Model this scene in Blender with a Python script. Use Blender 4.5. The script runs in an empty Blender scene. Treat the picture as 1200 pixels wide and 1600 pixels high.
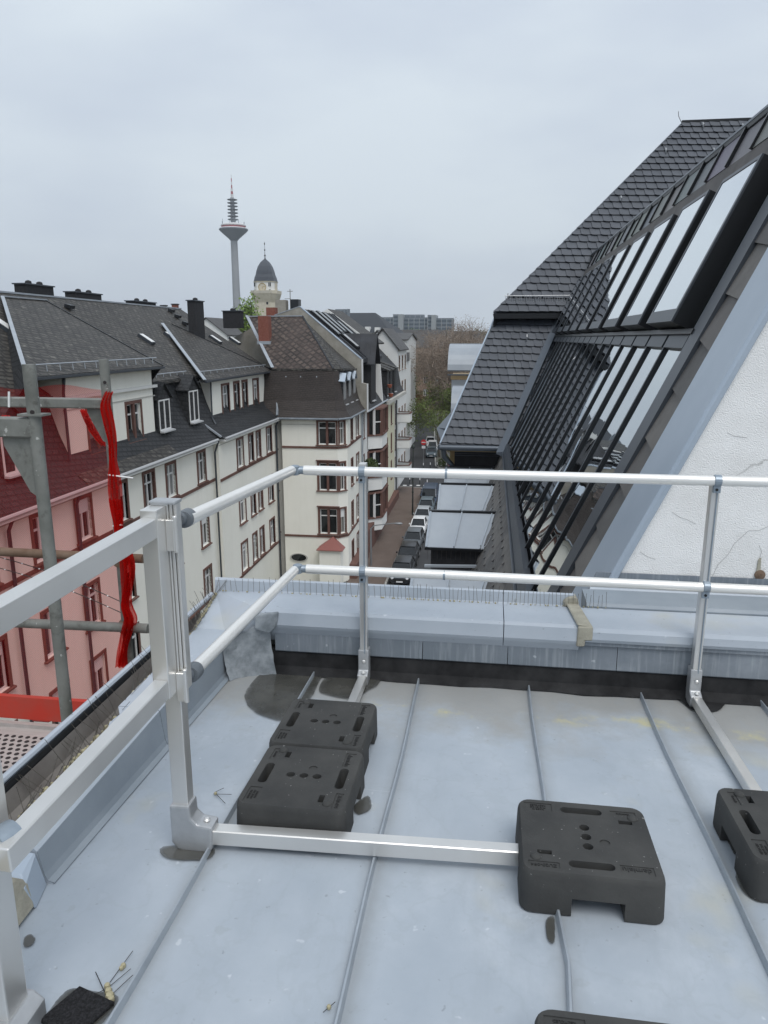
import bpy, bmesh, math, random
import numpy as np
from mathutils import Matrix, Vector
random.seed(7); RNG = np.random.default_rng(7)
SC = bpy.context.scene; COL = SC.collection
R = math.radians
# ------------------------------------------------------------------ camera
F_PX = 1150.0
PITCH = math.atan(272 / F_PX); YAW = math.atan(169 * math.cos(PITCH) / F_PX)
cam = bpy.data.cameras.new('camera'); camo = bpy.data.objects.new('camera', cam); COL.objects.link(camo)
cam.sensor_fit = 'VERTICAL'; cam.sensor_height = 24.0; cam.lens = 24.0 * F_PX / 1600.0
cam.clip_start = 0.05; cam.clip_end = 9000
camo.location = (0, 0, 0); camo.rotation_euler = (R(90) - PITCH, 0, YAW)
SC.camera = camo
# ------------------------------------------------------------------ sky and light (overcast)
wd = bpy.data.worlds.new('World'); SC.world = wd; wd.use_nodes = True
nt = wd.node_tree; nt.nodes.clear()
SUN_EL, SUN_AZ = R(60), R(150)      # azimuth clockwise from +Y
o = nt.nodes.new('ShaderNodeOutputWorld'); bg = nt.nodes.new('ShaderNodeBackground')
sky = nt.nodes.new('ShaderNodeTexSky'); sky.sky_type = 'NISHITA'; sky.sun_disc = False
sky.sun_elevation = SUN_EL; sky.sun_rotation = SUN_AZ; sky.air_density = 1.0; sky.dust_density = 2.0
tc = nt.nodes.new('ShaderNodeTexCoord'); mp = nt.nodes.new('ShaderNodeMapping'); mp.inputs['Scale'].default_value = (1.0, 1.0, 3.2)
nz = nt.nodes.new('ShaderNodeTexNoise'); nz.inputs['Scale'].default_value = 1.7; nz.inputs['Detail'].default_value = 4; nz.inputs['Roughness'].default_value = .52
cr = nt.nodes.new('ShaderNodeValToRGB')
cr.color_ramp.elements[0].position = .36; cr.color_ramp.elements[0].color = (5.1, 5.75, 6.75, 1)
cr.color_ramp.elements[1].position = .66; cr.color_ramp.elements[1].color = (6.55, 7.25, 7.85, 1)
mx = nt.nodes.new('ShaderNodeMix'); mx.data_type = 'RGBA'; mx.inputs['Factor'].default_value = .93
L = nt.links.new
L(tc.outputs['Generated'], mp.inputs['Vector']); L(mp.outputs['Vector'], nz.inputs['Vector']); L(nz.outputs['Fac'], cr.inputs['Fac'])
L(sky.outputs['Color'], mx.inputs['A']); L(cr.outputs['Color'], mx.inputs['B']); sz = nt.nodes.new('ShaderNodeSeparateXYZ'); mr_ = nt.nodes.new('ShaderNodeMapRange'); mr_.inputs['From Min'].default_value = 0; mr_.inputs['From Max'].default_value = .6; mr_.inputs['To Min'].default_value = .85; mr_.inputs['To Max'].default_value = 1.05
vm_ = nt.nodes.new('ShaderNodeVectorMath'); vm_.operation = 'SCALE'      # overcast sky: a little dimmer all round the horizon
L(tc.outputs['Generated'], sz.inputs[0]); L(sz.outputs['Z'], mr_.inputs['Value']); L(mx.outputs['Result'], vm_.inputs[0]); L(mr_.outputs['Result'], vm_.inputs['Scale']); L(vm_.outputs['Vector'], bg.inputs['Color'])
bg.inputs['Strength'].default_value = .1
L(bg.outputs['Background'], o.inputs['Surface'])
sun = bpy.data.lights.new('sun', 'SUN'); sun.energy = 1.5; sun.angle = R(35); sun.color = (1, .975, .94)
suno = bpy.data.objects.new('sun', sun); COL.objects.link(suno)
sd = Vector((math.sin(SUN_AZ) * math.cos(SUN_EL), math.cos(SUN_AZ) * math.cos(SUN_EL), math.sin(SUN_EL)))
suno.rotation_euler = sd.to_track_quat('Z', 'Y').to_euler()
SC.view_settings.view_transform = 'Standard'; SC.view_settings.look = 'None'; SC.view_settings.gamma = 1
SC.view_settings.exposure = 0.30; SC.view_settings.use_curve_mapping = False
# ------------------------------------------------------------------ pixel of the photograph -> point on a real plane
_c, _s = math.cos(PITCH), math.sin(PITCH); _cy, _sy = math.cos(YAW), math.sin(YAW)
FW = Vector((-_sy * _c, _cy * _c, -_s)); RT = Vector((_cy, _sy, 0)); UP = RT.cross(FW)
def ray(x, y): return (x - 600) * RT - (y - 800) * UP + F_PX * FW
def atX(x, y, X): r = ray(x, y); return r * (X / r.x)
def atY(x, y, Y): r = ray(x, y); return r * (Y / r.y)
def atZ(x, y, Z): r = ray(x, y); return r * (Z / r.z)
def onplane(x, y, P, N): r = ray(x, y); N = Vector(N); return r * (N.dot(Vector(P)) / N.dot(r))
# ------------------------------------------------------------------ materials
MATS = {}
def mat(name, col, rough=.6, metal=0., spec=.5, col2=None, nscale=3., ndet=5, ramp=(.35, .65), bump=0., bscale=None, bdist=.01, coord='Object', stretch=(1, 1, 1), extra=None):
    m = bpy.data.materials.new(name); m.use_nodes = True; MATS[name] = m
    n = m.node_tree; b = n.nodes['Principled BSDF']
    b.inputs['Base Color'].default_value = (*col, 1); b.inputs['Roughness'].default_value = rough
    b.inputs['Metallic'].default_value = metal; b.inputs['Specular IOR Level'].default_value = spec
    t = n.nodes.new('ShaderNodeTexCoord'); mpg = n.nodes.new('ShaderNodeMapping'); mpg.inputs['Scale'].default_value = stretch
    n.links.new(t.outputs[coord], mpg.inputs['Vector'])
    if col2 is not None:
        x = n.nodes.new('ShaderNodeTexNoise'); x.inputs['Scale'].default_value = nscale; x.inputs['Detail'].default_value = ndet; x.inputs['Roughness'].default_value = .62
        r = n.nodes.new('ShaderNodeValToRGB'); r.color_ramp.elements[0].position = ramp[0]; r.color_ramp.elements[1].position = ramp[1]
        r.color_ramp.elements[0].color = (*col, 1); r.color_ramp.elements[1].color = (*col2, 1)
        n.links.new(mpg.outputs['Vector'], x.inputs['Vector']); n.links.new(x.outputs['Fac'], r.inputs['Fac']); n.links.new(r.outputs['Color'], b.inputs['Base Color'])
    if bump:
        x2 = n.nodes.new('ShaderNodeTexNoise'); x2.inputs['Scale'].default_value = bscale or nscale * 6; x2.inputs['Detail'].default_value = 4
        bp = n.nodes.new('ShaderNodeBump'); bp.inputs['Strength'].default_value = bump; bp.inputs['Distance'].default_value = bdist
        n.links.new(mpg.outputs['Vector'], x2.inputs['Vector']); n.links.new(x2.outputs['Fac'], bp.inputs['Height']); n.links.new(bp.outputs['Normal'], b.inputs['Normal'])
    if extra: extra(n, b, mpg)
    return m
def N_(n, t): return n.nodes.new('ShaderNode' + t)
def mixcol(n, fac, a, bcol):
    x = N_(n, 'Mix'); x.data_type = 'RGBA'
    for s, v in (('Factor', fac), ('A', a), ('B', bcol)):
        if hasattr(v, 'is_output'): n.links.new(v, x.inputs[s])
        elif s == 'Factor': x.inputs[s].default_value = v
        else: x.inputs[s].default_value = (*v, 1)
    return x.outputs['Result']
def ramp_(n, src, stops):
    r = N_(n, 'ValToRGB'); e = r.color_ramp.elements
    while len(e) < len(stops): e.new(.5)
    for i, (p, c) in enumerate(stops): e[i].position = p; e[i].color = (c, c, c, 1)
    n.links.new(src, r.inputs['Fac']); return r.outputs['Color']
def noise_(n, vec, scale, det=4, rough=.6):
    x = N_(n, 'TexNoise'); x.inputs['Scale'].default_value = scale; x.inputs['Detail'].default_value = det; x.inputs['Roughness'].default_value = rough
    n.links.new(vec, x.inputs['Vector']); return x.outputs['Fac']
def basecol(b):
    return b.inputs['Base Color'].links[0].from_socket if b.inputs['Base Color'].links else tuple(b.inputs['Base Color'].default_value)[:3]
# weathered roof zinc: large patches, pale water marks, fine specks, ochre stains
def zinc_extra(stain=.0, streak=0.):
    def f(n, b, mpg):
        c = basecol(b); v = mpg.outputs['Vector']
        w = ramp_(n, noise_(n, v, 1.3, 6, .7), [(.55, 0), (.75, .28)])
        c = mixcol(n, w, c, (.56, .60, .645))
        s = ramp_(n, noise_(n, v, 42, 2, .5), [(.70, 0), (.78, .55)])
        c = mixcol(n, s, c, (.17, .185, .20))
        s2 = ramp_(n, noise_(n, v, 23, 2, .5), [(.72, 0), (.76, .4)])
        c = mixcol(n, s2, c, (.66, .69, .72))
        if stain:
            g = ramp_(n, noise_(n, v, 2.1, 3, .6), [(.62, 0), (.74, stain)])
            c = mixcol(n, g, c, (.46, .43, .30))
        if streak:
            m2 = N_(n, 'Mapping'); m2.inputs['Scale'].default_value = (38, 38, .8); n.links.new(v, m2.inputs['Vector'])
            g = ramp_(n, noise_(n, m2.outputs['Vector'], 1.6, 3, .7), [(.5, 0), (.72, streak)])
            c = mixcol(n, g, c, (.44, .47, .49))
        n.links.new(c, b.inputs['Base Color'])
        rr = ramp_(n, noise_(n, v, 5, 4), [(.3, .34), (.7, .56)]); n.links.new(rr, b.inputs['Roughness'])
    return f
def zinc_roof_extra(n, b, mpg):
    zinc_extra(.4)(n, b, mpg); c = basecol(b); v = mpg.outputs['Vector']; sx = N_(n, 'SeparateXYZ'); n.links.new(v, sx.inputs[0])
    def mth(op, a, q=None):
        x = N_(n, 'Math'); x.operation = op
        for i, w in enumerate((a, q)):
            if w is None: continue
            if hasattr(w, 'is_output'): n.links.new(w, x.inputs[i])
            else: x.inputs[i].default_value = w
        return x.outputs[0]
    big = noise_(n, v, 1.7, 6, .68); fine = noise_(n, v, 7, 5, .7)
    wet = ramp_(n, mth('ADD', mth('MULTIPLY', sx.outputs['Y'], .55), mth('MULTIPLY', big, .9)), [(.80, 0), (1.12, .75)])
    c = mixcol(n, wet, c, (.30, .29, .265))
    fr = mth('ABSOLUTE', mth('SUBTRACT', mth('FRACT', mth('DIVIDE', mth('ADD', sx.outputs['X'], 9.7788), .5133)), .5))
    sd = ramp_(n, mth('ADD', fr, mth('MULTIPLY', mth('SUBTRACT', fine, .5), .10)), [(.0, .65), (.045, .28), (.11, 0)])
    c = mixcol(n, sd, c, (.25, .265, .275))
    m3 = N_(n, 'Mapping'); m3.inputs['Scale'].default_value = (1, .25, 1); n.links.new(v, m3.inputs['Vector'])
    st = ramp_(n, noise_(n, m3.outputs['Vector'], 5.5, 6, .75), [(.52, 0), (.72, .45)]); c = mixcol(n, st, c, (.30, .335, .37))
    sp_ = ramp_(n, noise_(n, v, 13, 3, .6), [(.66, 0), (.72, .25)]); c = mixcol(n, sp_, c, (.26, .28, .29))
    yb = mth('SUBTRACT', .07, mth('ABSOLUTE', mth('SUBTRACT', mth('ADD', sx.outputs['Y'], mth('MULTIPLY', mth('SUBTRACT', big, .5), .25)), .93)))
    ys = mth('MULTIPLY', ramp_(n, yb, [(.0, 0), (.05, 1)]), ramp_(n, noise_(n, v, 4.5, 5, .7), [(.52, 0), (.66, .75)])); c = mixcol(n, ys, c, (.50, .46, .25))
    m4 = N_(n, 'Mapping'); m4.inputs['Rotation'].default_value = (0, 0, .5); m4.inputs['Scale'].default_value = (3, 60, 1); n.links.new(v, m4.inputs['Vector'])
    sc2 = mth('MULTIPLY', ramp_(n, noise_(n, m4.outputs['Vector'], 1.4, 3, .6), [(.68, 0), (.74, .5)]), ramp_(n, noise_(n, v, 2.6, 2), [(.5, 0), (.62, 1)])); c = mixcol(n, sc2, c, (.58, .61, .64))
    wm = ramp_(n, noise_(n, v, 3.3, 7, .55), [(.48, 0), (.50, .16), (.52, 0)]); c = mixcol(n, wm, c, (.27, .30, .32))
    n.links.new(c, b.inputs['Base Color'])
mat('zinc', (.36, .405, .455), .45, .0, .5, (.44, .48, .53), 2.2, 6, (.3, .7), .12, 14, .004, extra=zinc_extra(.3))
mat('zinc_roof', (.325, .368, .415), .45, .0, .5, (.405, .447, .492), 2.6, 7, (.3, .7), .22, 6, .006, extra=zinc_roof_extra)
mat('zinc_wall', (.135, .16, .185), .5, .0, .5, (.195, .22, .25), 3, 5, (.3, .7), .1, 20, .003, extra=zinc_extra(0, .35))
mat('zinc_new', (.36, .42, .49), .38, .25, .5, (.42, .48, .55), 1.5, 4, (.3, .7), .06, 6, .004)
mat('zinc_lid', (.30, .33, .365), .42, .1, .5, (.36, .39, .42), 2, 4, (.3, .7), .08, 5, .006)
mat('seam_metal', (.30, .335, .37), .38, .3, .5, (.38, .42, .46), 9, 4, (.3, .7))
mat('bitumen', (.014, .014, .015), .75, 0, .15, (.035, .035, .036), 8, 5, (.35, .7), .4, 25, .004)
mat('wet_film', (.055, .055, .05), .16, 0, .5, (.10, .098, .088), 5, 5, (.35, .7), .08, 30, .002)
mat('cement', (.40, .38, .31), .9, 0, .2, (.27, .255, .21), 14, 6, (.35, .7), .6, 40, .01)
mat('aluminium', (.66, .65, .63), .32, .75, .5, (.75, .74, .715), 4, 3, (.3, .7), .03, 60, .002, stretch=(1, 1, .2))
mat('alu_tube', (.80, .785, .75), .32, .45, .5, (.87, .855, .82), 5, 3, (.3, .7))
mat('cast_alu', (.42, .43, .44), .45, .7, .5, (.52, .53, .54), 12, 4, (.3, .7), .15, 60, .003)
mat('galvanised', (.24, .29, .34), .4, .5, .5, (.32, .37, .42), 20, 3, (.3, .7))
mat('grey_plastic', (.12, .135, .15), .42)
mat('rubber_block', (.040, .041, .041), .85, 0, .25, (.072, .072, .069), 3.5, 8, (.35, .7), .35, 130, .002)
def specks(n, b, mpg):
    c = basecol(b); s = ramp_(n, noise_(n, mpg.outputs['Vector'], 95, 1, .4), [(.765, 0), (.79, .5)])
    n.links.new(mixcol(n, s, c, (.35, .35, .34)), b.inputs['Base Color'])
specks(MATS['rubber_block'].node_tree, MATS['rubber_block'].node_tree.nodes['Principled BSDF'], [x for x in MATS['rubber_block'].node_tree.nodes if x.type == 'MAPPING'][0])
mat('rubber_print', (.022, .022, .022), .8)
mat('rubber_mat', (.012, .012, .013), .95, 0, .2, (.03, .03, .033), 160, 2, (.4, .7), .8, 220, .003)
def splash(n, b, mpg):
    c = basecol(b); s_ = ramp_(n, noise_(n, mpg.outputs['Vector'], 34, 3, .6), [(.66, 0), (.70, .8)]); c = mixcol(n, s_, c, (.55, .55, .52))
    d_ = ramp_(n, noise_(n, mpg.outputs['Vector'], 15, 5, .7), [(.55, 0), (.68, .6)]); c = mixcol(n, d_, c, (.075, .07, .06)); n.links.new(c, b.inputs['Base Color'])
mat('scaffold_steel', (.14, .145, .13), .65, .25, .4, (.26, .265, .245), 6, 7, (.3, .7), .35, 40, .004, extra=splash)
mat('rusty_tube', (.12, .072, .045), .75, .15, .4, (.20, .14, .10), 12, 6, (.3, .7), .3, 50, .003)
mat('red_board', (.50, .04, .022), .6, 0, .4, (.42, .06, .04), 6, 4)
mat('netting_bunch', (.62, .020, .012), .7, 0, .3, (.48, .012, .01), 9, 4, (.3, .7), .2, 60, .004)
mat('plywood', (.36, .33, .31), .8, 0, .3, (.46, .42, .40), 14, 5, (.3, .7), stretch=(1, 8, 1))
mat('hole_dark', (.03, .025, .025), .9); mat('crack_line', (.20, .19, .18), .9)
mat('cable_white', (.8, .8, .78), .5)
mat('wire', (.16, .15, .13), .5, .6)
mat('wire_dark', (.05, .048, .045), .6, .3)
mat('glue', (.42, .38, .24), .75, 0, .3, (.30, .27, .18), 40, 3)
mat('stucco_white', (.82, .815, .80), .92, 0, .2, (.89, .885, .87), 6, 6, (.3, .7), 1.0, 150, .006)
def crack_extra(n, b, mpg):
    c = basecol(b); vor = N_(n, 'TexVoronoi'); vor.feature = 'DISTANCE_TO_EDGE'; vor.inputs['Scale'].default_value = .75
    dn = N_(n, 'TexNoise'); dn.inputs['Scale'].default_value = 3.2; dn.inputs['Detail'].default_value = 6
    ad = N_(n, 'VectorMath'); ad.operation = 'MULTIPLY_ADD'; ad.inputs[1].default_value = (.45, .45, .45)
    n.links.new(mpg.outputs['Vector'], dn.inputs['Vector']); n.links.new(dn.outputs['Color'], ad.inputs[0]); n.links.new(mpg.outputs['Vector'], ad.inputs[2])
    n.links.new(ad.outputs['Vector'], vor.inputs['Vector'])
    ln = ramp_(n, vor.outputs['Distance'], [(.0015, 1), (.006, 0)])
    msk = ramp_(n, noise_(n, mpg.outputs['Vector'], 1.1, 2), [(.5, 0), (.6, .75)])
    mu = N_(n, 'Math'); mu.operation = 'MULTIPLY'; n.links.new(ln, mu.inputs[0]); n.links.new(msk, mu.inputs[1])
    c = mixcol(n, mu.outputs[0], c, (.16, .15, .14))
    sp = ramp_(n, noise_(n, mpg.outputs['Vector'], 60, 3), [(.66, 0), (.74, .5)])
    c = mixcol(n, sp, c, (.36, .35, .33)); dm = ramp_(n, noise_(n, mpg.outputs['Vector'], 2.2, 7, .7), [(.48, 0), (.75, .45)]); c = mixcol(n, dm, c, (.60, .59, .56))
    n.links.new(c, b.inputs['Base Color'])
crack_extra(MATS['stucco_white'].node_tree, MATS['stucco_white'].node_tree.nodes['Principled BSDF'], [x for x in MATS['stucco_white'].node_tree.nodes if x.type == 'MAPPING'][0])
def plaster_extra(n, b, mpg):
    c = basecol(b); m2 = N_(n, 'Mapping'); m2.inputs['Scale'].default_value = (2.2, 2.2, .16); n.links.new(mpg.outputs['Vector'], m2.inputs['Vector'])
    g = ramp_(n, noise_(n, m2.outputs['Vector'], 1.0, 6, .7), [(.48, 0), (.78, .14)]); d = N_(n, 'Mix'); d.data_type = 'RGBA'; d.blend_type = 'MULTIPLY'; n.links.new(g, d.inputs['Factor']); n.links.new(c, d.inputs['A']); d.inputs['B'].default_value = (.62, .60, .55, 1); n.links.new(d.outputs['Result'], b.inputs['Base Color'])
def plaster(name, c1, c2): return mat(name, c1, .9, 0, .2, c2, .35, 6, (.3, .72), .25, 30, .006, extra=plaster_extra)
plaster('plaster_cream', (.80, .785, .71), (.85, .835, .765)); plaster('plaster_white', (.68, .68, .66), (.74, .74, .72))
plaster('plaster_yellow', (.60, .57, .42), (.65, .62, .48)); plaster('plaster_grey', (.42, .41, .38), (.52, .51, .47))
plaster('plaster_ochre', (.30, .22, .12), (.36, .27, .15)); plaster('plaster_pink', (.45, .33, .26), (.50, .38, .30))
mat('sandstone', (.115, .062, .050), .85, 0, .3, (.165, .088, .072), 3, 5, (.3, .7), .2, 30, .004)
mat('sandstone_pale', (.24, .17, .13), .85, 0, .3, (.31, .22, .17), 1.2, 5)
mat('window_white', (.72, .72, .71), .45)
mat('window_grey', (.42, .43, .44), .5)
mat('concrete_wall', (.25, .235, .20), .9, 0, .2, (.38, .36, .32), 1.2, 8, (.3, .72), .3, 12, .01)
mat('dark_metal', (.022, .024, .028), .42, .3, .5)
mat('black_frame', (.012, .013, .015), .35, .2, .5)
mat('frame_grey', (.06, .068, .08), .4, .35, .5)
mat('frame_edge', (.10, .115, .135), .4, .4, .5)
mat('chimney_black', (.02, .02, .022), .8, 0, .3, (.035, .035, .038), 10, 4, (.3, .7), .3, 20, .01)
mat('brick_red', (.19, .065, .045), .85, 0, .3, (.25, .10, .075), 9, 4, (.3, .7), .4, 30, .006)
mat('terracotta', (.30, .09, .05), .85); mat('wood_beige', (.34, .25, .14), .8, 0, .3, (.42, .32, .19), 6, 5, stretch=(.3, 6, 6))
def slatemat(name, c1, c2, w, h, rot=0., lich=0., mort=.10, lc=(.20, .19, .17), brown=None):
    def f(n, b, mpg):
        t = N_(n, 'TexCoord'); m2 = N_(n, 'Mapping'); m2.inputs['Rotation'].default_value = (0, 0, rot); n.links.new(t.outputs['UV'], m2.inputs['Vector'])
        br = N_(n, 'TexBrick'); br.inputs['Scale'].default_value = 1; br.inputs['Brick Width'].default_value = w; br.inputs['Row Height'].default_value = h
        br.inputs['Mortar Size'].default_value = h * mort; br.inputs['Mortar Smooth'].default_value = .3; br.inputs['Bias'].default_value = 0
        br.inputs['Color1'].default_value = (*c1, 1); br.inputs['Color2'].default_value = (*c2, 1); br.inputs['Mortar'].default_value = (c1[0] * .45, c1[1] * .45, c1[2] * .45, 1)
        n.links.new(m2.outputs['Vector'], br.inputs['Vector'])
        v = t.outputs['UV']
        c = mixcol(n, ramp_(n, noise_(n, v, .55, 6, .7), [(.38, 0), (.7, .65)]), br.outputs['Color'], brown or tuple(x * 1.7 for x in c1))
        if lich:
            c = mixcol(n, ramp_(n, noise_(n, v, 2.6, 7, .75), [(.56, 0), (.72, lich)]), c, lc)
        n.links.new(c, b.inputs['Base Color'])
        bp = N_(n, 'Bump'); bp.inputs['Strength'].default_value = .9; bp.inputs['Distance'].default_value = .04; bp.invert = True
        n.links.new(br.outputs['Fac'], bp.inputs['Height']); n.links.new(bp.outputs['Normal'], b.inputs['Normal'])
    return mat(name, c1, .62, 0, .4, extra=f)
slatemat('slate_old', (.034, .031, .028), (.080, .074, .066), .46, .32, R(14), 1.0, .20, (.27, .26, .22))
slatemat('slate_dark', (.018, .019, .021), (.034, .034, .036), .40, .26, R(8), .25, .18, (.08, .078, .07))
slatemat('tile_brown', (.045, .032, .027), (.105, .078, .064), .46, .46, R(45), .55, .20, (.26, .22, .18))
slatemat('slate_brown', (.034, .027, .024), (.046, .037, .033), .26, .17, R(-6), .1)
slatemat('slate_far', (.065, .063, .062), (.085, .082, .08), .35, .25, 0, .3)
slatemat('metal_roof', (.030, .033, .040), (.042, .046, .054), .5, 3.0, 0, .0)
for k, c in enumerate([(.050, .057, .070), (.056, .063, .076), (.047, .053, .065), (.061, .068, .081), (.053, .060, .072)]):
    mat('slate_%d' % k, c, .5, 0, .5, tuple(x * 1.35 for x in c), 6, 5, (.3, .75), .25, 40, .003)
mat('slate_edge_shade', (.024, .027, .032), .8)  # rough dressed slate sides, darkened in colour for the shade between slates
for k, c in enumerate([(.085, .078, .072), (.105, .097, .088), (.07, .066, .062)]):
    mat('slate_warm_%d' % k, c, .6, 0, .4, tuple(x * 1.5 for x in c), 5, 6, (.3, .75), .3, 40, .003)
def glassmat(name, col, rough=.03, wav=0., wsc=1., ior=1.5, curtain=0.):
    def f(n, b, mpg):
        b.inputs['IOR'].default_value = ior
        if wav:
            bp = N_(n, 'Bump'); bp.inputs['Strength'].default_value = 1; bp.inputs['Distance'].default_value = wav
            n.links.new(noise_(n, mpg.outputs['Vector'], wsc, 1.5, .4), bp.inputs['Height']); n.links.new(bp.outputs['Normal'], b.inputs['Normal'])
        if curtain:
            w = N_(n, 'TexWave'); w.inputs['Scale'].default_value = 9; w.inputs['Distortion'].default_value = 3; n.links.new(mpg.outputs['Vector'], w.inputs['Vector'])
            n.links.new(mixcol(n, ramp_(n, w.outputs['Fac'], [(.2, .15), (.8, curtain)]), col, (.38, .39, .39)), b.inputs['Base Color'])
    return mat(name, col, rough, 0, .5, extra=f)
glassmat('glass_dark', (.012, .014, .016), .04); glassmat('glass_curtain', (.03, .033, .035), .05, curtain=.75); glassmat('glass_mid', (.05, .055, .06), .05)
glassmat('roof_glass', (.56, .60, .62), .012, .006, 1.0, 1.5)
glassmat('roof_glass_upper', (.72, .76, .79), .02, .003, 1.2, 1.5)
MATS['roof_glass'].node_tree.nodes['Principled BSDF'].inputs['Metallic'].default_value = 1
MATS['roof_glass_upper'].node_tree.nodes['Principled BSDF'].inputs['Metallic'].default_value = 1
glassmat('green_glass', (.004, .012, .010), .03, 0, 1, 1.45)
mat('asphalt', (.042, .043, .046), .85, 0, .3, (.058, .058, .06), .4, 7, (.3, .7), .2, 30, .01)
mat('paving_brown', (.115, .088, .074), .85, 0, .3, (.155, .12, .102), .5, 7, (.3, .7), .25, 8, .01)
mat('paving_grey', (.17, .165, .155), .85, 0, .3, (.22, .21, .20), .8, 6, (.3, .7), .2, 20, .01)
mat('kerb_stone', (.32, .31, .29), .8, 0, .3, (.40, .39, .37), 3, 4)
mat('road_paint', (.62, .62, .60), .7)
mat('ground', (.10, .10, .085), .95, 0, .2, (.14, .135, .11), .02, 6)
mat('bark', (.085, .068, .055), .9, 0, .2, (.13, .105, .085), 3, 5, (.3, .7), .4, 12, .02)
mat('twig', (.25, .205, .17), .9, 0, .2, (.31, .26, .215), .6, 3); mat('bud', (.24, .185, .145), .9, 0, .2, (.17, .13, .10), .5, 3)
mat('leaf_spring', (.13, .17, .045), .7, 0, .3, (.075, .10, .028), .35, 4); mat('leaf_dark', (.045, .068, .022), .7, 0, .3, (.075, .10, .030), .4, 4)
mat('leaf_bright', (.24, .34, .07), .7, 0, .3, (.14, .22, .045), .3, 4); mat('leaf_red', (.16, .07, .035), .75, 0, .3, (.10, .055, .03), .8, 3)
mat('petal_pink', (.35, .03, .10), .7)
mat('tv_concrete', (.26, .27, .285), .8, 0, .3, (.30, .31, .32), .05, 4); mat('tv_dark', (.13, .15, .17), .7); mat('tv_white', (.62, .62, .62), .7); mat('tv_red', (.36, .07, .08), .7)
mat('clock_gold', (.42, .30, .10), .5, .3); mat('clock_face', (.55, .50, .40), .7); mat('stone_cream', (.50, .46, .36), .85, 0, .3, (.58, .54, .44), .8, 5)
mat('office_grey', (.16, .185, .21), .6, 0, .4, (.19, .215, .24), .1, 3); mat('office_glass', (.07, .095, .12), .3); mat('office_light', (.28, .30, .31), .7)
def paint(name, c): return mat(name, c, .28, .0, .5)
paint('car_white', (.72, .72, .72)); paint('car_grey', (.10, .11, .12)); paint('car_dark', (.025, .027, .032)); paint('car_silver', (.38, .40, .42)); paint('car_blue', (.05, .07, .11)); paint('car_black', (.012, .012, .014)); paint('car_teal', (.10, .13, .15))
mat('tyre', (.015, .015, .015), .9); mat('rim', (.42, .43, .44), .35, .7); mat('lamp_glass', (.65, .66, .68), .2); mat('tail_red', (.35, .015, .012), .3)
mat('sign_red', (.55, .018, .02), .5); mat('sign_white', (.75, .75, .75), .5); mat('pole_dark', (.025, .032, .03), .5, .3); mat('pole_grey', (.25, .26, .27), .5, .4)
def bunchmat():
    m = bpy.data.materials['netting_bunch']; n = m.node_tree; b = n.nodes['Principled BSDF']; out = n.nodes['Material Output']; ms = N_(n, 'MixShader'); tr = N_(n, 'BsdfTransparent'); tr.inputs['Color'].default_value = (1, .55, .55, 1)
    t = N_(n, 'TexCoord'); n.links.new(ramp_(n, noise_(n, t.outputs['Object'], 26, 3, .6), [(.42, .45), (.6, .95)]), ms.inputs[0]); n.links.new(tr.outputs[0], ms.inputs[1]); n.links.new(b.outputs[0], ms.inputs[2]); n.links.new(ms.outputs[0], out.inputs['Surface'])
bunchmat()
def foldmat():
    m = bpy.data.materials.new('netting_fold'); m.use_nodes = True; MATS['netting_fold'] = m; n = m.node_tree; n.nodes.clear()
    out = N_(n, 'OutputMaterial'); ms = N_(n, 'MixShader'); tr = N_(n, 'BsdfTransparent'); df = N_(n, 'BsdfDiffuse'); tl = N_(n, 'BsdfTranslucent'); m2 = N_(n, 'MixShader')
    df.inputs['Color'].default_value = (.50, .018, .014, 1); tl.inputs['Color'].default_value = (.70, .02, .015, 1); tr.inputs['Color'].default_value = (1, .35, .33, 1); m2.inputs[0].default_value = .5
    t = N_(n, 'TexCoord'); n.links.new(ramp_(n, noise_(n, t.outputs['Object'], 9, 4, .6), [(.35, .30), (.65, .75)]), ms.inputs[0])
    n.links.new(df.outputs[0], m2.inputs[1]); n.links.new(tl.outputs[0], m2.inputs[2]); n.links.new(tr.outputs[0], ms.inputs[1]); n.links.new(m2.outputs[0], ms.inputs[2]); n.links.new(ms.outputs[0], out.inputs['Surface'])
foldmat()
mat('zinc_upstand_shade', (.215, .25, .285), .48, .0, .5, (.28, .315, .35), 3, 6, (.3, .7), .12, 14, .004)  # duller patina of upright zinc, with its shade put into the colour
def netmat():
    m = bpy.data.materials.new('red_netting'); m.use_nodes = True; MATS['red_netting'] = m; n = m.node_tree; n.nodes.clear()
    out = N_(n, 'OutputMaterial'); ms = N_(n, 'MixShader'); tr = N_(n, 'BsdfTransparent'); df = N_(n, 'BsdfDiffuse'); tl = N_(n, 'BsdfTranslucent'); m2 = N_(n, 'MixShader')
    df.inputs['Color'].default_value = (.72, .035, .035, 1); tl.inputs['Color'].default_value = (.80, .05, .05, 1)
    tr.inputs['Color'].default_value = (1, .66, .64, 1)
    m2.inputs[0].default_value = .45; n.links.new(df.outputs[0], m2.inputs[1]); n.links.new(tl.outputs[0], m2.inputs[2])
    t = N_(n, 'TexCoord'); w = N_(n, 'TexWave'); w.wave_type = 'BANDS'; w.bands_direction = 'DIAGONAL'; w.inputs['Scale'].default_value = 60; w.inputs['Distortion'].default_value = 1.5
    n.links.new(t.outputs['UV'], w.inputs['Vector'])
    nf = ramp_(n, w.outputs['Fac'], [(.2, .06), (.8, .20)])
    n.links.new(nf, ms.inputs[0]); n.links.new(tr.outputs[0], ms.inputs[1]); n.links.new(m2.outputs[0], ms.inputs[2]); n.links.new(ms.outputs[0], out.inputs['Surface'])
netmat()

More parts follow.
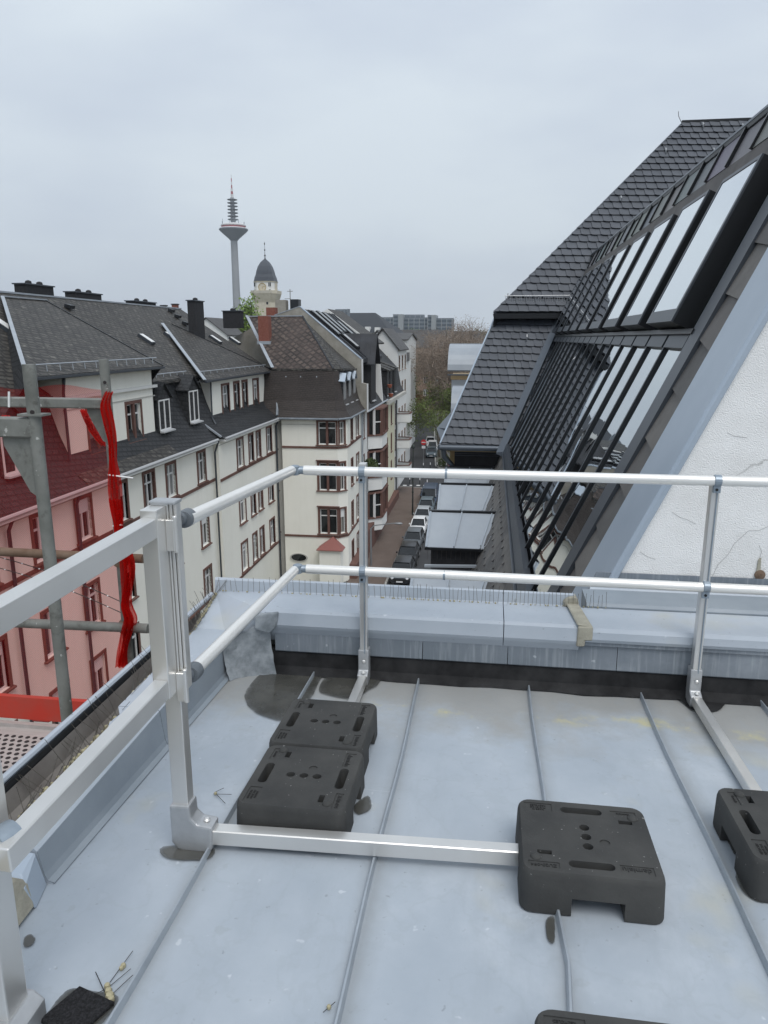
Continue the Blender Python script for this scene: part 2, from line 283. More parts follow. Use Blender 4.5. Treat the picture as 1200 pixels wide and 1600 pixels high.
def filmize(name):      # water film that thins out to nothing at a ragged rim
    m = MATS[name]; n = m.node_tree; b = n.nodes['Principled BSDF']; out = n.nodes['Material Output']; at = N_(n, 'Attribute'); at.attribute_name = 'rim'; t = N_(n, 'TexCoord')
    ad = N_(n, 'Math'); ad.operation = 'MULTIPLY_ADD'; ad.inputs[1].default_value = .55; n.links.new(noise_(n, t.outputs['Object'], 16, 5, .65), ad.inputs[0]); n.links.new(at.outputs['Fac'], ad.inputs[2])
    ms = N_(n, 'MixShader'); tr = N_(n, 'BsdfTransparent'); n.links.new(ramp_(n, ad.outputs[0], [(.16, 0), (.27, .6), (.5, .94)]), ms.inputs[0]); n.links.new(tr.outputs[0], ms.inputs[1]); n.links.new(b.outputs[0], ms.inputs[2]); n.links.new(ms.outputs[0], out.inputs['Surface'])
filmize('wet_film')
# ------------------------------------------------------------------ builders
ORG = {}
def thing(name, label, cat, loc=(0, 0, 0), group=None):
    e = bpy.data.objects.new(name, None); COL.objects.link(e); e.location = loc; e.empty_display_size = .2
    e['label'] = label; e['category'] = cat
    if group: e['group'] = group
    ORG[e.name] = Matrix.Translation(Vector(loc)); return e
def tag(o, label=None, cat=None, group=None, kind=None):
    for k, v in (('label', label), ('category', cat), ('group', group), ('kind', kind)):
        if v: o[k] = v
    return o
def link(name, me, parent=None, M=None):
    o = bpy.data.objects.new(name, me); COL.objects.link(o)
    Wm = M if M is not None else (ORG[parent.name] if parent else Matrix.Identity(4))
    ORG[o.name] = Wm
    if parent:
        o.parent = parent; o.matrix_local = ORG[parent.name].inverted() @ Wm
    else: o.matrix_local = Wm
    return o
V3 = Vector
class MB:
    def __init__(s): s.v = []; s.f = []
    def poly(s, pts):
        b = len(s.v); s.v += [tuple(p) for p in pts]; s.f.append(tuple(range(b, b + len(pts)))); return s
    def prism(s, pts, ext):
        pts = [V3(p) for p in pts]; ext = V3(ext); n = len(pts); b = len(s.v)
        nn = sum(((pts[i] - pts[0]).cross(pts[i + 1] - pts[0]) for i in range(1, n - 1)), V3((0, 0, 0)))
        if nn.dot(ext) > 0: pts = pts[::-1]
        s.v += [tuple(p) for p in pts] + [tuple(p + ext) for p in pts]
        s.f.append(tuple(range(b, b + n))); s.f.append(tuple(b + n + i for i in reversed(range(n))))
        for i in range(n):
            j = (i + 1) % n; s.f.append((b + j, b + i, b + n + i, b + n + j))
        return s
    def box(s, x0, x1, y0, y1, z0, z1):
        return s.prism([(x0, y0, z0), (x1, y0, z0), (x1, y1, z0), (x0, y1, z0)], (0, 0, z1 - z0))
    def obox(s, O, a, b, c):
        O, a, b, c = map(V3, (O, a, b, c)); return s.prism([O, O + a, O + a + b, O + b], c)
    def bar(s, p0, p1, w, h, up=(0, 0, 1)):
        p0, p1, up = V3(p0), V3(p1), V3(up); d = (p1 - p0).normalized(); sd = d.cross(up)
        sd = sd.normalized() if sd.length > 1e-6 else V3((1, 0, 0)); u = sd.cross(d)
        q = [p0 - sd * w / 2 - u * h / 2, p0 + sd * w / 2 - u * h / 2, p0 + sd * w / 2 + u * h / 2, p0 - sd * w / 2 + u * h / 2]
        return s.prism(q, p1 - p0)
    def loft(s, rings, cap=True, close=True):
        b = len(s.v); n = len(rings[0])
        for r in rings: s.v += [tuple(p) for p in r]
        for i in range(len(rings) - 1):
            for j in range(n if close else n - 1):
                k = (j + 1) % n; s.f.append((b + i * n + j, b + i * n + k, b + (i + 1) * n + k, b + (i + 1) * n + j))
        if cap:
            s.f.append(tuple(b + j for j in reversed(range(n)))); s.f.append(tuple(b + (len(rings) - 1) * n + j for j in range(n)))
        return s
    def path(s, pts, r, n=8, cap=True):
        pts = [V3(p) for p in pts]; rr = r if isinstance(r, (list, tuple)) else [r] * len(pts); rings = []; u = None
        for i, p in enumerate(pts):
            d = (pts[min(i + 1, len(pts) - 1)] - pts[max(i - 1, 0)]).normalized()
            if u is None: u = d.cross(V3((0, 0, 1)) if abs(d.z) < .9 else V3((1, 0, 0))).normalized()
            else: u = (u - d * u.dot(d)).normalized()
            w = d.cross(u); rings.append([p + (u * math.cos(a) + w * math.sin(a)) * rr[i] for a in [2 * math.pi * k / n for k in range(n)]])
        return s.loft(rings, cap)
    def tube(s, p0, p1, r, n=10, r2=None): return s.path([p0, p1], [r, r2 if r2 is not None else r], n)
    def lathe(s, C, prof, n=16, axis=(0, 0, 1)):
        C = V3(C); a = V3(axis).normalized(); u = a.cross(V3((0, 0, 1)) if abs(a.z) < .9 else V3((1, 0, 0))).normalized(); w = a.cross(u)
        return s.loft([[C + a * z + (u * math.cos(t) + w * math.sin(t)) * max(r, 1e-4) for t in [2 * math.pi * k / n for k in range(n)]] for r, z in prof])
    def mesh(s, m, off=(0, 0, 0), smooth=False, bevel=0, seg=1, uv=True):
        me = bpy.data.meshes.new('m'); o = V3(off)
        me.from_pydata([(x - o.x, y - o.y, z - o.z) for x, y, z in s.v], [], s.f)
        if bevel:
            bm = bmesh.new(); bm.from_mesh(me); bmesh.ops.remove_doubles(bm, verts=bm.verts, dist=1e-5); bmesh.ops.recalc_face_normals(bm, faces=bm.faces)
            ed = [e for e in bm.edges if len(e.link_faces) == 2 and e.calc_face_angle(0) > .5]
            bmesh.ops.bevel(bm, geom=ed, offset=bevel, segments=seg, affect='EDGES', profile=.6, clamp_overlap=True); bm.to_mesh(me); bm.free()
        else:
            bm = bmesh.new(); bm.from_mesh(me); bmesh.ops.recalc_face_normals(bm, faces=bm.faces) if len(s.f) < 4000 else None; bm.to_mesh(me); bm.free()
        if uv and len(me.polygons) < 6000:
            l = me.uv_layers.new(name='UVMap').data; vs = me.vertices
            for p in me.polygons:
                n = p.normal; u = V3((-n.y, n.x, 0)) if abs(n.z) < .98 else V3((1, 0, 0)); u.normalize(); w = n.cross(u)
                for li in p.loop_indices:
                    c = vs[me.loops[li].vertex_index].co + o; l[li].uv = (c.dot(u), c.dot(w))
        if smooth: me.polygons.foreach_set('use_smooth', [True] * len(me.polygons))
        ms = m if isinstance(m, list) else [m]
        for x in ms: me.materials.append(MATS[x] if isinstance(x, str) else x)
        return me
    def build(s, name, m, parent=None, smooth=False, bevel=0, seg=1, uv=True):
        off = ORG[parent.name].translation if parent else V3((0, 0, 0))
        M = Matrix.Translation(off)
        me = s.mesh(m, off, smooth, bevel, seg, uv)
        if smooth and bevel == 0:
            try: me.set_sharp_from_angle(angle=R(40))
            except Exception: pass
        return link(name, me, parent, M)
def root_of(pts): return None
def text_mesh(txt, size, depth=.0015):
    c = bpy.data.curves.new('t', 'FONT'); c.body = txt; c.size = size; c.extrude = depth; c.align_x = 'CENTER'; c.align_y = 'CENTER'; c.resolution_u = 2
    ob = bpy.data.objects.new('t', c); COL.objects.link(ob); dg = bpy.context.evaluated_depsgraph_get(); me = bpy.data.meshes.new_from_object(ob.evaluated_get(dg))
    bpy.data.objects.remove(ob); bpy.data.curves.remove(c); return me
def boolean(base, cutters):
    """cut meshes out of a mesh, return a plain mesh"""
    ob = bpy.data.objects.new('b', base); COL.objects.link(ob); tmp = []
    for c in cutters:
        k = bpy.data.objects.new('c', c); COL.objects.link(k); tmp.append(k)
        md = ob.modifiers.new('b', 'BOOLEAN'); md.operation = 'DIFFERENCE'; md.object = k; md.solver = 'EXACT'
    dg = bpy.context.evaluated_depsgraph_get(); me = bpy.data.meshes.new_from_object(ob.evaluated_get(dg))
    for k in tmp + [ob]: bpy.data.objects.remove(k)
    return me
# ------------------------------------------------------------------ our roof
SL = .04702; H0 = 1.45
def rz(Y): return -H0 - SL * Y            # roof surface height
RN = V3((0, SL, 1)).normalized()
def roofp(x, y, lift=0.): r = ray(x, y); return r * (-(H0 - lift) / (r.z + SL * r.y))
YF = 3.26; XL = -1.225
seams = [-1.33, -.805, -.296, .225, .728, 1.24, 1.76]
roof_t = thing('zinc_roof', 'pale blue-grey sheet metal roof with standing seams, carrying the guardrail', 'roof', (0, 2, rz(2)))
edges = [XL, -.805, -.296, .225, .728, 1.24, 1.76, 3.2]
for i in range(len(edges) - 1):
    a, b = edges[i], edges[i + 1]; m = MB(); nx, ny = 6, 14; ph = RNG.random(4) * 6.3
    P = [[None] * (ny + 1) for _ in range(nx + 1)]
    for ix in range(nx + 1):
        for iy in range(ny + 1):
            x = a + (b - a) * ix / nx; y = -1.2 + (YF + .02 + 1.2) * iy / ny
            w = .0035 * math.sin(3.1 * y + ph[0]) * math.sin(math.pi * ix / nx) + .002 * math.sin(7.3 * y + 5 * ix / nx + ph[1]) * math.sin(math.pi * ix / nx)
            P[ix][iy] = (x, y, rz(y) + w)
    base = len(m.v); m.v += [p for c in P for p in c]
    for ix in range(nx):
        for iy in range(ny): m.f.append((base + ix * (ny + 1) + iy, base + (ix + 1) * (ny + 1) + iy, base + (ix + 1) * (ny + 1) + iy + 1, base + ix * (ny + 1) + iy + 1))
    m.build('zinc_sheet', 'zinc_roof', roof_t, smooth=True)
for k, x in enumerate(seams[1:]):
    pts = []
    for i in range(25):
        y = -1.2 + (YF - .03 + 1.2) * i / 24; dx = .004 * math.sin(2.1 * y + k * 1.7) + .003 * math.sin(5.3 * y + k)
        if k == 2: dx += .018 * math.exp(-((y - 1.62) / .1) ** 2)
        pts.append((x + dx, y, rz(y)))
    rings = [[V3((p[0] - .008, p[1], p[2] - .002)), V3((p[0] - .004, p[1], p[2] + .018)), V3((p[0] - .002, p[1], p[2] + .021)), V3((p[0] + .003, p[1], p[2] + .0205)), V3((p[0] + .0045, p[1], p[2] + .016)), V3((p[0] + .008, p[1], p[2] - .002))] for p in pts]
    MB().loft(rings).build('standing_seam', 'seam_metal', roof_t, smooth=True)
MB().box(-1.5, 3.2, -1.3, YF + .3, -2.2, -1.78).build('roof_slab', 'cement', roof_t)
def patch(pts, lift, name, m, parent, jag=.012, sub=6):
    pts = [V3(p) for p in pts]; n = len(pts); pp = []
    for i in range(n):
        p0, p1, p2, p3 = pts[i - 1], pts[i], pts[(i + 1) % n], pts[(i + 2) % n]
        for k in range(4):
            t = k / 4; pp.append(.5 * ((2 * p1) + (p2 - p0) * t + (2 * p0 - 5 * p1 + 4 * p2 - p3) * t ** 2 + (3 * p1 - p0 - 3 * p2 + p3) * t ** 3))
    pts = pp; jag *= .25; sub = 2
    out = []; n = len(pts)
    for i in range(n):
        p, q = V3(pts[i]), V3(pts[(i + 1) % n])
        for k in range(sub):
            t = k / sub; c = p.lerp(q, t); j = jag * (RNG.random() - .5) * 2; nn = (q - p).cross(RN).normalized(); out.append(c + nn * (j if k else j * .4))
    mb = MB(); c = sum(out, V3((0, 0, 0))) / len(out); L2 = len(out); mb.v = [tuple(V3((p.x, p.y, rz(p.y) + lift))) for p in out] + [(c.x, c.y, rz(c.y) + lift)]
    mb.f = [(i, (i + 1) % L2, L2) for i in range(L2)]
    o_ = mb.build(name, m, parent); a_ = o_.data.color_attributes.new('rim', 'FLOAT_COLOR', 'POINT')
    for i in range(L2 + 1): a_.data[i].color = (1, 1, 1, 1) if i == L2 else (0, 0, 0, 1)
    return o_
pud = [roofp(*q) for q in [(424, 1047), (500, 1052), (497, 1070), (480, 1103), (452, 1128), (405, 1118), (384, 1098), (388, 1075)]]
tag(patch(pud, .0055, 'puddle', 'wet_film', roof_t, .008), 'dark wet patch in the corner by the parapets')
tag(patch([roofp(*q) for q in [(520, 1052), (593, 1052), (590, 1072), (575, 1080), (555, 1092), (515, 1088), (498, 1078)]], .0055, 'puddle', 'wet_film', roof_t, .006))
tag(patch([roofp(*q) for q in [(1060, 1088), (1130, 1092), (1122, 1112), (1085, 1112), (1070, 1102)]], .006, 'puddle', 'bitumen', roof_t, .004))
tag(patch([roofp(*q) for q in [(255, 1325), (330, 1325), (325, 1345), (262, 1344)]], .0055, 'puddle', 'wet_film', roof_t, .004))
tag(patch([roofp(*q) for q in [(75, 1600), (82, 1575), (110, 1548), (150, 1552), (185, 1560), (170, 1590), (140, 1612)]], .0055, 'puddle', 'wet_film', roof_t, .005))
tag(patch([roofp(*q) for q in [(38, 1468), (48, 1462), (56, 1470), (50, 1480), (38, 1482)]], .0055, 'puddle', 'wet_film', roof_t, .003))
for qs in ([(1125, 1255), (1120, 1275), (1138, 1320), (1150, 1335), (1140, 1260)], [(1150, 1365), (1165, 1400), (1200, 1410), (1200, 1350)], [(853, 1440), (866, 1435), (866, 1475), (855, 1470)], [(575, 1245), (580, 1265), (560, 1275), (552, 1262)]):
    patch([roofp(*q) for q in qs], .0055, 'puddle', 'wet_film', roof_t, .004)
# grey bitumen corner patch
# --- front parapet
fp = thing('parapet', 'low zinc-clad parapet across the far edge of the roof with black sealed foot', 'parapet', (0, YF, rz(YF)))
m = MB(); n = 30
rings = []
for i in range(n + 1):
    x = -1.10 + 4.3 * i / n; j = .006 * math.sin(9 * x) + .005 * math.sin(23 * x)
    rings.append([V3((x, YF - .055 + j, rz(YF - .055) + .004)), V3((x, YF - .012, rz(YF) + .035)), V3((x, YF + .002, -1.487)), V3((x, YF + .05, -1.487)), V3((x, YF + .05, -1.62))])
m.loft(rings).build('bitumen_foot', 'bitumen', fp, smooth=True)
xs = [-1.005, -.28, .12, .615, 1.3, 2.0, 3.2]
for a, b in zip(xs, xs[1:]):
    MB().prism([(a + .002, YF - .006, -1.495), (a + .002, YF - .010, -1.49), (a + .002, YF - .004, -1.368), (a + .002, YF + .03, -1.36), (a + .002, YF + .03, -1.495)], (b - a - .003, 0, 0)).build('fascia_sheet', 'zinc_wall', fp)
for a, b in [(-1.04, .095), (.099, .44)]:
    MB().prism([(a, YF - .024, -1.366), (a, YF - .030, -1.350), (a, YF - .022, -1.290), (a, YF - .008, -1.278), (a, 3.50, -1.283), (a, 3.508, -1.278), (a, 3.515, -1.228), (a, 3.527, -1.222), (a, 3.545, -1.23), (a, 3.55, -1.45), (a, YF + .02, -1.45)], (b - a, 0, 0)).build('coping_sheet', 'zinc', fp)
a, b = .448, 3.2
MB().prism([(a, YF - .026, -1.352), (a, YF - .034, -1.335), (a, YF - .03, -1.302), (a, YF - .01, -1.288), (a, 3.49, -1.282), (a, 3.495, -1.282), (a, 3.495, -1.45), (a, YF + .01, -1.45), (a, YF + .01, -1.36)], (b - a, 0, 0)).build('coping_sheet', 'zinc', fp)
MB().prism([(a, YF - .018, -1.372), (a, YF + .002, -1.36), (a, YF + .002, -1.34), (a, YF - .018, -1.356)], (b - a, 0, 0)).build('drip_strip', 'zinc_wall', fp)
MB().prism([(.50, 3.50, -1.275), (.50, 3.515, -1.262), (.50, 3.70, -1.255), (.50, 3.70, -1.4), (.50, 3.50, -1.4)], (2.7, 0, 0)).build('flashing_sheet', 'zinc_upstand_shade', fp)
MB().prism([(.54, 3.70, -1.262), (.54, 3.71, -1.25), (.54, 3.775, -1.222), (.54, 3.785, -1.222), (.54, 3.785, -1.4), (.54, 3.70, -1.4)], (2.7, 0, 0)).build('flashing_sheet', 'zinc', fp)
# cement smear over the joint
m = MB()
for (x0, x1, yy, z0, z1) in [(.43, .485, YF - .037, -1.372, -1.275)]:
    m.prism([(x0, yy, z1), (x1 + .01, yy, z1), (x1 + .012, yy, z0 + .03), (x1 - .02, yy, z0 + .03), (x1 - .022, yy, z0), (x0 - .004, yy, z0 - .002)], (0, .02, 0))
m.prism([(.425, YF - .03, -1.274), (.495, YF - .03, -1.282), (.462, 3.50, -1.274), (.402, 3.50, -1.274)], (0, 0, .010))
m.prism([(.39, 3.495, -1.285), (.465, 3.495, -1.285), (.46, 3.495, -1.255), (.445, 3.495, -1.23), (.41, 3.495, -1.235), (.385, 3.495, -1.255)], (0, .06, 0))
m.build('cement_smear', 'cement', fp, bevel=.008)
# folded corner: mitred top sheet and a crumpled sheet in the inner corner
m = MB(); m.loft([[V3((-1.04, YF - .022, -1.289)), V3((-1.04, 3.51, -1.281)), V3((-1.04, 3.53, -1.42)), V3((-1.04, YF, -1.42))], [V3((-1.225, YF - .03, -1.385)), V3((-1.40, 3.52, -1.296)), V3((-1.42, 3.54, -1.45)), V3((-1.24, YF, -1.45))]]); m.build('corner_sheet', 'zinc', fp)
m = MB(); m.loft([[V3((-1.225, YF - .03, -1.386)), V3((-1.40, 3.52, -1.297)), V3((-1.42, 3.54, -1.47)), V3((-1.24, YF, -1.45))], [V3((-1.252, 3.235, -1.394)), V3((-1.41, 3.24, -1.40)), V3((-1.41, 3.24, -1.47)), V3((-1.252, 3.235, -1.47))]]); m.build('corner_sheet', 'zinc', fp)
MB().prism([(-1.40, 3.505, -1.30), (-1.40, 3.515, -1.235), (-1.40, 3.53, -1.225), (-1.40, 3.55, -1.235), (-1.40, 3.55, -1.45), (-1.40, 3.51, -1.45)], (.36, 0, 0)).build('lip_sheet', 'zinc', fp)
m = MB(); n_ = 9; rr_ = random.Random(5)
for i in range(n_ + 1):
    for j in range(n_ + 1):
        t_, s_ = i / n_, j / n_; x = -1.225 + .20 * t_ ** 1.3; y = 3.13 + .11 * t_ ** .6; zb0 = rz(y) + .004; zt0 = -1.395 + .11 * t_ ** 1.5 - .03
        w_ = .006 if 0 < i < n_ else .002; f_ = (1 - s_) ** 2.2 * .05
        m.v.append((x + rr_.uniform(-w_, w_) + f_ * .8, y + rr_.uniform(-w_, w_) - f_ * .8, zb0 + (zt0 - zb0) * s_ + rr_.uniform(-w_, w_) * .4 * (s_ > 0)))
for i in range(n_):
    for j in range(n_): a = i * (n_ + 1) + j; m.f.append((a, a + n_ + 1, a + n_ + 2, a + 1))
m.build('corner_fold', mat('zinc_dirty', (.15, .17, .185), .45, 0, .5, (.30, .325, .345), 16, 6, (.35, .65)), fp, smooth=True)
m = MB(); m.prism([(-1.09, 3.205, -1.37), (-1.015, 3.205, -1.385), (-.985, 3.222, -1.36), (-.975, 3.225, -1.285), (-1.09, 3.215, -1.30)], (0, .06, 0)); m.build('corner_cap', 'zinc_dirty', fp, bevel=.01, seg=2)
m = MB()
for k in range(5):
    m.path([(-1.15 + .03 * k, 3.04 + .012 * k, rz(3.04) + .006), (-1.11 + .03 * k, 3.06 + .006 * k, rz(3.06) + .009), (-1.06 + .02 * k, 3.03 + .008 * k, rz(3.03) + .005)], .004, 5)
pass
# --- left parapet with box gutter
lp = thing('parapet', 'low zinc parapet along the left roof edge beside a box gutter', 'parapet', (XL, 2, rz(2)))
def zL(Y): return -1.412 + .012 * (Y - 1.7)
for (a, b) in [(1.66, 2.46), (2.464, 3.245)]:
    def ring(y, x_in): return [V3((XL + .030, y, rz(y) + .004)), V3((XL + .010, y, rz(y) + .010)), V3((XL + .002, y, rz(y) + .03)), V3((XL - .012, y, zL(y) - .012)), V3((XL - .024, y, zL(y))), V3((x_in, y, zL(y) - .004)), V3((x_in, y, zL(y) - .12)), V3((XL - .05, y, zL(y) - .2))]
    st = [a + (b - a) * i / 14 for i in range(15)]
    rg = []
    for y in st:
        xi = -1.405 if y > 2.42 else -1.285 - .10 * max(0, (y - 1.66) / .8) + .006 * math.sin(37 * y) + .004 * math.sin(61 * y)
        rg.append(ring(y, xi))
    MB().loft(rg).build('coping_sheet', 'zinc', lp, smooth=False)
    MB().loft([[q[0] + V3((.002, 0, .001)), q[1] + V3((.002, 0, .001)), q[2] + V3((.002, 0, .0)), q[3] + V3((.002, 0, 0)), q[3], q[2], q[1], q[0] + V3((0, 0, -.002))] for q in rg]).build('upstand_sheet', 'zinc_upstand_shade', lp)  # thin skin over the inner face, its darker zinc carries the shade
MB().prism([(XL - .012, 1.655, zL(1.6) - .01), (XL + .012, 1.655, rz(1.65)), (XL + .04, 1.56, rz(1.56)), (XL + .02, 1.55, -1.45), (XL - .01, 1.58, zL(1.6) - .02)], (-.06, .0, .004)).build('end_sheet', 'zinc_new', lp, bevel=.004)
MB().prism([(XL + .016, 1.58, -1.45), (XL + .038, 1.565, rz(1.56) + .002), (XL + .055, 1.25, rz(1.3)), (XL + .01, 1.25, -1.40), (XL - .0, 1.54, -1.41)], (-.22, 0, 0)).build('cement_end', 'cement', lp, bevel=.01)
MB().prism([(-1.20, .2, -1.4), (-1.52, .2, -1.4), (-1.52, .2, -2.0), (-1.20, .2, -2.0)], (0, 1.0, 0)).build('cement_core', 'cement', lp)
# gutter (brown inside, zinc lip)
gt = thing('box_gutter', 'box gutter with a rolled zinc lip outside the left parapet', 'gutter', (-1.5, 2, -1.5))
MB().prism([(-1.25, 1.0, -1.475), (-1.47, 1.0, -1.475), (-1.485, 1.0, -1.41), (-1.488, 1.0, -1.56), (-1.25, 1.0, -1.56)], (0, 2.50, 0)).build('trough', mat('gutter_brown', (.13, .115, .105), .7, 0, .3, (.20, .185, .17), 5, 5), gt)
MB().prism([(-1.488, 1.0, -1.385), (-1.50, 1.0, -1.385), (-1.50, 1.0, -1.56), (-1.488, 1.0, -1.41)], (0, 2.35, 0)).build('outer_side', 'gutter_brown' and MATS['dark_metal'], gt)
MB().path([(-1.505, 1.0, -1.375), (-1.505, 1.9, -1.376), (-1.505, 2.9, -1.384), (-1.47, 3.35, -1.36), (-1.43, 3.54, -1.325)], .013, 8).build('lip', 'zinc', gt, smooth=True)
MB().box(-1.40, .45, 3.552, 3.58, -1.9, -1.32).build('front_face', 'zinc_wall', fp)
# --- bird spikes
def spike_strip(name, label, pts, nsp, hmin, hmax, lean, cross, glue_r=.006, side=None):
    t = thing(name, label, 'bird spikes', tuple(pts[0]), 'bird spikes along the parapets')
    m = MB(); pl = [V3(p) for p in pts]; N = len(pl) - 1
    def P(t_): i = min(int(t_ * N), N - 1); return pl[i].lerp(pl[i + 1], t_ * N - i)
    for k in range(nsp):
        p = P((k + .5) / nsp); h = random.uniform(hmin, hmax); d = V3((random.uniform(-lean, lean), random.uniform(-lean, lean), 1))
        if cross: d = V3((random.choice((-1, 1)) * random.uniform(.2, .9), random.uniform(-.5, .5), 1))
        m.tube(p, p + d.normalized() * h, .0011, 3)
    m.build('spikes', 'wire', t)['kind'] = 'stuff'
    g = MB()
    for k in range(int(nsp * .8)):
        p = P((k + random.random()) / (nsp * .8)); r = random.uniform(.5, 1.2) * glue_r
        g.lathe(p, [(0, -r), (r * .9, -r * .5), (r, 0), (r * .7, r * .7), (0, r)], 6)
    g.build('glue_bead', 'glue', t, smooth=True)['kind'] = 'stuff'
spike_strip('bird_spikes', 'row of thin upright spikes along the outer lip of the far parapet', [(-1.38, 3.492, -1.285), (-.5, 3.492, -1.280), (.08, 3.492, -1.280)], 58, .06, .088, .10, False, .005)
spike_strip('bird_spikes', 'short row of upright spikes ending by the sloping zinc verge', [(.11, 3.492, -1.280), (.60, 3.49, -1.275)], 25, .06, .088, .08, False, .005)
spike_strip('bird_spikes', 'crossed bent spikes in the gutter near the far left roof corner', [(-1.415, 2.5, -1.425), (-1.405, 3.2, -1.40), (-1.385, 3.48, -1.30)], 70, .07, .13, .2, True, .009)
spike_strip('bird_spikes', 'tangled spikes glued in the gutter beside the gate', [(-1.42, 1.35, -1.47), (-1.43, 2.5, -1.47)], 60, .08, .15, .2, True, .012)
# --- guardrail
def ez(h, Y): return rz(Y) + h
YR = 3.17; XG = -.86
gr = thing('guardrail', 'free-standing aluminium guardrail with two round rails along the far and left edge', 'guardrail', (-.55, YR, rz(YR)))
ZT, ZB = -.577, -1.040
def rail(p0, p1, r=.0215):
    return MB().tube(p0, p1, r, 20).build('rail', 'alu_tube', gr, smooth=True)
rail((XG + .045, YR, ZT), (-.18, YR, ZT)); rail((-.178, YR, ZT), (3.1, YR, ZT - .002)); rail((XG + .045, YR, ZB), (-.18, YR, ZB)); rail((-.178, YR, ZB), (3.1, YR, ZB - .012))
for z in (ZT, ZB - .001): MB().tube((-.184, YR, z), (-.174, YR, z), .0222, 20).build('joint_sleeve', 'galvanised', gr, smooth=True)
rail((XG - .005, 1.99, -.515), (XG, YR - .05, ZT + .006)); rail((XG - .015, 1.97, -.995), (XG, YR - .05, ZB + .006))
for z in (ZT, ZB):
    el = MB(); el.path([(XG, YR - .07, z + .006), (XG, YR - .015, z), (XG + .02, YR, z), (XG + .06, YR, z)], .018, 12)
    el.lathe((XG + .004, YR - .004, z - .022), [(.015, 0), (.022, .004), (.022, .04), (.015, .044)], 14); el.build('elbow', 'galvanised', gr, smooth=True)
for (y, z) in ((1.985, -.515), (1.965, -.995)):
    MB().lathe((XG - .012, y + .012, z), [(.02, -.024), (.025, -.022), (.0265, -.01), (.0265, .018), (.022, .026)], 20, (0, 1, 0)).build('clamp', 'grey_plastic', gr, smooth=True)
    MB().lathe((XG - .018, y - .012, z + .004), [(.0, -.016), (.016, -.016), (.019, -.012), (.019, .01), (0, .01)], 20, (0, 1, -.1)).build('end_cap', 'grey_plastic', gr, smooth=True)
def post(x, y, top, armlen, w=.034):
    zb = rz(y)
    p = MB().box(x - w / 2, x + w / 2, y - .024 + .03, y + .02 + .03, zb + .05, top).build('post', 'aluminium', gr, bevel=.004, seg=2)
    MB().box(x + .004, x + .009, y + .002, y + .0035, zb + .12, top - .02).build('groove', 'galvanised', p)
    foot = MB().prism([(x, y + .056, zb + .17), (x, y + .058, zb + .05), (x, y + .05, zb + .012), (x, y + .02, zb + .003), (x, y - .03, zb + .006), (x, y - .035, zb + .055), (x, y + .0, zb + .07), (x, y + .0, zb + .135), (x, y + .004, zb + .17)], (w + .016, 0, 0))
    foot.v = [(a - (w + .016) / 2, b, c) for a, b, c in foot.v]
    fo = foot.build('foot_bracket', 'cast_alu', gr, bevel=.006, seg=2)
    MB().lathe((x + .003, y - .002, zb + .115), [(.009, 0), (.009, .003), (.005, .006), (0, .006)], 10, (0, -1, 0)).build('bolt', 'aluminium', fo)
    MB().lathe((x + .003, y - .02, zb + .068), [(.009, 0), (.009, .003), (.005, .006), (0, .006)], 10, (0, -.5, 1)).build('bolt', 'aluminium', fo)
    MB().bar((x + .002, y - .02, zb + .036), (x + .002, y - armlen, rz(y - armlen) + .036), .04, .04).build('base_arm', 'aluminium', gr, bevel=.003)
    for z in (ZT, ZB):
        c = MB(); c.lathe((x, YR, z), [(.024, -.014), (.0255, -.012), (.0255, .012), (.024, .014)], 16, (1, 0, 0)); c.box(x - .014, x + .014, YR - .012, YR + .03, z - .05, z - .015)
        c.build('rail_clamp', 'galvanised', gr, smooth=False)
        MB().lathe((x - .002, YR - .012, z - .036), [(.006, 0), (.006, .004), (0, .004)], 8, (0, -1, 0)).build('bolt', 'black_frame', gr)
post(-.552, YR, ZT + .035, .62); post(.945, YR, ZT - .012, .98)
# near post with L-shaped foot, hinge profile and base arm
px_, py_ = -.925, 1.868; zb = rz(py_)
MB().box(-.918, -.868, 1.868, 1.912, zb + .07, -.445).build('post', 'aluminium', gr, bevel=.003, seg=2)
for x0_, x1_ in ((-.867, -.857), (-.855, -.846)): MB().box(x0_, x1_, 1.872, 1.905, -1.0, -.437).build('hinge_profile', 'aluminium', gr, bevel=.003, seg=2)
MB().box(-.922, -.845, 1.864, 1.914, -.446, -.436).build('post_cap', 'cast_alu', gr, bevel=.004, seg=2)
f = MB().prism([(px_, py_ - .012, zb + .155), (px_, py_ - .012, zb + .03), (px_ + .015, py_ - .012, zb + .008), (px_ + .035, py_ - .012, zb + .002), (px_ + .105, py_ - .012, zb + .002), (px_ + .128, py_ - .012, zb + .014), (px_ + .132, py_ - .012, zb + .09), (px_ + .085, py_ - .012, zb + .095), (px_ + .066, py_ - .012, zb + .115), (px_ + .064, py_ - .012, zb + .158)], (0, .062, 0)).build('foot_bracket', 'cast_alu', gr, bevel=.007, seg=2)
MB().lathe((px_ + .105, py_ + .02, zb + .094), [(.010, 0), (.010, .004), (.006, .008), (0, .008)], 12, (.1, 0, 1)).build('bolt', 'aluminium', f)
MB().bar((px_ + .125, py_ + .02, zb + .048), (.16, 1.93, rz(1.93) + .048), .042, .05).build('base_arm', 'aluminium', gr, bevel=.003)
for z in (-.53, -.985):
    h = MB(); h.box(-.872, -.848, 1.852, 1.868, z - .045, z + .045); h.lathe((-.848, 1.862, z - .05), [(.007, 0), (.008, .002), (.008, .1), (.007, .105)], 12); h.build('hinge', 'aluminium', gr, bevel=.002)
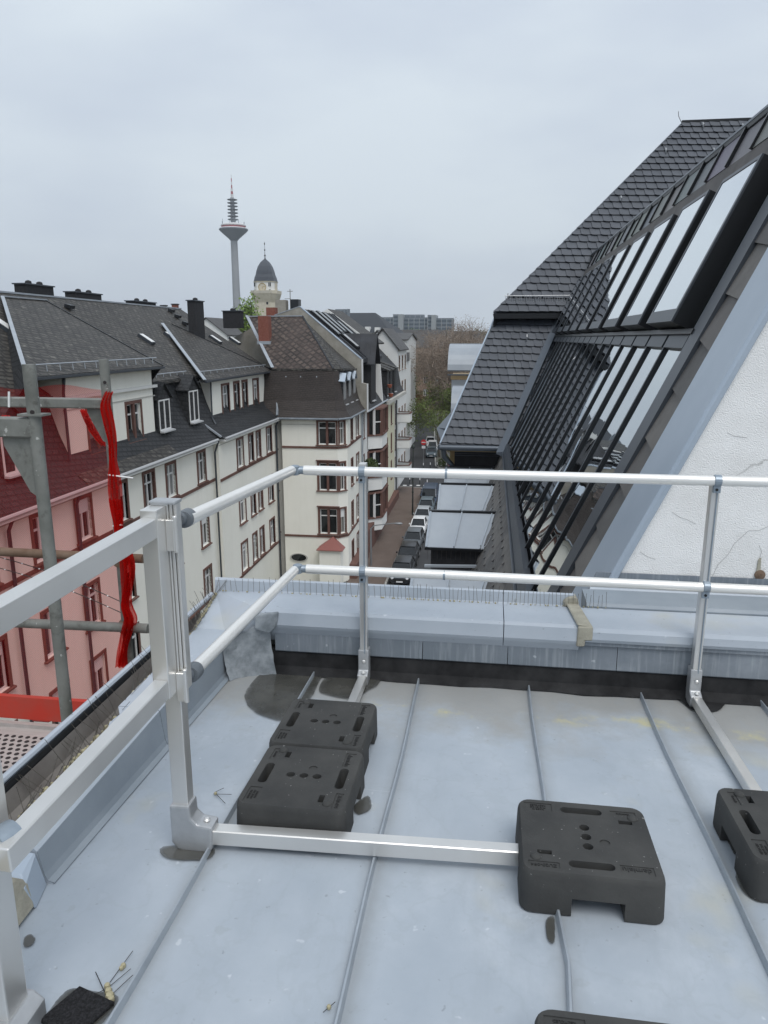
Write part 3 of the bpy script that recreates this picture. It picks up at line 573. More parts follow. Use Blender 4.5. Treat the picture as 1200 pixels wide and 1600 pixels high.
# --- gate
gate = thing('safety_gate', 'hinged aluminium gate of two square bars between two posts at left', 'gate', (-.9, 1.5, rz(1.5)))
MB().box(-.920, -.872, 1.806, 1.864, -1.0, -.448).build('stile', 'aluminium', gate, bevel=.003, seg=2)
MB().bar((-.895, 1.806, -.497), (-.905, 1.12, -.512), .042, .056).build('top_bar', 'aluminium', gate, bevel=.003)
MB().bar((-.895, 1.806, -.968), (-.915, 1.12, -.990), .042, .056).build('bottom_bar', 'aluminium', gate, bevel=.003)
# near left post with clamps
lpst = thing('guardrail_post', 'tall aluminium post cut off by the left edge of the picture', 'post', (-1.0, 1.2, rz(1.2)))
MB().box(-1.055, -.985, 1.165, 1.235, rz(1.2) + .02, -.36).build('post', 'aluminium', lpst, bevel=.004, seg=2)
MB().box(-.985, -.965, 1.18, 1.225, rz(1.2) + .52, -.42).build('hinge_profile', 'aluminium', lpst, bevel=.004)
MB().prism([(-1.07, 1.15, rz(1.2) + .003), (-.955, 1.15, rz(1.2) + .003), (-.955, 1.15, rz(1.2) + .05), (-.98, 1.15, rz(1.2) + .07), (-1.07, 1.15, rz(1.2) + .07)], (0, .1, 0)).build('foot_bracket', 'cast_alu', lpst, bevel=.006, seg=2)
for z, dx in ((-.535, -.06), (-.985, .0)):
    MB().lathe((-.935 + dx, 1.165, z), [(.02, -.025), (.036, -.022), (.038, 0), (.036, .022), (.02, .026)], 20, (.35, 1, 0)).build('clamp', 'galvanised', lpst, smooth=True)
    MB().tube((-.94 + dx, 1.15, z - .004), (-.97 + dx, .3, z + .03), .0215, 18).build('rail', 'alu_tube', lpst, smooth=True)
# --- ballast blocks
BW, BD, BH = .388, .358, .124
def rbox(w, d, h, r, n=5):
    pts = []
    for cx, cy, a0 in ((w / 2 - r, d / 2 - r, 0), (-w / 2 + r, d / 2 - r, 90), (-w / 2 + r, -d / 2 + r, 180), (w / 2 - r, -d / 2 + r, 270)):
        for k in range(n + 1): a = R(a0 + 90 * k / n); pts.append((cx + r * math.cos(a), cy + r * math.sin(a)))
    rings = []
    for s, z in ((.995, 0), (1.0, .004), (.985, h - .016), (.972, h - .005), (.955, h)): rings.append([V3((x * s, y * s, z)) for x, y in pts])
    return MB().loft(rings)
def capsule(cx, cy, lx, ly, z0, z1):
    pts = []; r = min(lx, ly) / 2
    for k in range(9): a = R(-90 + 180 * k / 8); pts.append((lx / 2 - r + r * math.cos(a), r * math.sin(a)) if lx > ly else (r * math.cos(a), ly / 2 - r + r * math.sin(a)))
    q = [(x, y) for x, y in pts] + [(-x, -y) for x, y in pts]
    if lx <= ly: q = []; q = [(r * math.cos(R(180 * k / 8)), ly / 2 - r + r * math.sin(R(180 * k / 8))) for k in range(9)] + [(r * math.cos(R(180 + 180 * k / 8)), -ly / 2 + r + r * math.sin(R(180 + 180 * k / 8))) for k in range(9)]
    return MB().prism([(cx + x, cy + y, z0) for x, y in q], (0, 0, z1 - z0))
cut = []
for sy in (-1, 1): cut.append(capsule(0, sy * BD * .36, .125, .03, BH - .07, BH + .02))
for sx, sy in ((-1, -.42), (1, .42)): cut.append(MB().box(sx * .125 - .02, sx * .125 + .02, sy * .21 - .009, sy * .21 + .009, BH - .06, BH + .02))
for hx, hy in ((0, .045), (0, 0), (.0, -.045), (.05, -.02)): cut.append(MB().lathe((hx, hy, BH - .05 if hx == 0 else BH - .004), [(.015, 0), (.015, .08)], 14))
for tx, ty, tw, th in ((-.13, .135, .085, .04), (.125, .135, .075, .022), (-.13, -.142, .085, .026), (.12, -.132, .09, .036)): cut.append(MB().box(tx - tw / 2, tx + tw / 2, ty - th / 2, ty + th / 2, BH - .003, BH + .02))
cut.append(MB().box(-.055, .085, -BD, BD, -.02, .052)); cut.append(MB().box(-BW, BW, -.05, .05, -.02, .05))
me0 = rbox(BW, BD, BH, .035).mesh('rubber_block', bevel=0)
block_me = boolean(me0, [c.mesh('rubber_block', uv=False) for c in cut])
bm = bmesh.new(); bm.from_mesh(block_me)
for e in bm.edges: e.smooth = e.calc_face_angle(0) < .7 if len(e.link_faces) == 2 else False
bm.to_mesh(block_me); bm.free(); block_me.polygons.foreach_set('use_smooth', [True] * len(block_me.polygons))
nub_me = MB().lathe((0, 0, 0), [(.016, -.002), (.0155, .002), (.012, .006), (.005, .009), (0, .0095)], 14).mesh('rubber_block', smooth=True)
txts = []
for s, sz, x, y, rot in (('damialu', .026, .12, -.128, 180), ('ZU20-094', .017, -.13, -.142, 180), ('RECYCLED', .010, -.13, .145, 180), ('PVC 24 KG', .010, -.13, .134, 180), ('MADE IN', .009, -.13, .124, 180), ('damialu', .013, .125, .135, 180)):
    tm = text_mesh(s, sz); tm.materials.append(MATS['rubber_print']); txts.append((tm, x, y, rot))
def block(label, x, y, rot):
    M = Matrix.Translation((x, y, rz(y) + .004)) @ Matrix.Rotation(-math.atan(SL), 4, 'X') @ Matrix.Rotation(R(rot), 4, 'Z')
    t = thing('ballast_block', label, 'ballast block', (x, y, rz(y)), 'rubber ballast blocks holding the guardrail')
    b = link('block_body', block_me, t, M)
    for nx, ny in ((-.15, -.112), (.15, .112)): link('nub', nub_me, b, M @ Matrix.Translation((nx, ny, BH)))
    for tm, tx, ty, tr in txts: link('moulded_lettering', tm, b, M @ Matrix.Translation((tx, ty, BH - .0025)) @ Matrix.Rotation(R(tr), 4, 'Z'))
block('dark grey ballast block at the end of the horizontal aluminium arm, mid right', .318, 1.925, 0)
block('front one of two ballast blocks side by side behind the aluminium arm', -.575, 2.124, 90)
block('rear one of two touching ballast blocks, nearest the wet corner', -.588, 2.514, 90)
block('ballast block cut off by the right edge of the picture', .945, 2.075, 90)
block('ballast block cut off by the bottom edge of the picture', .325, 1.135, 0)
# --- bits lying on the roof
mt = thing('rubber_mat', 'black rubber mat on a wet patch in the bottom left corner', 'mat', (-.9, 1.2, rz(1.2)))
c0, c1, c2 = roofp(125, 1547), roofp(180, 1572), roofp(62, 1600)
MB().prism([c0 + V3((0, 0, .002)), c1 + V3((0, 0, .002)), c1 + (c2 - c0) + V3((0, 0, .002)), c2 + V3((0, 0, .002))], (0, 0, .012)).build('sheet', 'rubber_mat', mt, bevel=.002)
def spikebit(label, p, q, wires, g):
    t = thing('broken_spike', label, 'broken spike', tuple(p), 'broken bird spikes lying on the roof')
    m = MB()
    for a, b in wires: m.tube(roofp(*a) + V3((0, 0, .006)), roofp(*b) + V3((0, 0, .012)), .0011, 4)
    m.build('wire', 'wire_dark', t)
    gm = MB()
    for a, r in g: gm.lathe(roofp(*a) + V3((0, 0, .008)), [(0, -r), (r * .8, -r * .6), (r, 0), (r * .75, r * .7), (0, r)], 8)
    gm.build('glue_lump', 'glue', t, smooth=True)['kind'] = 'stuff'
spikebit('loose spike with one glue bead lying left of the seam', roofp(190, 1515), None, [((172, 1538), (208, 1492))], [((193, 1513), .007), ((190, 1517), .006)])
spikebit('broken spike clip with several wires beside the rubber mat', roofp(170, 1560), None, [((165, 1556), (150, 1525)), ((165, 1550), (205, 1520)), ((172, 1560), (208, 1530)), ((168, 1548), (148, 1560))], [((168, 1545), .008), ((170, 1553), .009), ((172, 1561), .011), ((174, 1566), .009)])
spikebit('small spike fragment lying left of the front ballast block', roofp(338, 1243), None, [((333, 1243), (362, 1246)), ((338, 1243), (352, 1260)), ((336, 1240), (350, 1236))], [((337, 1243), .006)])
spikebit('tiny spike fragment lying at the bottom edge', roofp(515, 1578), None, [((505, 1585), (524, 1572))], [((514, 1578), .006)])
# ------------------------------------------------------------------ glazed roof building on the right
TV = math.atan(2.2); SV = V3((math.cos(TV), 0, math.sin(TV))); SN = V3((-math.sin(TV), 0, math.cos(TV))); SP0 = V3((0, 0, -2.789))
def sp(Y, s, n=0.): return SP0 + SV * s + SN * n + V3((0, Y, 0))
def sbox(mb, Y0, Y1, s0, s1, n0, n1): return mb.obox(sp(Y0, s0, n0), V3((0, Y1 - Y0, 0)), SV * (s1 - s0), SN * (n1 - n0))
def slope_s(x, y, n=0.): p = onplane(x, y, SP0 + SN * n, SN); return (p - SP0).dot(SV), p.y
gb = thing('glazed_roof_building', 'steep roof with a long band of black-framed glazing and a white stucco gable', 'building', (1.5, 9, -3))
S0, SS, ST, SR = .985, 3.02, 4.23, 4.86       # glass foot, split, casement top, ridge
YN = 5.02; PITCHY = .603; NB = 20
# stucco gable
def xs_(z): return (z + 2.789) / 2.2
g = MB(); e0, e1 = sp(3.80, 1.3, .028), sp(3.80, 5.3, .028); g.prism([e0, (6.5, 3.80, e0.z), (6.5, 3.80, e1.z), e1], (0, .35, 0)); g.prism([(e0.x, 3.8, -1.9), (6.5, 3.8, -1.9), (6.5, 3.8, e0.z - .0), (e0.x, 3.8, e0.z - .0)], (0, .34, 0)); g.build('gable_wall', 'stucco_white', gb)
MB().prism([(.56, 3.797, -1.235), (6, 3.797, -1.235), (6, 3.797, -1.19), (.58, 3.797, -1.19)], (0, -.008, 0)).build('base_flashing', 'zinc_wall', gb)
for cr_pts in ([(1112, 903), (1122, 882), (1138, 866), (1147, 850), (1160, 838), (1170, 829), (1185, 829), (1204, 821)], [(1050, 800), (1062, 808), (1074, 812), (1087, 819)], [(1137, 676), (1146, 681), (1158, 683), (1168, 684)], [(1183, 886), (1187, 872), (1190, 862), (1186, 852)], [(1000, 862), (1012, 870), (1024, 874)]):
    MB().path([atY(x, y, 3.7985) for x, y in cr_pts], .0006, 4).build('crack', 'crack_line', gb)
# zinc verge coping over the gable
m = MB(); q = [sp(3.775, 1.25, .026), sp(3.775, 1.25, .055), sp(3.79, 1.25, .066), sp(4.37, 1.25, .045), sp(4.385, 1.25, .035), sp(4.385, 1.25, -.05)]
m.prism(q, SV * 3.9); m.build('verge_coping', 'zinc_new', gb, bevel=.004)
MB().prism([sp(3.80, .6, -.03), sp(3.80, .6, .035), sp(4.37, .6, .03), sp(4.37, .6, -.03)], SV * .66).build('verge_foot', 'zinc_new', gb, bevel=.006)
# big slates between verge and glazing
def slate_piece(parent, pts, ext, k, warm=False):
    return MB().prism(pts, ext).build('slate', ('slate_warm_%d' % (k % 3)) if warm else 'slate_%d' % (k % 5), parent)
k = 0; s = .2
while s < 4.8:
    h = .30 + .02 * random.random(); sk = random.uniform(-.02, .02)
    slate_piece(gb, [sp(4.375, s - .03, .022), sp(4.76, s + .03 + sk, .022), sp(4.76, s + h + .07, .002), sp(4.375, s + h + .05, .002)], SN * .010, k, True); k += 1; s += h
sbox(MB(), 3.9, 4.95, -2.2, 4.8, -.2, .0).build('boarding', 'chimney_black', gb)
# frame at the near side of the glazing
sbox(MB(), 4.735, 4.765, S0 - .1, SR - .45, .0, .045).build('side_frame', 'frame_grey', gb)
sbox(MB(), 4.765, YN - .03, S0 - .1, SR - .45, -.02, .040).build('side_frame', 'frame_grey', gb)
# backing + ridge block (dark interior)
sbox(MB(), 4.9, 18, -2.4, SR, -.35, -.06).build('roof_deck', 'chimney_black', gb)
# valley with the cross roof: Y at which the slope ends, as a function of s
def YV(s): return 14.0 + (s - 1.0) * (16.85 - 14.0) / 3.78
# lower panes and glazing bars
for k in range(NB):
    y0 = YN + k * PITCHY; y1 = y0 + PITCHY
    smin = S0 if y1 < 14 else max(S0, 1.0 + (y1 - 14.0) * 3.78 / 2.85)
    if smin < SS - .15:
        tl = random.uniform(-.004, .004); t2 = random.uniform(-.004, .004)
        MB().prism([sp(y0 + .015, smin, .0), sp(y1 - .015, smin, tl), sp(y1 - .015, SS - .04, t2), sp(y0 + .015, SS - .04, 0)], -SN * .02).build('pane', 'roof_glass', gb)
        if k:
            sbox(MB(), y0 - .016, y0 + .016, smin - .10, SS, -.02, .018).build('glazing_bar', 'black_frame', gb)
            sbox(MB(), y0 - .014, y0 + .014, smin - .10, SS, .0185, .021).build('bar_cap', 'frame_grey', gb)
# middle rail
for k in range(NB - 1):
    y0 = YN + k * PITCHY
    if y0 + PITCHY < 16.0: sbox(MB(), y0 + .03, y0 + PITCHY - .03, SS - .04, SS + .05, .0, .03).build('transom', 'frame_grey', gb)
sbox(MB(), 4.95, 16.2, SS + .05, SS + .085, .0, .05).build('transom_rail', 'black_frame', gb)
# upper: fixed pane in the first bay, then casements pushed out parallel to the roof
sbox(MB(), YN - .02, 15.2, SS + .08, ST + .05, -.03, -.01).build('pane', 'green_glass', gb)
for k in range(4):
    sbox(MB(), YN + .03 + k * .08, YN + .045 + k * .08, SS + .08, ST, -.009, .0).build('interior_bar', mat('green_bar_%d' % k, (.01, .035, .028), .5), gb) if k < 2 else None
for k in range(9):
    y0 = 5.24 + k * 1.165; y1 = y0 + .82
    if y1 > 15.4: break
    smin = SS + .10 if y1 < 15.4 else SS + .10 + (y1 - 15.4) * 1.3
    c = sbox(MB(), y0, y1, smin, ST, -.02, .125).build('casement', 'black_frame', gb)
    fr = MB(); 
    for a in ((y0 + .002, y0 + .045, smin, ST), (y1 - .03, y1 - .002, smin, ST), (y0 + .045, y1 - .03, smin, smin + .09), (y0 + .045, y1 - .03, ST - .03, ST)): sbox(fr, a[0], a[1], a[2], a[3], .125, .138)
    fr.build('casement_frame', 'frame_grey', c)
    sbox(MB(), y0 + .045, y1 - .03, smin + .09, ST - .03, .1255, .134).build('pane', 'roof_glass_upper', c)
    MB().path([sp(y1 + .03, ST - .25, .0), sp(y1 + .02, ST - .12, .10)], .008, 5).build('stay', 'cast_alu', c)
# band above the casements: dark board + lighter metal trapezoids, ridge cap
sbox(MB(), 4.9, 17.2, ST + .03, ST + .30, -.05, .03).build('head_board', mat('head_board', (.075, .07, .066), .7, 0, .3, (.12, .11, .105), 4, 6, (.3, .7)), gb)
k = 0; y = 5.0
while y < 16.8:
    sbox(MB(), y + .01, y + PITCHY - .02, ST + .305, SR - .03, -.03, .025 + .01 * (k % 2)).build('ridge_sheet', mat('ridge_sheet_%d' % k, tuple(c_ * random.uniform(.9, 1.15) for c_ in (.16, .165, .17)), .5, .2), gb)
    MB().prism([sp(y + PITCHY - .02, ST + .30, .0), sp(y + PITCHY + .01, ST + .30, .0), sp(y + PITCHY + .01, SR, .0), sp(y + PITCHY - .02, SR, .0)], SN * .055).build('seam', 'black_frame', gb); y += PITCHY; k += 1
rg = MB(); rg.prism([sp(4.9, SR - .03, .04), sp(4.9, SR, .06), sp(4.9, SR, .06) + V3((.3, 0, .02)), sp(4.9, SR - .03, .0) + V3((.3, 0, -.1))], (0, 12.1, 0)); rg.build('ridge_cap', 'black_frame', gb)
MB().prism([sp(4.9, SR - .005, .062), sp(4.9, SR + .02, .066), sp(4.9, SR + .02, .066) + V3((.2, 0, .005))], (0, 12.1, 0)).build('ridge_trim', 'frame_edge', gb)
MB().prism([sp(4.0, SR, 0), sp(4.0, SR, 0) + V3((3.5, 0, .1)), V3((6, 4.0, -3)), V3((1.2, 4.0, -3))], (0, 13, 0)).build('roof_core', 'chimney_black', gb)
# foot flashing and slate slope below
MB().prism([sp(3.7, S0 - .05, .0), sp(3.7, S0 - .06, .06), sp(3.7, S0 - .20, .055), sp(3.7, S0 - .215, .0)], (0, 10.35, 0)).build('foot_flashing', 'frame_grey', gb)
MB().prism([sp(3.7, S0 - .215, .02), sp(3.7, S0 - .215, .07), sp(3.7, S0 - .235, .07), sp(3.7, S0 - .235, .02)], (0, 10.4, 0)).build('flashing_edge', 'frame_edge', gb)
kk = 0
for r_ in range(11):
    s0 = S0 - .25 - (r_ + 1) * .235; y = 3.5 - (r_ % 3) * .1
    while y < 14.2:
        w = .30
        if sp(y, s0).x > -1.02 and y > 4.0:
            sk = .05; slate_piece(gb, [sp(y, s0 + .06, .026), sp(y + .10, s0, .028), sp(y + w + .02, s0 + .10, .028), sp(y + w + .02, s0 + .29, .004), sp(y, s0 + .27, .004)], SN * .009, random.randrange(3), True) if kk < 300 else None; kk += 1
        y += w
for i in range(14):   # bent snow hooks
    y = 6.2 + i * .55; s = .05 - .55 * (i % 3) * .3
    MB().path([sp(y, s + .2, .03), sp(y, s + .05, .035), sp(y - .02, s - .02, .07), sp(y - .02, s + .03, .11)], .007, 5).build('snow_hook', 'cast_alu', gb, smooth=True)
# street wall of that building
MB().box(-1.05, 1.2, 3.72, 13.9, -19.2, -4.9).build('street_wall', 'plaster_ochre', gb)
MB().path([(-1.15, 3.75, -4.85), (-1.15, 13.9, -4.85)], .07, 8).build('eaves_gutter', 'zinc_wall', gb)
# rusty fixing disc in the gable
dsc = MB().lathe(atY(1187, 898, 3.797), [(.0, 0), (.026, 0), (.026, .006), (.008, .012), (0, .012)], 16, (0, -1, 0)).build('wall_anchor', 'rusty_tube', gb)
MB().prism([(1.365, 3.799, -1.16), (1.385, 3.799, -1.16), (1.38, 3.799, -1.08), (1.368, 3.799, -1.09)], (0, -.006, 0)).build('mortar_smear', 'cement', gb)
# --- small zinc dormers
dn = ['nearest zinc-roofed dormer, mostly hidden behind the parapet lip', 'second zinc-roofed dormer, the largest seen whole, with a dark cheek', 'third small zinc-roofed dormer going away from the parapet', 'farthest small zinc-roofed dormer, below the slate building gutter']
for (ye, yr, lab, dz_) in zip((7.25, 9.67, 11.92, 13.55), (7.95, 10.37, 12.45, 14.15), dn, (-.13, 0, 0, 0)):
    t = thing('dormer', lab, 'dormer', (-.4, (ye + yr) / 2, -3.4), 'small zinc dormers on the right-hand roof')
    ze, zr_ = -2.80 + dz_, -2.46 + dz_; xf = -.80
    yb = yr + (yr - ye)
    def lid(x0e, x0r, x1e, x1r, nm, mm, lift=0.): MB().prism([(x0e, ye, ze + lift), (x1e, ye, ze + lift), (x1r, yr, zr_ + lift), (x0r, yr, zr_ + lift)], (0, -.008, .022)).build(nm, mm, t)
    xe, xr = xs_(ze) + .0, xs_(zr_) + .0; mide, midr = (xf + xe) / 2 - .02, (xf + xr) / 2 - .02
    lid(xf, xf, mide - .004, midr - .004, 'roof_sheet', 'zinc_lid'); lid(mide + .004, midr + .004, xe - .07, xr - .07, 'roof_sheet', 'zinc_lid'); lid(xe - .06, xr - .06, xe, xr, 'side_flashing', 'zinc_lid')
    MB().bar((mide, ye, ze + .03), (midr, yr, zr_ + .03), .016, .03).build('seam', 'seam_metal', t)
    MB().bar((xe - .065, ye, ze + .025), (xr - .065, yr, zr_ + .025), .014, .03).build('seam', 'seam_metal', t)
    MB().bar((xf, ye - .01, ze + .012), (xf, yr, zr_ + .02), .03, .04).build('verge', 'seam_metal', t)
    MB().bar((xf - .02, yr, zr_ + .02), (xr, yr, zr_ + .025), .06, .035).build('ridge', 'black_frame', t)
    MB().bar((xf - .02, ye - .012, ze), (xe, ye - .012, ze), .03, .035).build('eave_trim', 'black_frame', t)
    MB().prism([(xf, yr, zr_), (xr, yr, zr_), (xe, yb, ze), (xf, yb, ze)], (0, .008, .02)).build('roof_sheet', 'zinc_lid', t)
    MB().prism([(xf + .06, ye + .07, ze - .02), (xe + .1, ye + .07, ze - .02), (xs_(-3.6), ye + .07, -3.55), (xf + .06, ye + .07, -3.55)], (0, .03, 0)).build('cheek', 'chimney_black', t)
    MB().prism([(xf + .06, ye + .08, -4.2), (xf + .06, yb - .05, -4.2), (xf + .06, yb - .05, ze), (xf + .06, yr, zr_ - .04), (xf + .06, ye + .08, ze)], (.04, 0, 0)).build('front', 'chimney_black', t)
    sg = MB()
    for i in range(12): x = xf + .02 + i * .065; sg.tube((x, ye - .02, ze + .02), (x + random.uniform(-.01, .01), ye - .03, ze - .14), .002, 3)
    sg.build('spikes', 'wire_dark', t)['kind'] = 'stuff'
    MB().bar((xf - .01, ye - .1, -3.02), (xe + .08, ye - .1, -2.99), .05, .03).build('cheek_rail', 'zinc_lid', t) if ye < 12 else None
# ------------------------------------------------------------------ slate building across the far end of the glazing
cb = thing('slate_house', 'tall house with scalloped dark slate roof faces behind the glazed roof', 'building', (1, 16, -4))
EY, EZ, TY, TZ = 13.95, -1.98, 15.85, .40
def clip(poly, a, b, c):   # keep a*x+b*y<=c
    out = []
    for i in range(len(poly)):
        p, q = poly[i], poly[(i + 1) % len(poly)]; dp, dq = a * p[0] + b * p[1] - c, a * q[0] + b * q[1] - c
        if dp <= 0: out.append(p)
        if (dp < 0 < dq) or (dq < 0 < dp): t = dp / (dp - dq); out.append((p[0] + (q[0] - p[0]) * t, p[1] + (q[1] - p[1]) * t))
    return out
def slate_field(parent, O, U, Vv, poly, w, h, maxn, seed, slope=0.):
    """scalloped slates laid in courses inside a convex polygon (u,v) of a roof plane"""
    O, U, Vv = V3(O), V3(U).normalized(), V3(Vv).normalized(); Nn = U.cross(Vv).normalized(); rnd = random.Random(seed)
    us = [p[0] for p in poly]; vs = [p[1] for p in poly]; made = 0; rest = []
    area = sum(poly[i][0] * poly[(i + 1) % len(poly)][1] - poly[(i + 1) % len(poly)][0] * poly[i][1] for i in range(len(poly)))
    py = poly if area > 0 else poly[::-1]
    v = min(vs) - h; row = 0
    while v < max(vs) + h:
        u = min(us) - w - (row % 2) * w * .5 + rnd.random() * .05
        while u < max(us) + w:
            ww = w * rnd.uniform(.92, 1.1)
            vo = v + slope * u
            pl = [(u + .02, vo + h * .30), (u + w * .10, vo + h * .12), (u + w * .28, vo + h * .02), (u + w * .5, vo), (u + ww + .03, vo + .005), (u + ww + .03, vo + h * 1.25), (u + .0, vo + h * 1.25)]
            for i in range(len(py)):
                p, q = py[i], py[(i + 1) % len(py)]; ex, ey = q[0] - p[0], q[1] - p[1]; a, b = ey, -ex
                if pl: pl = clip(pl, a, b, a * p[0] + b * p[1])
            if len(pl) >= 3:
                pts = []
                for (a, b) in pl:
                    tt = max(0, min(1, (b - vo) / (h * 1.25))); ss = max(0, min(1, (a - u) / w)); pts.append(O + U * a + Vv * b + Nn * (.044 - .034 * tt - .018 * ss))
                ar = sum(pl[i][0] * pl[(i + 1) % len(pl)][1] - pl[(i + 1) % len(pl)][0] * pl[i][1] for i in range(len(pl)))
                if abs(ar) > .004: rest.append((pts, Nn, rnd.randrange(5)))
            u += ww
        v += h; row += 1
    rest.sort(key=lambda r: r[0][0].length)
    for pts, Nn, k in rest[:maxn]:
        so = MB().prism(pts, Nn * .011).build('slate', ['slate_%d' % k, 'slate_edge_shade'], parent)
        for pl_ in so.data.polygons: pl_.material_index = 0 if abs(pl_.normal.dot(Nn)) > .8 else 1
    if len(rest) > maxn:
        st = MB()
        for pts, Nn, k in rest[maxn:]: st.prism(pts, Nn * .011)
        o_ = st.build('slate_courses', ['slate_0', 'slate_edge_shade', 'slate_1', 'slate_4'], parent); o_['kind'] = 'stuff'
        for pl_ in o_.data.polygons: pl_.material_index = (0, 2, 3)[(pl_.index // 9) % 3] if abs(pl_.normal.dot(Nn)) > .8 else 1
    return len(rest)
LV = V3((0, TY - EY, TZ - EZ)); LL = LV.length; LV.normalize()
# lower face (u = X, v along the slope)
xl0, xl1 = -.90, .07
lowpoly = [(xl0, 0), (.42, 0), (1.62, LL), (xl1, LL)]
c1 = slate_field(cb, (0, EY, EZ), (1, 0, 0), LV, lowpoly, .165, .178, 170, 3, -.03)
MB().prism([(xl0, EY, EZ - .03), (1.2, EY, EZ - .03), (1.9, TY, TZ - .03), (xl1, TY, TZ - .03)], (0, .03, -.04)).build('roof_boarding', 'chimney_black', cb)
UY0, UZ0, RY, RZ_ = 15.62, .50, 18.7, 4.66
UV_ = V3((0, RY - UY0, RZ_ - UZ0)); UL = UV_.length; UV_.normalize()
up = [(.0, 0), (1.75, 0), (6.2, UL), (4.05, UL)]
c2 = slate_field(cb, (0, UY0, UZ0), (1, 0, 0), UV_, up, .20, .185, 128, 5, -.04)
MB().prism([(.02, UY0, UZ0 - .03), (2.5, UY0, UZ0 - .03), (7.2, RY, RZ_ - .03), (4.06, RY, RZ_ - .03)], (0, .03, -.03)).build('roof_boarding', 'chimney_black', cb)
# hips, ridge, cornice
MB().bar((.03, UY0 + .0, UZ0 - .01), (4.06, RY, RZ_ - .0), .05, .05).build('hip', 'slate_2', cb)
MB().bar((4.02, RY, RZ_ + .02), (7.5, RY, RZ_ + .02), .08, .05).build('ridge', 'black_frame', cb)
MB().prism([(.02, UY0, UZ0 - .06), (4.06, RY, RZ_ - .06), (.1, 19, -6), (-.95, 19, -6), (.02, TY, -1)], (.02, .02, 0)).build('side_boarding', 'chimney_black', cb)
MB().prism([(.0, UY0 - .05, UZ0 - .02), (1.9, UY0 - .05, UZ0 - .02), (1.9, UY0 - .05, UZ0 - .12), (.02, UY0 - .05, UZ0 - .12)], (0, .35, 0)).build('cornice', 'black_frame', cb)
# eaves gutter, fascia, downpipe, wall
gp = [(xl0 - .02, EY - .05), (.42, EY - .05)]
MB().path([(gp[0][0], gp[0][1], EZ - .045), (gp[1][0], gp[1][1], EZ - .045)], .055, 10).build('gutter', 'frame_edge', cb, smooth=True)
MB().path([(xl0 - .02, EY - .05, EZ - .04), (xl0 + .14, EY + 2.2, EZ + .02)], .05, 10).build('gutter', 'frame_edge', cb, smooth=True)
MB().path([(xl0 + .05, EY - .04, EZ - .09), (xl0 + .06, EY + .0, EZ - .22), (xl0 + .2, EY + .25, EZ - .42), (xl0 + .24, EY + .4, EZ - .8), (xl0 + .24, EY + .4, -6)], .05, 10).build('downpipe', 'frame_edge', cb, smooth=True)
MB().box(xl0 + .12, .6, EY + .12, EY + .2, EZ - .14, EZ - .06).build('fascia_board', 'wood_beige', cb)
MB().box(xl0 + .25, .6, EY + .3, EY + .36, EZ - .9, EZ - .14).build('louvre_backing', 'chimney_black', cb)
for i in range(3): MB().bar((xl0 + .25, EY + .28, EZ - .17 - i * .035), (.5, EY + .28, EZ - .17 - i * .035), .02, .012).build('louvre', 'frame_grey', cb)
MB().box(-.75, 3, EY + .4, 19, -19.2, EZ - .1).build('wall', 'plaster_ochre', cb)
# left verge strips of the lower face, zinc valley along the glazing
MB().bar((xl0 - .01, EY, EZ + .03), (xl1 - .02, TY, TZ + .03), .03, .03).build('verge_strip', 'zinc_new', cb)
vp = [sp(YV(s) - .03, s, .07) for s in (.72, 1.6, 2.4, SS, 3.6, 4.3, 4.78)]
vm = MB(); vm.loft([[p + V3((-.09, 0, 0)), p + V3((-.09, 0, .03)), p + V3((.05, -.03, .05)), p + V3((.05, -.03, -.05))] for p in vp]); vm.build('valley_sheet', 'frame_edge', cb)
# side dormer cheek seen as a dark slab beyond the hip
MB().prism([atY(876, 392, 17.2), atY(944, 322, 18.2), atY(944, 322, 18.2) + V3((.05, 1.2, -.05)), atY(876, 392, 17.2) + V3((.05, 1.2, -.05))], (-.06, 0, .05)).build('dormer_edge', 'black_frame', cb)
MB().prism([atY(752, 568, 15.2), atY(769, 522, 15.65), atY(769, 522, 15.65) + V3((0, 1, 0)), atY(752, 568, 15.2) + V3((0, 1, 0))], (-.04, 0, .03)).build('dormer_edge', 'black_frame', cb)
# snow guard on the cornice
sgm = MB(); y_ = UY0 + .12; z_ = UZ0 + .16
for z in (z_ + .02, z_ + .17): sgm.tube((.22, y_, z), (1.62, y_, z), .007, 5)
for i in range(30): x = .24 + i * .047; sgm.tube((x, y_, z_ + .02), (x + .01 * (-1) ** i, y_, z_ + .17), .004, 4)
for x in (.3, .9, 1.5): sgm.tube((x, y_ + .1, z_ - .02), (x, y_, z_ + .19), .008, 4)
sgm.build('snow_guard', 'cast_alu', cb)
for (x, y) in ((1098, 200), (1160, 202), (1040, 240), (1115, 240), (970, 315), (823, 532)):
    P = onplane(x, y, V3((0, UY0, UZ0)), V3((0, -(RZ_ - UZ0), RY - UY0))) if y < 400 else onplane(x, y, V3((0, EY, EZ)), V3((0, -(TZ - EZ), TY - EY)))
    MB().path([P + V3((0, .03, .12)), P + V3((0, -.03, .06)), P + V3((0, -.06, .0)), P + V3((0, -.10, .07))], .012, 5).build('roof_hook', 'cast_alu', cb, smooth=True)
wv = MB()
for (x, y, dx, dy) in ((1065, 192, -5, -18), (1180, 192, 3, -8), (1196, 190, 2, -12), (1040, 228, -6, -4), (985, 290, -5, -4), (795, 470, -1, -12)):
    P = atY(x, y, 18.0); Q = atY(x + dx, y + dy, 18.0); wv.path([P, P.lerp(Q, .5) + V3((-.03, 0, .02)), Q], .006, 4)
wv.build('lightning_wire', 'wire_dark', cb)
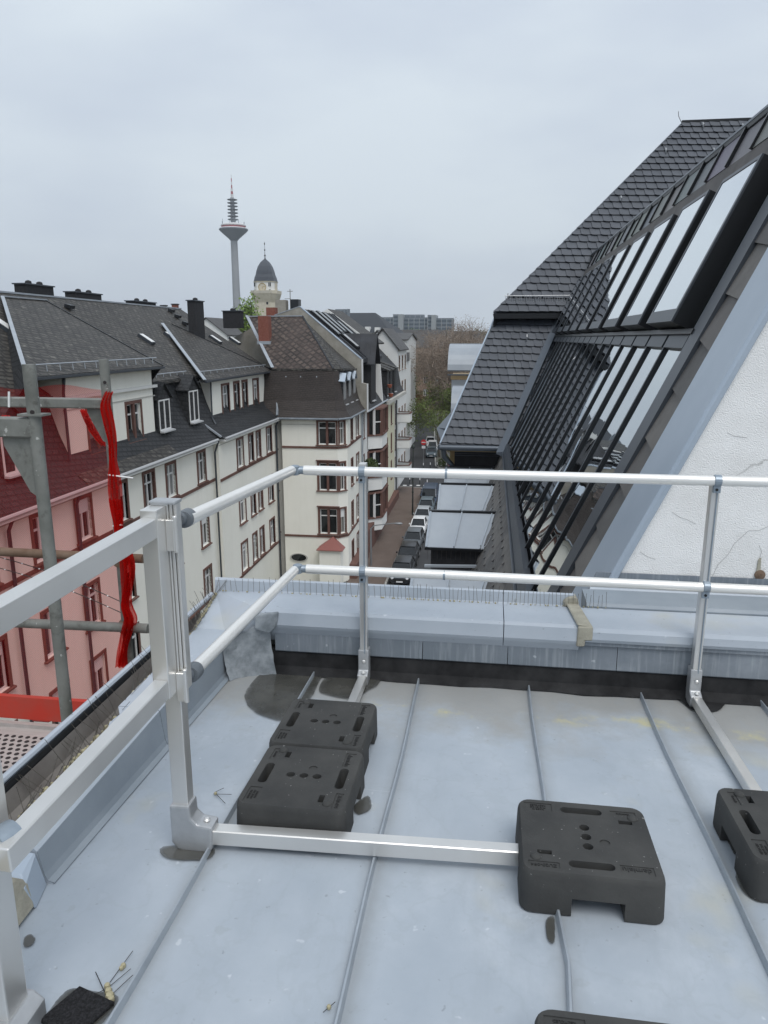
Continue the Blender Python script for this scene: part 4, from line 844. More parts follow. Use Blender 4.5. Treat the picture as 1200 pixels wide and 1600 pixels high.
# --- round zinc dormers on its street side
def zd(label, Y, x0, x1, yt, yb_, depth):
    A, B = atY(x0, yt, Y), atY(x1, yb_, Y); t = thing('zinc_dormer', label, 'dormer', (A.x, Y, B.z), 'round-topped zinc dormers of the slate house')
    zt, zb_ = A.z, B.z; n = 8; prof = []
    for i in range(n + 1): a = math.pi / 2 * i / n * .92; prof.append((Y + depth * (1 - math.sin(a)) , zb_ + (zt - zb_) * math.cos(a) ** .9))
    prof = prof[::1]
    o_ = [V3((A.x, y, z)) for y, z in prof]; i_ = [V3((A.x, y + .02, z - .03)) for y, z in reversed(prof)]
    MB().prism(o_ + i_, (B.x - A.x, 0, 0)).build('curved_roof', 'zinc_lid', t, smooth=False)
    MB().bar((A.x, Y - .01, zb_), (B.x, Y - .01, zb_), .04, .03).build('eave_trim', 'frame_edge', t)
    MB().bar((B.x, Y + depth, zt), (A.x, Y + depth, zt), .05, .03).build('ridge_trim', 'zinc_lid', t)
    MB().box(A.x + .08, B.x + .02, Y + .12, Y + depth + .6, zb_ - .12, zb_ - .02).build('cheek', 'wood_beige', t)
    MB().box(A.x + .10, B.x, Y + .10, Y + .12, zb_ - .6, zb_ - .13).build('cheek_sheet', 'zinc_lid', t)
    return A, B
A, B = zd('larger round-topped zinc dormer left of the slate roof', 18.6, 700, 756, 538, 586, .9)
MB().prism([(B.x, 19.0, A.z + .0), (B.x + .75, 19.0, A.z + .0), (B.x + .6, 19.0, B.z - 1.9), (B.x - .02, 19.0, B.z - 1.9)], (0, .05, 0)).build('zinc_side', 'zinc_wall', cb)
zd('lower round-topped zinc dormer under the larger one', 17.0, 705, 746, 606, 656, .7)
# bits of lead valley / gutter left of the lower slates
MB().prism([atY(683, 668, 16.6), atY(708, 640, 17.5), atY(745, 645, 16.6), atY(715, 672, 15.8)], (0, .03, -.06)).build('lead_tray', 'frame_edge', cb)
MB().prism([atY(682, 668, 16.6), atY(720, 668, 16.2), atY(700, 690, 15.6), atY(690, 690, 15.6)], (0, .05, -.05)).build('side_sheet', 'frame_edge', cb)
# ------------------------------------------------------------------ facades with real window openings
ZG = -19.2
def frame_M(O, u, z=0.):   # local x = along the facade, y = inward, z = up
    u = V3((u[0], u[1], 0)).normalized(); inn = V3((-u.y, u.x, 0)); M = Matrix.Identity(4)
    for i in range(3): M[i][0] = u[i]; M[i][1] = inn[i]; M[i][2] = (0, 0, 1)[i]
    M[0][3], M[1][3], M[2][3] = O[0], O[1], z
    return M
WC = {}
VR = random.Random(21)
def window(parent, M, w, h, style):
    if style.get('surround') and 'blind' not in style and style['id'] not in ('st',):
        k_ = VR.randrange(6); style = dict(style); style['id'] += 'v%d' % k_; style['glass'] = ['glass_dark', 'glass_dark', 'glass_curtain', 'glass_mid', 'glass_dark', 'glass_curtain'][k_]
        if k_ == 4: style['blind'] = .35
        if k_ == 5: style['blind'] = .18
    key = (round(w, 2), round(h, 2), style['id'])
    if key not in WC:
        sw = style.get('surround', .16); d = .13; fw = .07
        cols = style.get('cols', 2); tr = style.get('transom', .70)
        pane = MB().box(0, w, d + .03, d + .05, 0, h)
        fr = MB().box(0, fw, d - .03, d + .03, 0, h).box(w - fw, w, d - .03, d + .03, 0, h).box(fw, w - fw, d - .03, d + .03, 0, fw).box(fw, w - fw, d - .03, d + .03, h - fw, h)
        for c in range(1, cols): x = w * c / cols; fr.box(x - .05, x + .05, d - .03, d + .03, fw, h - fw)
        if tr:
            for c in range(cols): fr.box(w * c / cols + .06, w * (c + 1) / cols - .06, d - .029, d + .029, h * tr - .04, h * tr + .04)
        if style.get('blind'): fr.box(.05, w - .05, d - .05, d - .031, h * (1 - style['blind']), h)
        su = si = None
        if sw:
            su = MB()
            su.box(-sw, 0, -.045, .10, 0, h); su.box(w, w + sw, -.045, .10, 0, h); su.box(-sw - .0, w + sw, -.05, .10, h, h + sw * 1.1)
            if style.get('hood'): su.box(-sw - .06, w + sw + .06, -.14, .0, h + sw * 1.1, h + sw * 1.1 + .07)
            if style.get('post'):
                for c in range(1, cols): x = w * c / cols; su.box(x - .09, x + .09, -.03, .095, 0, h)
        si = MB().prism([(-sw - .07, -.13, -.10), (-sw - .07, .1, -.10), (-sw - .07, .1, .0), (-sw - .07, -.13, -.04)], (w + 2 * sw + .14, 0, 0))
        WC[key] = [pane.mesh(style.get('glass', 'glass_dark')), fr.mesh(style.get('frame', 'window_white')), su.mesh(style.get('stone', 'sandstone')) if su else None, si.mesh(style.get('sillmat', style.get('stone', 'sandstone')))]
    p, f_, su, si = WC[key]
    o_ = link('window', p, parent, M); link('window_frame', f_, o_, M)
    if su: link('surround', su, o_, M)
    if not style.get('nosill'): link('sill', si, o_, M)
    return o_
def facade(parent, O, u, L, z0, z1, ops, m, depth=.25, name='wall'):
    """ops: (u0, z0, w, h, style)"""
    M = frame_M(O, u); us = sorted({0, L} | {a for o in ops for a in (o[0], o[0] + o[2])}); zs = sorted({z0, z1} | {a for o in ops for a in (o[1], o[1] + o[3])})
    us = [a for a in us if 0 <= a <= L]; zs = [a for a in zs if z0 <= a <= z1]; mb = MB()
    def inside(a, z): return any(o[0] - 1e-6 < a < o[0] + o[2] + 1e-6 and o[1] - 1e-6 < z < o[1] + o[3] + 1e-6 for o in ops)
    T = lambda x, y, z: M @ V3((x, y, z))
    for i in range(len(us) - 1):
        for j in range(len(zs) - 1):
            if not inside((us[i] + us[i + 1]) / 2, (zs[j] + zs[j + 1]) / 2): mb.poly([T(us[i], 0, zs[j]), T(us[i + 1], 0, zs[j]), T(us[i + 1], 0, zs[j + 1]), T(us[i], 0, zs[j + 1])])
    for (a, b, w, h, st) in ops:
        for q in (((a, b), (a + w, b)), ((a + w, b), (a + w, b + h)), ((a + w, b + h), (a, b + h)), ((a, b + h), (a, b))):
            mb.poly([T(q[0][0], 0, q[0][1]), T(q[0][0], depth, q[0][1]), T(q[1][0], depth, q[1][1]), T(q[1][0], 0, q[1][1])])
    me = bpy.data.meshes.new('m'); off = ORG[parent.name].translation
    o_ = mb.build(name, m, parent)
    for (a, b, w, h, st) in ops: window(parent, M @ Matrix.Translation((a, 0, b)), w, h, st)
    return o_
S_SAND = dict(id='sand', cols=2, transom=.70, surround=.14)
S_SANDH = dict(id='sandh', cols=2, transom=.72, surround=.14, glass='glass_curtain')
S_SANDB = dict(id='sandb', cols=2, transom=.0, surround=.14, blind=.3)
S_NARROW = dict(id='narrow', cols=1, transom=.7, surround=.15)
S_TRIPLE = dict(id='triple', cols=3, transom=.72, surround=.16, post=True, glass='glass_curtain', hood=True)
S_TRIPLE0 = dict(id='triple0', cols=3, transom=.72, surround=.14, post=True, glass='glass_curtain')
S_WHITE = dict(id='white', cols=2, transom=0, surround=0, sillmat='window_grey')
S_WH1 = dict(id='wh1', cols=1, transom=.5, surround=0, sillmat='window_grey')
S_PLAIN = dict(id='plain', cols=2, transom=.0, surround=.1, stone='sandstone_pale')
S_RED = dict(id='red', cols=2, transom=.75, surround=.14)
def bandbox(parent, O, u, L, z, h, m='sandstone', proud=.06, name='band'):
    M = frame_M(O, u); T = lambda x, y, zz: M @ V3((x, y, zz)); return MB().prism([T(0, -proud, z), T(L, -proud, z), T(L, .02, z), T(0, .02, z)], (0, 0, h)).build(name, m, parent)
def pipe(parent, pts, r=.06, m='frame_grey', name='downpipe'): return MB().path(pts, r, 8).build(name, m, parent, smooth=True)
def chimney(parent, x, y, z, w, d, h, m='chimney_black', cap=True, pots=2, name='chimney'):
    c = MB().box(x - w / 2, x + w / 2, y - d / 2, y + d / 2, z, z + h).build(name, m, parent)
    if cap: MB().box(x - w / 2 - .08, x + w / 2 + .08, y - d / 2 - .08, y + d / 2 + .08, z + h, z + h + .07).build('cap', 'frame_grey', c)
    for k in range(pots): 
        yy = y + (k - (pots - 1) / 2) * d * .4; MB().lathe((x, yy, z + h + .07), [(.16, 0), (.19, .05), (.16, .15), (.05, .2), (0, .2)], 10).build('pot', 'chimney_black', c)
    return c
# ------------------------------------------------------------------ long apartment house on the left
XA = -16.75; XB = -16.42
la = thing('apartment_house', 'long cream apartment house with dark mansard roof and red stone window surrounds', 'building', (-17, 36, ZG))
ops = []
for i, yc in enumerate([15.2, 18.6, 21.6, 25.0, 28.0, 31.2, 34.1, 36.7, 40.95]):
    st = [S_SAND, S_SANDH, S_SANDB][i % 3]
    for (zb_, h, s_) in ((-8.30, 1.75, S_SAND), (-12.2, 1.85, st), (-15.55, 1.85, [S_SANDB, S_SAND, S_SANDH][i % 3])): ops.append((yc - .55 - 8, zb_, 1.1, h, s_))
facade(la, (XA, 8), (0, 1), 35.0, ZG, -6.0, ops, 'plaster_cream')
ops2 = []
for i, yc in enumerate([46.9, 49.2, 50.9, 53.5, 56.2]):
    w = 1.15 if i in (0, 3) else .85
    for (zb_, h, s_) in ((-8.42, 1.85, S_SAND), (-12.25, 1.95, S_SANDH if i % 2 else S_SAND), (-15.65, 1.95, S_SANDB if i == 2 else S_SAND)):
        dz = .5 if (i == 4 and zb_ < -9) else 0; ops2.append((yc - w / 2 - 43.0, zb_ + dz, w, h, s_))
facade(la, (XB, 43.0), (0, 1), 12.6, ZG, -6.0, ops2, 'plaster_cream')
MB().box(XA - .2, XB - .002, 42.98, 43.0, ZG, -6.0).build('return_wall', 'plaster_cream', la)
for zz in (-8.62,): bandbox(la, (XA, 8), (0, 1), 35, zz, .17); bandbox(la, (XB, 43.05), (0, 1), 12.4, zz - .1, .17)
bandbox(la, (XB, 43.3), (0, 1), 12.0, -15.95, .15); bandbox(la, (XA, 8), (0, 1), 35, -15.85, .15)
bandbox(la, (XA, 8), (0, 1), 35, -6.42, .04, 'plaster_grey', .03); bandbox(la, (XB, 43.05), (0, 1), 12.4, -6.45, .04, 'plaster_grey', .03)
# roof cross section (x, z): gutter, flare, mansard, break, ridge, back
sec = [(-16.35, -6.02), (-16.9, -5.55), (-17.35, -4.9), (-17.75, -3.9), (-18.15, -2.5), (-18.2, -2.42)]
mr = MB(); mr.loft([[V3((x, y, z)) for x, z in sec] + [V3((-20, y, -3)), V3((-20, y, -6.1))] for y in (8, 58.4)]); mr.build('mansard', 'slate_dark', la)
MB().prism([(-17.95, 8, -2.42), (-17.95, 8, -2.28), (-25.0, 8, 2.30), (-33, 8, -3.0), (-33, 8, -3.4), (-25, 8, 1.9)], (0, 50.6, 0)).build('upper_roof', 'slate_old', la)
MB().box(-33, -17.2, 8, 58.4, ZG, -6.0).build('body', 'plaster_grey', la)
MB().box(-32.5, -18.6, 8.2, 58.2, -6.1, -2.8).build('attic', 'slate_dark', la)
MB().bar((-25, 8, 2.30), (-25, 58.6, 2.30), .25, .09).build('ridge_cap', 'zinc_lid', la)
MB().bar((-17.93, 8, -2.40), (-17.93, 43.5, -2.40), .16, .14).build('upper_gutter', 'slate_old', la)
for (x, y0, y1) in ((-16.28, 8, 42.6), (-16.0, 43.2, 55.4)): MB().path([(x, y0, -6.02), (x, y1, -6.02)], .085, 8).build('gutter', 'window_grey', la, smooth=True); MB().box(x - .55, x, y0, y1, -6.2, -6.06).build('eaves_soffit', 'plaster_white', la)
# skirt of the projecting part
MB().prism([(-16.05, 43.1, -6.0), (-16.6, 43.1, -5.6), (-17.4, 43.1, -5.05), (-17.8, 43.1, -5.3), (-17.0, 43.1, -6.1)], (0, 13.6, 0)).build('skirt_roof', 'slate_dark', la)
MB().prism([(-16.30, 28.0, -6.0), (-16.8, 28.0, -5.6), (-17.42, 28.0, -5.22), (-17.8, 28.0, -5.5)], (0, 9.0, 0)).build('skirt_roof', 'slate_old', la)
MB().bar((-16.2, 43.0, -5.9), (-17.6, 43.0, -4.9), .12, .1).build('valley_sheet', 'zinc_lid', la)
# wall dormer 1 (wide, taller) and its roof
facade(la, (-17.4, 28.4), (0, 1), 8.3, -5.35, -1.35, [(33.65 - 28.4, -4.95, 1.45, 1.8, S_TRIPLE0 | dict(id='t2', cols=2)), (30.1 - 28.4, -4.95, 1.45, 1.8, S_TRIPLE0 | dict(id='t2', cols=2))], 'plaster_cream', name='wall_dormer')
MB().prism([(-17.4, 36.7, -5.6), (-17.4, 36.7, -1.35), (-20, 36.7, -1.35), (-19.0, 36.7, -5.6)], (0, -.1, 0)).build('wall_dormer_side', 'plaster_cream', la)
MB().prism([(-17.4, 28.4, -5.6), (-17.4, 28.4, -1.35), (-20, 28.4, -1.35), (-19.0, 28.4, -5.6)], (0, .1, 0)).build('wall_dormer_side', 'plaster_cream', la)
bandbox(la, (-17.4, 28.4), (0, 1), 8.3, -5.22, .18); bandbox(la, (-17.4, 28.3), (0, 1), 8.6, -2.5, .14, 'plaster_white', .16, 'cornice'); bandbox(la, (-17.4, 28.3), (0, 1), 8.5, -2.95, .05, 'plaster_grey', .03)
E1 = [V3((-16.95, 25.6, -1.42)), V3((-16.95, 37.1, -1.42)), V3((-24.3, 38.9, 1.98)), V3((-24.3, 35.2, 1.98))]
MB().prism(E1, (-.05, 0, -.16)).build('dormer_roof', 'slate_old', la)
MB().prism([E1[1], E1[2], V3((-24.3, 38.9, 1.5)), V3((-18.1, 37.4, -2.6))], (0, -.05, -.02)).build('dormer_roof_side', 'slate_dark', la)
MB().prism([E1[0], E1[3], V3((-24.3, 35.2, 1.5)), V3((-18.1, 26, -2.6))], (0, .05, -.02)).build('dormer_roof_side', 'slate_dark', la)
MB().bar(E1[0] + V3((-.1, 0, .05)), E1[3] + V3((0, 0, .05)), .16, .05).build('zinc_edge', 'zinc_lid', la); MB().bar(E1[3] + V3((0, 0, .05)), E1[2] + V3((0, 0, .05)), .22, .06).build('zinc_edge', 'zinc_lid', la)
MB().bar(E1[1] + V3((0, 0, .02)), E1[2] + V3((0, 0, .02)), .07, .05).build('hip_edge', 'dark_metal', la)
MB().bar(E1[0] + V3((.05, 0, -.08)), E1[1] + V3((.05, 0, -.08)), .12, .10).build('dormer_gutter', 'frame_grey', la)
def snowrail(parent, p0, p1, n):
    m = MB(); p0, p1 = V3(p0), V3(p1); m.tube(p0, p1, .025, 4)
    for k in range(n): q = p0.lerp(p1, (k + .5) / n); m.tube(q, q + V3((.02, 0, -.28)), .02, 4)
    m.build('snow_guard', 'zinc_lid', parent)
snowrail(la, (-17.25, 25.8, -1.0), (-17.25, 37.0, -1.0), 12); snowrail(la, (-18.2, 37.5, -1.95), (-18.2, 43.0, -1.95), 6); snowrail(la, (-17.55, 43.6, -2.0), (-17.55, 57.0, -2.05), 12)
# wall dormer 2 (long low) and its roof
facade(la, (-17.4, 44.8), (0, 1), 11.2, -5.2, -2.55, [(46.7 - 44.8, -5.0, 1.25, 1.95, S_SAND | dict(id='s3', surround=.13)), (49.05 - 44.8, -5.0, .95, 1.95, S_NARROW), (50.8 - 44.8, -5.0, .95, 1.95, S_NARROW), (53.2 - 44.8, -5.0, 1.2, 1.95, S_SAND | dict(id='s3', surround=.13))], 'plaster_cream', name='wall_dormer')
MB().prism([(-17.4, 44.8, -5.4), (-17.4, 44.8, -2.55), (-19.5, 44.8, -2.55), (-19.0, 44.8, -5.4)], (0, .1, 0)).build('wall_dormer_side', 'plaster_cream', la)
bandbox(la, (-17.4, 44.8), (0, 1), 11.2, -5.2, .18)
ap = onplane(308, 528, (-25, 0, 2.3), (-(2.3 + 2.28) / 7.05, 0, -1)) 
ap = V3((-22.6, 50.4, .85))
E2 = [V3((-17.05, 43.0, -2.50)), V3((-17.05, 57.3, -2.50)), ap + V3((0, .9, .1)), ap + V3((0, -.6, .1))]
MB().prism(E2, (-.05, 0, -.14)).build('dormer_roof', 'slate_old', la)
MB().bar(E2[0] + V3((0, 0, .04)), E2[3] + V3((0, 0, .04)), .20, .05).build('zinc_edge', 'zinc_lid', la); MB().bar(E2[1] + V3((0, 0, .02)), E2[2] + V3((0, 0, .02)), .07, .05).build('hip_edge', 'dark_metal', la)
MB().bar(E2[0] + V3((.05, 0, -.08)), E2[1] + V3((.05, 0, -.08)), .12, .12).build('dormer_gutter', 'frame_grey', la)
MB().box(-17.6, -17.05, 43.0, 57.2, -2.62, -2.55).build('dormer_soffit', 'slate_dark', la)
# slate dormers in the mansard
def sdormer(y0, y1, zb_, zt, ridge, st, x=-17.3):
    w = y1 - y0
    d = MB().prism([(x, y0 - .12, zb_ - .05), (x, y1 + .12, zb_ - .05), (x, y1 + .12, zt + .08), (x, (y0 + y1) / 2, zt + .08 + ridge), (x, y0 - .12, zt + .08)], (-1.6, 0, 0)).build('dormer', 'slate_dark', la)
    yc = (y0 + y1) / 2
    for sgn in (-1, 1): MB().prism([(x + .12, yc, zt + .12 + ridge), (x + .12, yc + sgn * (w / 2 + .25), zt + .02), (x - 1.8, yc + sgn * (w / 2 + .25), zt + .02), (x - 1.8, yc, zt + .12 + ridge)], (0, 0, .05)).build('dormer_roof', 'slate_dark', d)
    window(d, frame_M((x + .14, y0), (0, 1), zb_), w, zt - zb_, st)
sdormer(36.95, 38.3, -4.82, -3.2, .75, S_WHITE); sdormer(41.0, 42.35, -4.8, -3.0, .75, S_WHITE); sdormer(56.4, 57.7, -4.85, -3.15, .5, S_WHITE); sdormer(24.0, 25.4, -4.85, -3.2, .75, S_WHITE); sdormer(20.0, 21.4, -4.85, -3.2, .75, S_WHITE)
# roof lights, vents
def onmain(x, y): return onplane(x, y, (-25, 0, 2.30), ((4.58), 0, 7.05))
for (x, y) in ((128, 511), (228, 532), (267, 528), (336, 532), (366, 534), (5, 512)):
    P = onmain(x, y); sl_ = V3((7.05, 0, -4.58)).normalized(); Nn = V3((4.58, 0, 7.05)).normalized(); o_ = MB().obox(P - sl_ * .5 + V3((0, -.28, 0)), sl_ * 1.0, (0, .56, 0), Nn * .18).build('roof_light', 'frame_grey', la)
    MB().obox(P - sl_ * .44 + V3((0, -.22, 0)) + Nn * .181, sl_ * .88, (0, .44, 0), Nn * .02).build('pane', 'window_white', o_)
for (x, y) in ((262, 486), (272, 495), (284, 506), (380, 520), (60, 494), (100, 480)):
    P = onmain(x, y); MB().obox(P, (.35, 0, -.1), (0, .5, 0), (.05, 0, .2)).build('roof_vent', 'dark_metal', la)
# chimneys
for (xa, xb, yt, yb_, Y) in ((30, 76, 441, 460, None), (108, 152, 454, 468, None), (202, 238, 468, 479, None)):
    A, B = atX(xa, yb_, -26), atX(xb, yt, -26); chimney(la, -26.0, (A.y + B.y) / 2, 1.0, .7, (B.y - A.y) * .9, B.z - 1.3)
P = onmain(303, 526); A, B = atX(293, 465, P.x), atX(316, 465, P.x); chimney(la, P.x, (A.y + B.y) / 2, P.z - .6, .55, (B.y - A.y) * .62, A.z - P.z + .40, pots=1)

# downpipes
pipe(la, [(-16.28, 42.75, -6.1), (-16.4, 42.75, -6.4), (-16.55, 42.7, -6.8), (-16.55, 42.7, ZG)]); pipe(la, [(-16.1, 55.2, -6.1), (-16.3, 55.1, -6.6), (-16.3, 55.1, ZG)], .07)
pipe(la, [(-17.3, 44.6, -2.7), (-17.3, 44.55, -3.2), (-17.3, 44.5, -4.9), (-17.0, 44.3, -5.3)], .05); pipe(la, [(-17.1, 28.1, -1.6), (-17.25, 28.2, -2.2), (-17.25, 28.2, -5.0)], .06); pipe(la, [(-16.35, 27.3, -6.1), (-16.6, 27.3, -6.6), (-16.6, 27.3, ZG)], .07); pipe(la, [(-16.35, 22.9, -6.1), (-16.6, 22.9, -6.6), (-16.6, 22.9, ZG)], .07)
# ------------------------------------------------------------------ corner house
YC = 55.2
ch = thing('corner_house', 'cream corner house with brown tiled hipped roof and triple windows', 'building', (-13.5, 58, ZG))
t3 = lambda z, h, st: (-13.0 + 15.9, z, 1.38, h, st)
facade(ch, (-15.9, YC), (1, 0), 4.4, ZG, -6.0, [t3(-8.0, 1.75, S_TRIPLE0 | dict(id='td', cols=2)), t3(-11.6, 2.15, S_TRIPLE | dict(id='te', cols=2)), t3(-15.1, 2.0, S_TRIPLE | dict(id='te', cols=2))], 'plaster_cream')
dx, dy = .62, .75; Lc = math.hypot(dx, dy)
facade(ch, (-11.5, YC), (dx, dy), Lc, ZG, -6.0, [(.18, z, .5, h, S_NARROW | dict(id='n2', surround=.12)) for z, h in ((-8.0, 1.75), (-11.6, 2.15), (-15.1, 2.0))], 'plaster_cream')
SX0, SY0 = -11.5 + dx, YC + dy; SX1, SY1 = -10.95, 62.4
Ls = SY1 - SY0
sops = []
for z, h in ((-8.0, 1.75), (-11.6, 2.05), (-15.1, 2.0), (-18.4, 2.0)): sops += [(1.55, z, .75, h, S_RED | dict(id='r1', cols=1)), (4.05, z, 1.2, h, S_RED if z > -9 else S_SANDB)]
facade(ch, (SX0, SY0), (SX1 - SX0, Ls), Ls, ZG, -6.0, sops, 'plaster_cream')
for z in (-8.32, -15.42): 
    bandbox(ch, (-15.9, YC), (1, 0), 4.4, z, .16); bandbox(ch, (-11.5, YC), (dx, dy), Lc, z, .16); bandbox(ch, (SX0, SY0), (SX1 - SX0, Ls), Ls, z, .16)
bandbox(ch, (-15.9, YC), (1, 0), 2.7, -6.5, .04, 'plaster_grey', .03)
MB().box(-24, -11.3, YC + .4, 62.3, ZG, -6.05).build('body', 'plaster_grey', ch)
# mansard ring and hipped roof
bot = [V3((-16.2, YC - .35, -5.95)), V3((-11.35, YC - .35, -5.95)), V3((-10.6, YC + .7, -5.95)), V3((-10.55, 62.4, -5.95)), V3((-24, 62.4, -5.95)), V3((-24, YC - .35, -5.95))]
def ring_(dx0, dy0, z): return [V3((-16.2, YC - .35 + dy0, z)), V3((-11.35 - dx0 * .6, YC - .35 + dy0, z)), V3((-10.6 - dx0, YC + .7 + dy0 * .5, z)), V3((-10.55 - dx0, 62.4, z)), V3((-24, 62.4, z)), V3((-24, YC - .35 + dy0, z))]
MB().loft([ring_(0, 0, -5.95), ring_(.35, .45, -5.45), ring_(.62, .8, -4.7), ring_(.85, 1.1, -3.6), ring_(1.05, 1.35, -2.45)]).build('mansard', 'slate_brown', ch)
top = [V3((-16.8, 56.35, -2.3)), V3((-12.0, 56.35, -2.3)), V3((-11.45, 57.1, -2.3)), V3((-11.35, 62.4, -2.5))]
rl, rr = V3((-20.3, 61.2, 1.75)), V3((-15.65, 61.6, 1.78))
MB().prism([top[0], top[1], rr, rl], (0, .1, -.12)).build('hipped_roof', 'tile_brown', ch)
MB().prism([top[1], top[2], rr], (-.05, .1, -.12)).build('hipped_roof', 'slate_old', ch); MB().prism([top[2], top[3], V3((-15.9, 62.4, 1.45)), rr], (-.05, .0, -.12)).build('hipped_roof', 'slate_old', ch)
MB().bar(top[1], rr, .12, .08).build('hip', 'dark_metal', ch); MB().bar(rl, rr, .25, .08).build('ridge', 'zinc_lid', ch); MB().bar(top[0] + V3((0, 0, .06)), rl + V3((0, 0, .06)), .25, .06).build('zinc_edge', 'zinc_lid', ch)
for a, b in zip(top, top[1:]): MB().bar(a + V3((0, -.08, -.08)), b + V3((0.03, -.08, -.08)), .2, .16).build('upper_eave', 'slate_old', ch)
for a, b in zip(bot[:4], bot[1:4]): MB().path([a + V3((0, -.05, -.06)), b + V3((0, -.05, -.06))], .085, 8).build('gutter', 'zinc_wall', ch, smooth=True); 
MB().path([(-16.15, YC - .3, -5.8), (-16.25, YC + .2, -5.3), (-16.5, YC + .9, -4.2), (-17.2, YC + 1.2, -2.5)], .10, 6).build('valley_sheet', 'zinc_wall', ch, smooth=True)
chimney(ch, atY(414, 517, 59).x, 59.0, -.6, .85, .8, 2.3, 'brick_red', False, 0); MB().box(atY(414, 517, 59).x - .55, atY(414, 517, 59).x + .55, 58.5, 59.5, -.5, -.25).build('chimney_flashing', 'zinc_lid', ch)
A, B = atY(349, 483, 61.9), atY(379, 483, 61.9); chimney(ch, (A.x + B.x) / 2, 61.9, .8, (B.x - A.x) * .92, .8, A.z - 1.0)
chimney(ch, atY(425, 490, 64).x, 64.0, 1.0, .8, .8, 1.55, 'brick_red', False, 0)
for yc in (57.0, 59.1, 61.2):   # three slate dormers with zinc lids
    d = MB().prism([(-11.25, yc - .5, -5.05), (-11.25, yc + .5, -5.05), (-11.25, yc + .5, -3.25), (-11.25, yc - .5, -3.25)], (-.7, 0, 0)).build('dormer', 'slate_dark', ch)
    for sg in (-1, 1): MB().prism([(-11.1, yc, -2.72), (-11.1, yc + sg * .62, -3.32), (-11.75, yc + sg * .62, -3.25), (-11.75, yc, -2.65)], (0, 0, .06)).build('dormer_roof', 'zinc_new', d)
    window(d, frame_M((-11.12, yc - .40), (0, 1), -5.0), .80, 1.7, S_WHITE | dict(id='wg', frame='window_grey'))
for x in (447, 470, 495): P = atY(x, 590, 56.15); MB().box(P.x - .04, P.x + .04, P.y - .06, P.y, P.z - .18, P.z + .12).build('roof_hook', 'zinc_lid', ch)
# oval window, canopy over the garden bay
ov = MB(); P = atY(467, 871, YC - .02); ov.loft([[V3((P.x + r_ * .62 * math.cos(a), P.y - d_, P.z + r_ * .30 * math.sin(a))) for a in [2 * math.pi * k / 24 for k in range(24)]] for r_, d_ in ((1.18, 0), (1.18, .05), (1.0, .05), (1.0, -.1))], cap=False); ov.build('oval_surround', 'plaster_grey', ch)
MB().loft([[V3((P.x + .62 * math.cos(a), P.y - .012, P.z + .30 * math.sin(a))) for a in [2 * math.pi * k / 24 for k in range(24)]], [V3((P.x + .6 * math.cos(a), P.y - .02, P.z + .29 * math.sin(a))) for a in [2 * math.pi * k / 24 for k in range(24)]]]).build('oval_pane', 'glass_dark', ch)
cx, cz = -12.05, -16.15
MB().box(cx - .85, cx + .85, YC - .95, YC, ZG, cz).build('garden_bay', 'plaster_cream', ch)
q = [V3((cx - 1.05, YC - 1.15, cz)), V3((cx + 1.05, YC - 1.15, cz)), V3((cx + 1.05, YC, cz)), V3((cx - 1.05, YC, cz))]; apx = V3((cx + .1, YC - .05, cz + .85))
for a, b in ((0, 1), (1, 2), (3, 0)): MB().prism([q[a], q[b], apx], (0, 0, -.05)).build('canopy_side', mat('copper_red_%d' % a, (.24, .085, .07), .6), ch)
MB().box(SX0 - .2, SX0 + .6, SY0 + .3, SY1, ZG, -17.9).build('plinth', 'sandstone', ch)
# ------------------------------------------------------------------ white house with bays further along the street
wh = thing('bay_house', 'white house with red stone bays, curved balconies and dark metal roof behind the corner house', 'building', (-12, 69, ZG))
X0w = -10.95
fw_ = []
for z, h in ((-8.6, 2.4), (-12.6, 2.4), (-16.4, 2.2)): fw_ += [(.7, z, 1.0, h, S_RED), (9.3, z, .9, h, S_RED)]
facade(wh, (X0w, 62.5), (-.015, 1), 13.5, ZG, -6.2, fw_, 'plaster_white')
MB().box(-24, X0w - .35, 62.5, 76, ZG, -6.2).build('body', 'plaster_grey', wh)
for z in (-6.2, -10.1, -14.0):      # polygonal bays: red stone windows over white parapets
    bx = [(X0w, 66.2), (X0w + 1.15, 67.2), (X0w + 1.15, 70.6), (X0w, 71.8)]
    MB().prism([V3((x, y, z - 3.75)) for x, y in bx], (0, 0, 1.25)).build('bay_parapet', 'plaster_white', wh)
    MB().prism([V3((x - .12, y, z - 2.5)) for x, y in bx], (0, 0, 2.35)).build('bay_window', 'glass_dark', wh)
    for (x, y) in bx: MB().box(x - .16, x + .10, y - .13, y + .13, z - 2.5, z - .1).build('bay_post', 'sandstone', wh)
    MB().box(X0w + 1.0, X0w + 1.22, 68.5, 68.72, z - 2.5, z - .1).build('bay_post', 'sandstone', wh); MB().box(X0w + .4, X0w + .62, 66.55, 66.7, z - 2.5, z - .1).build('bay_post', 'window_white', wh)
    for zz in (z - 2.58, z - .2): MB().prism([V3((X0w - .05, 66.05, zz)), V3((X0w + 1.25, 67.1, zz)), V3((X0w + 1.25, 70.7, zz)), V3((X0w - .05, 71.95, zz))], (0, 0, .14)).build('bay_band', 'sandstone', wh)
    MB().bar((X0w + .45, 66.58, z - 1.3), (X0w + 1.05, 67.1, z - 1.3), .06, .08).build('bay_transom', 'window_white', wh)
MB().box(X0w - .2, X0w + .5, 62.6, 76, ZG, -16.9).build('plinth', 'sandstone', wh)
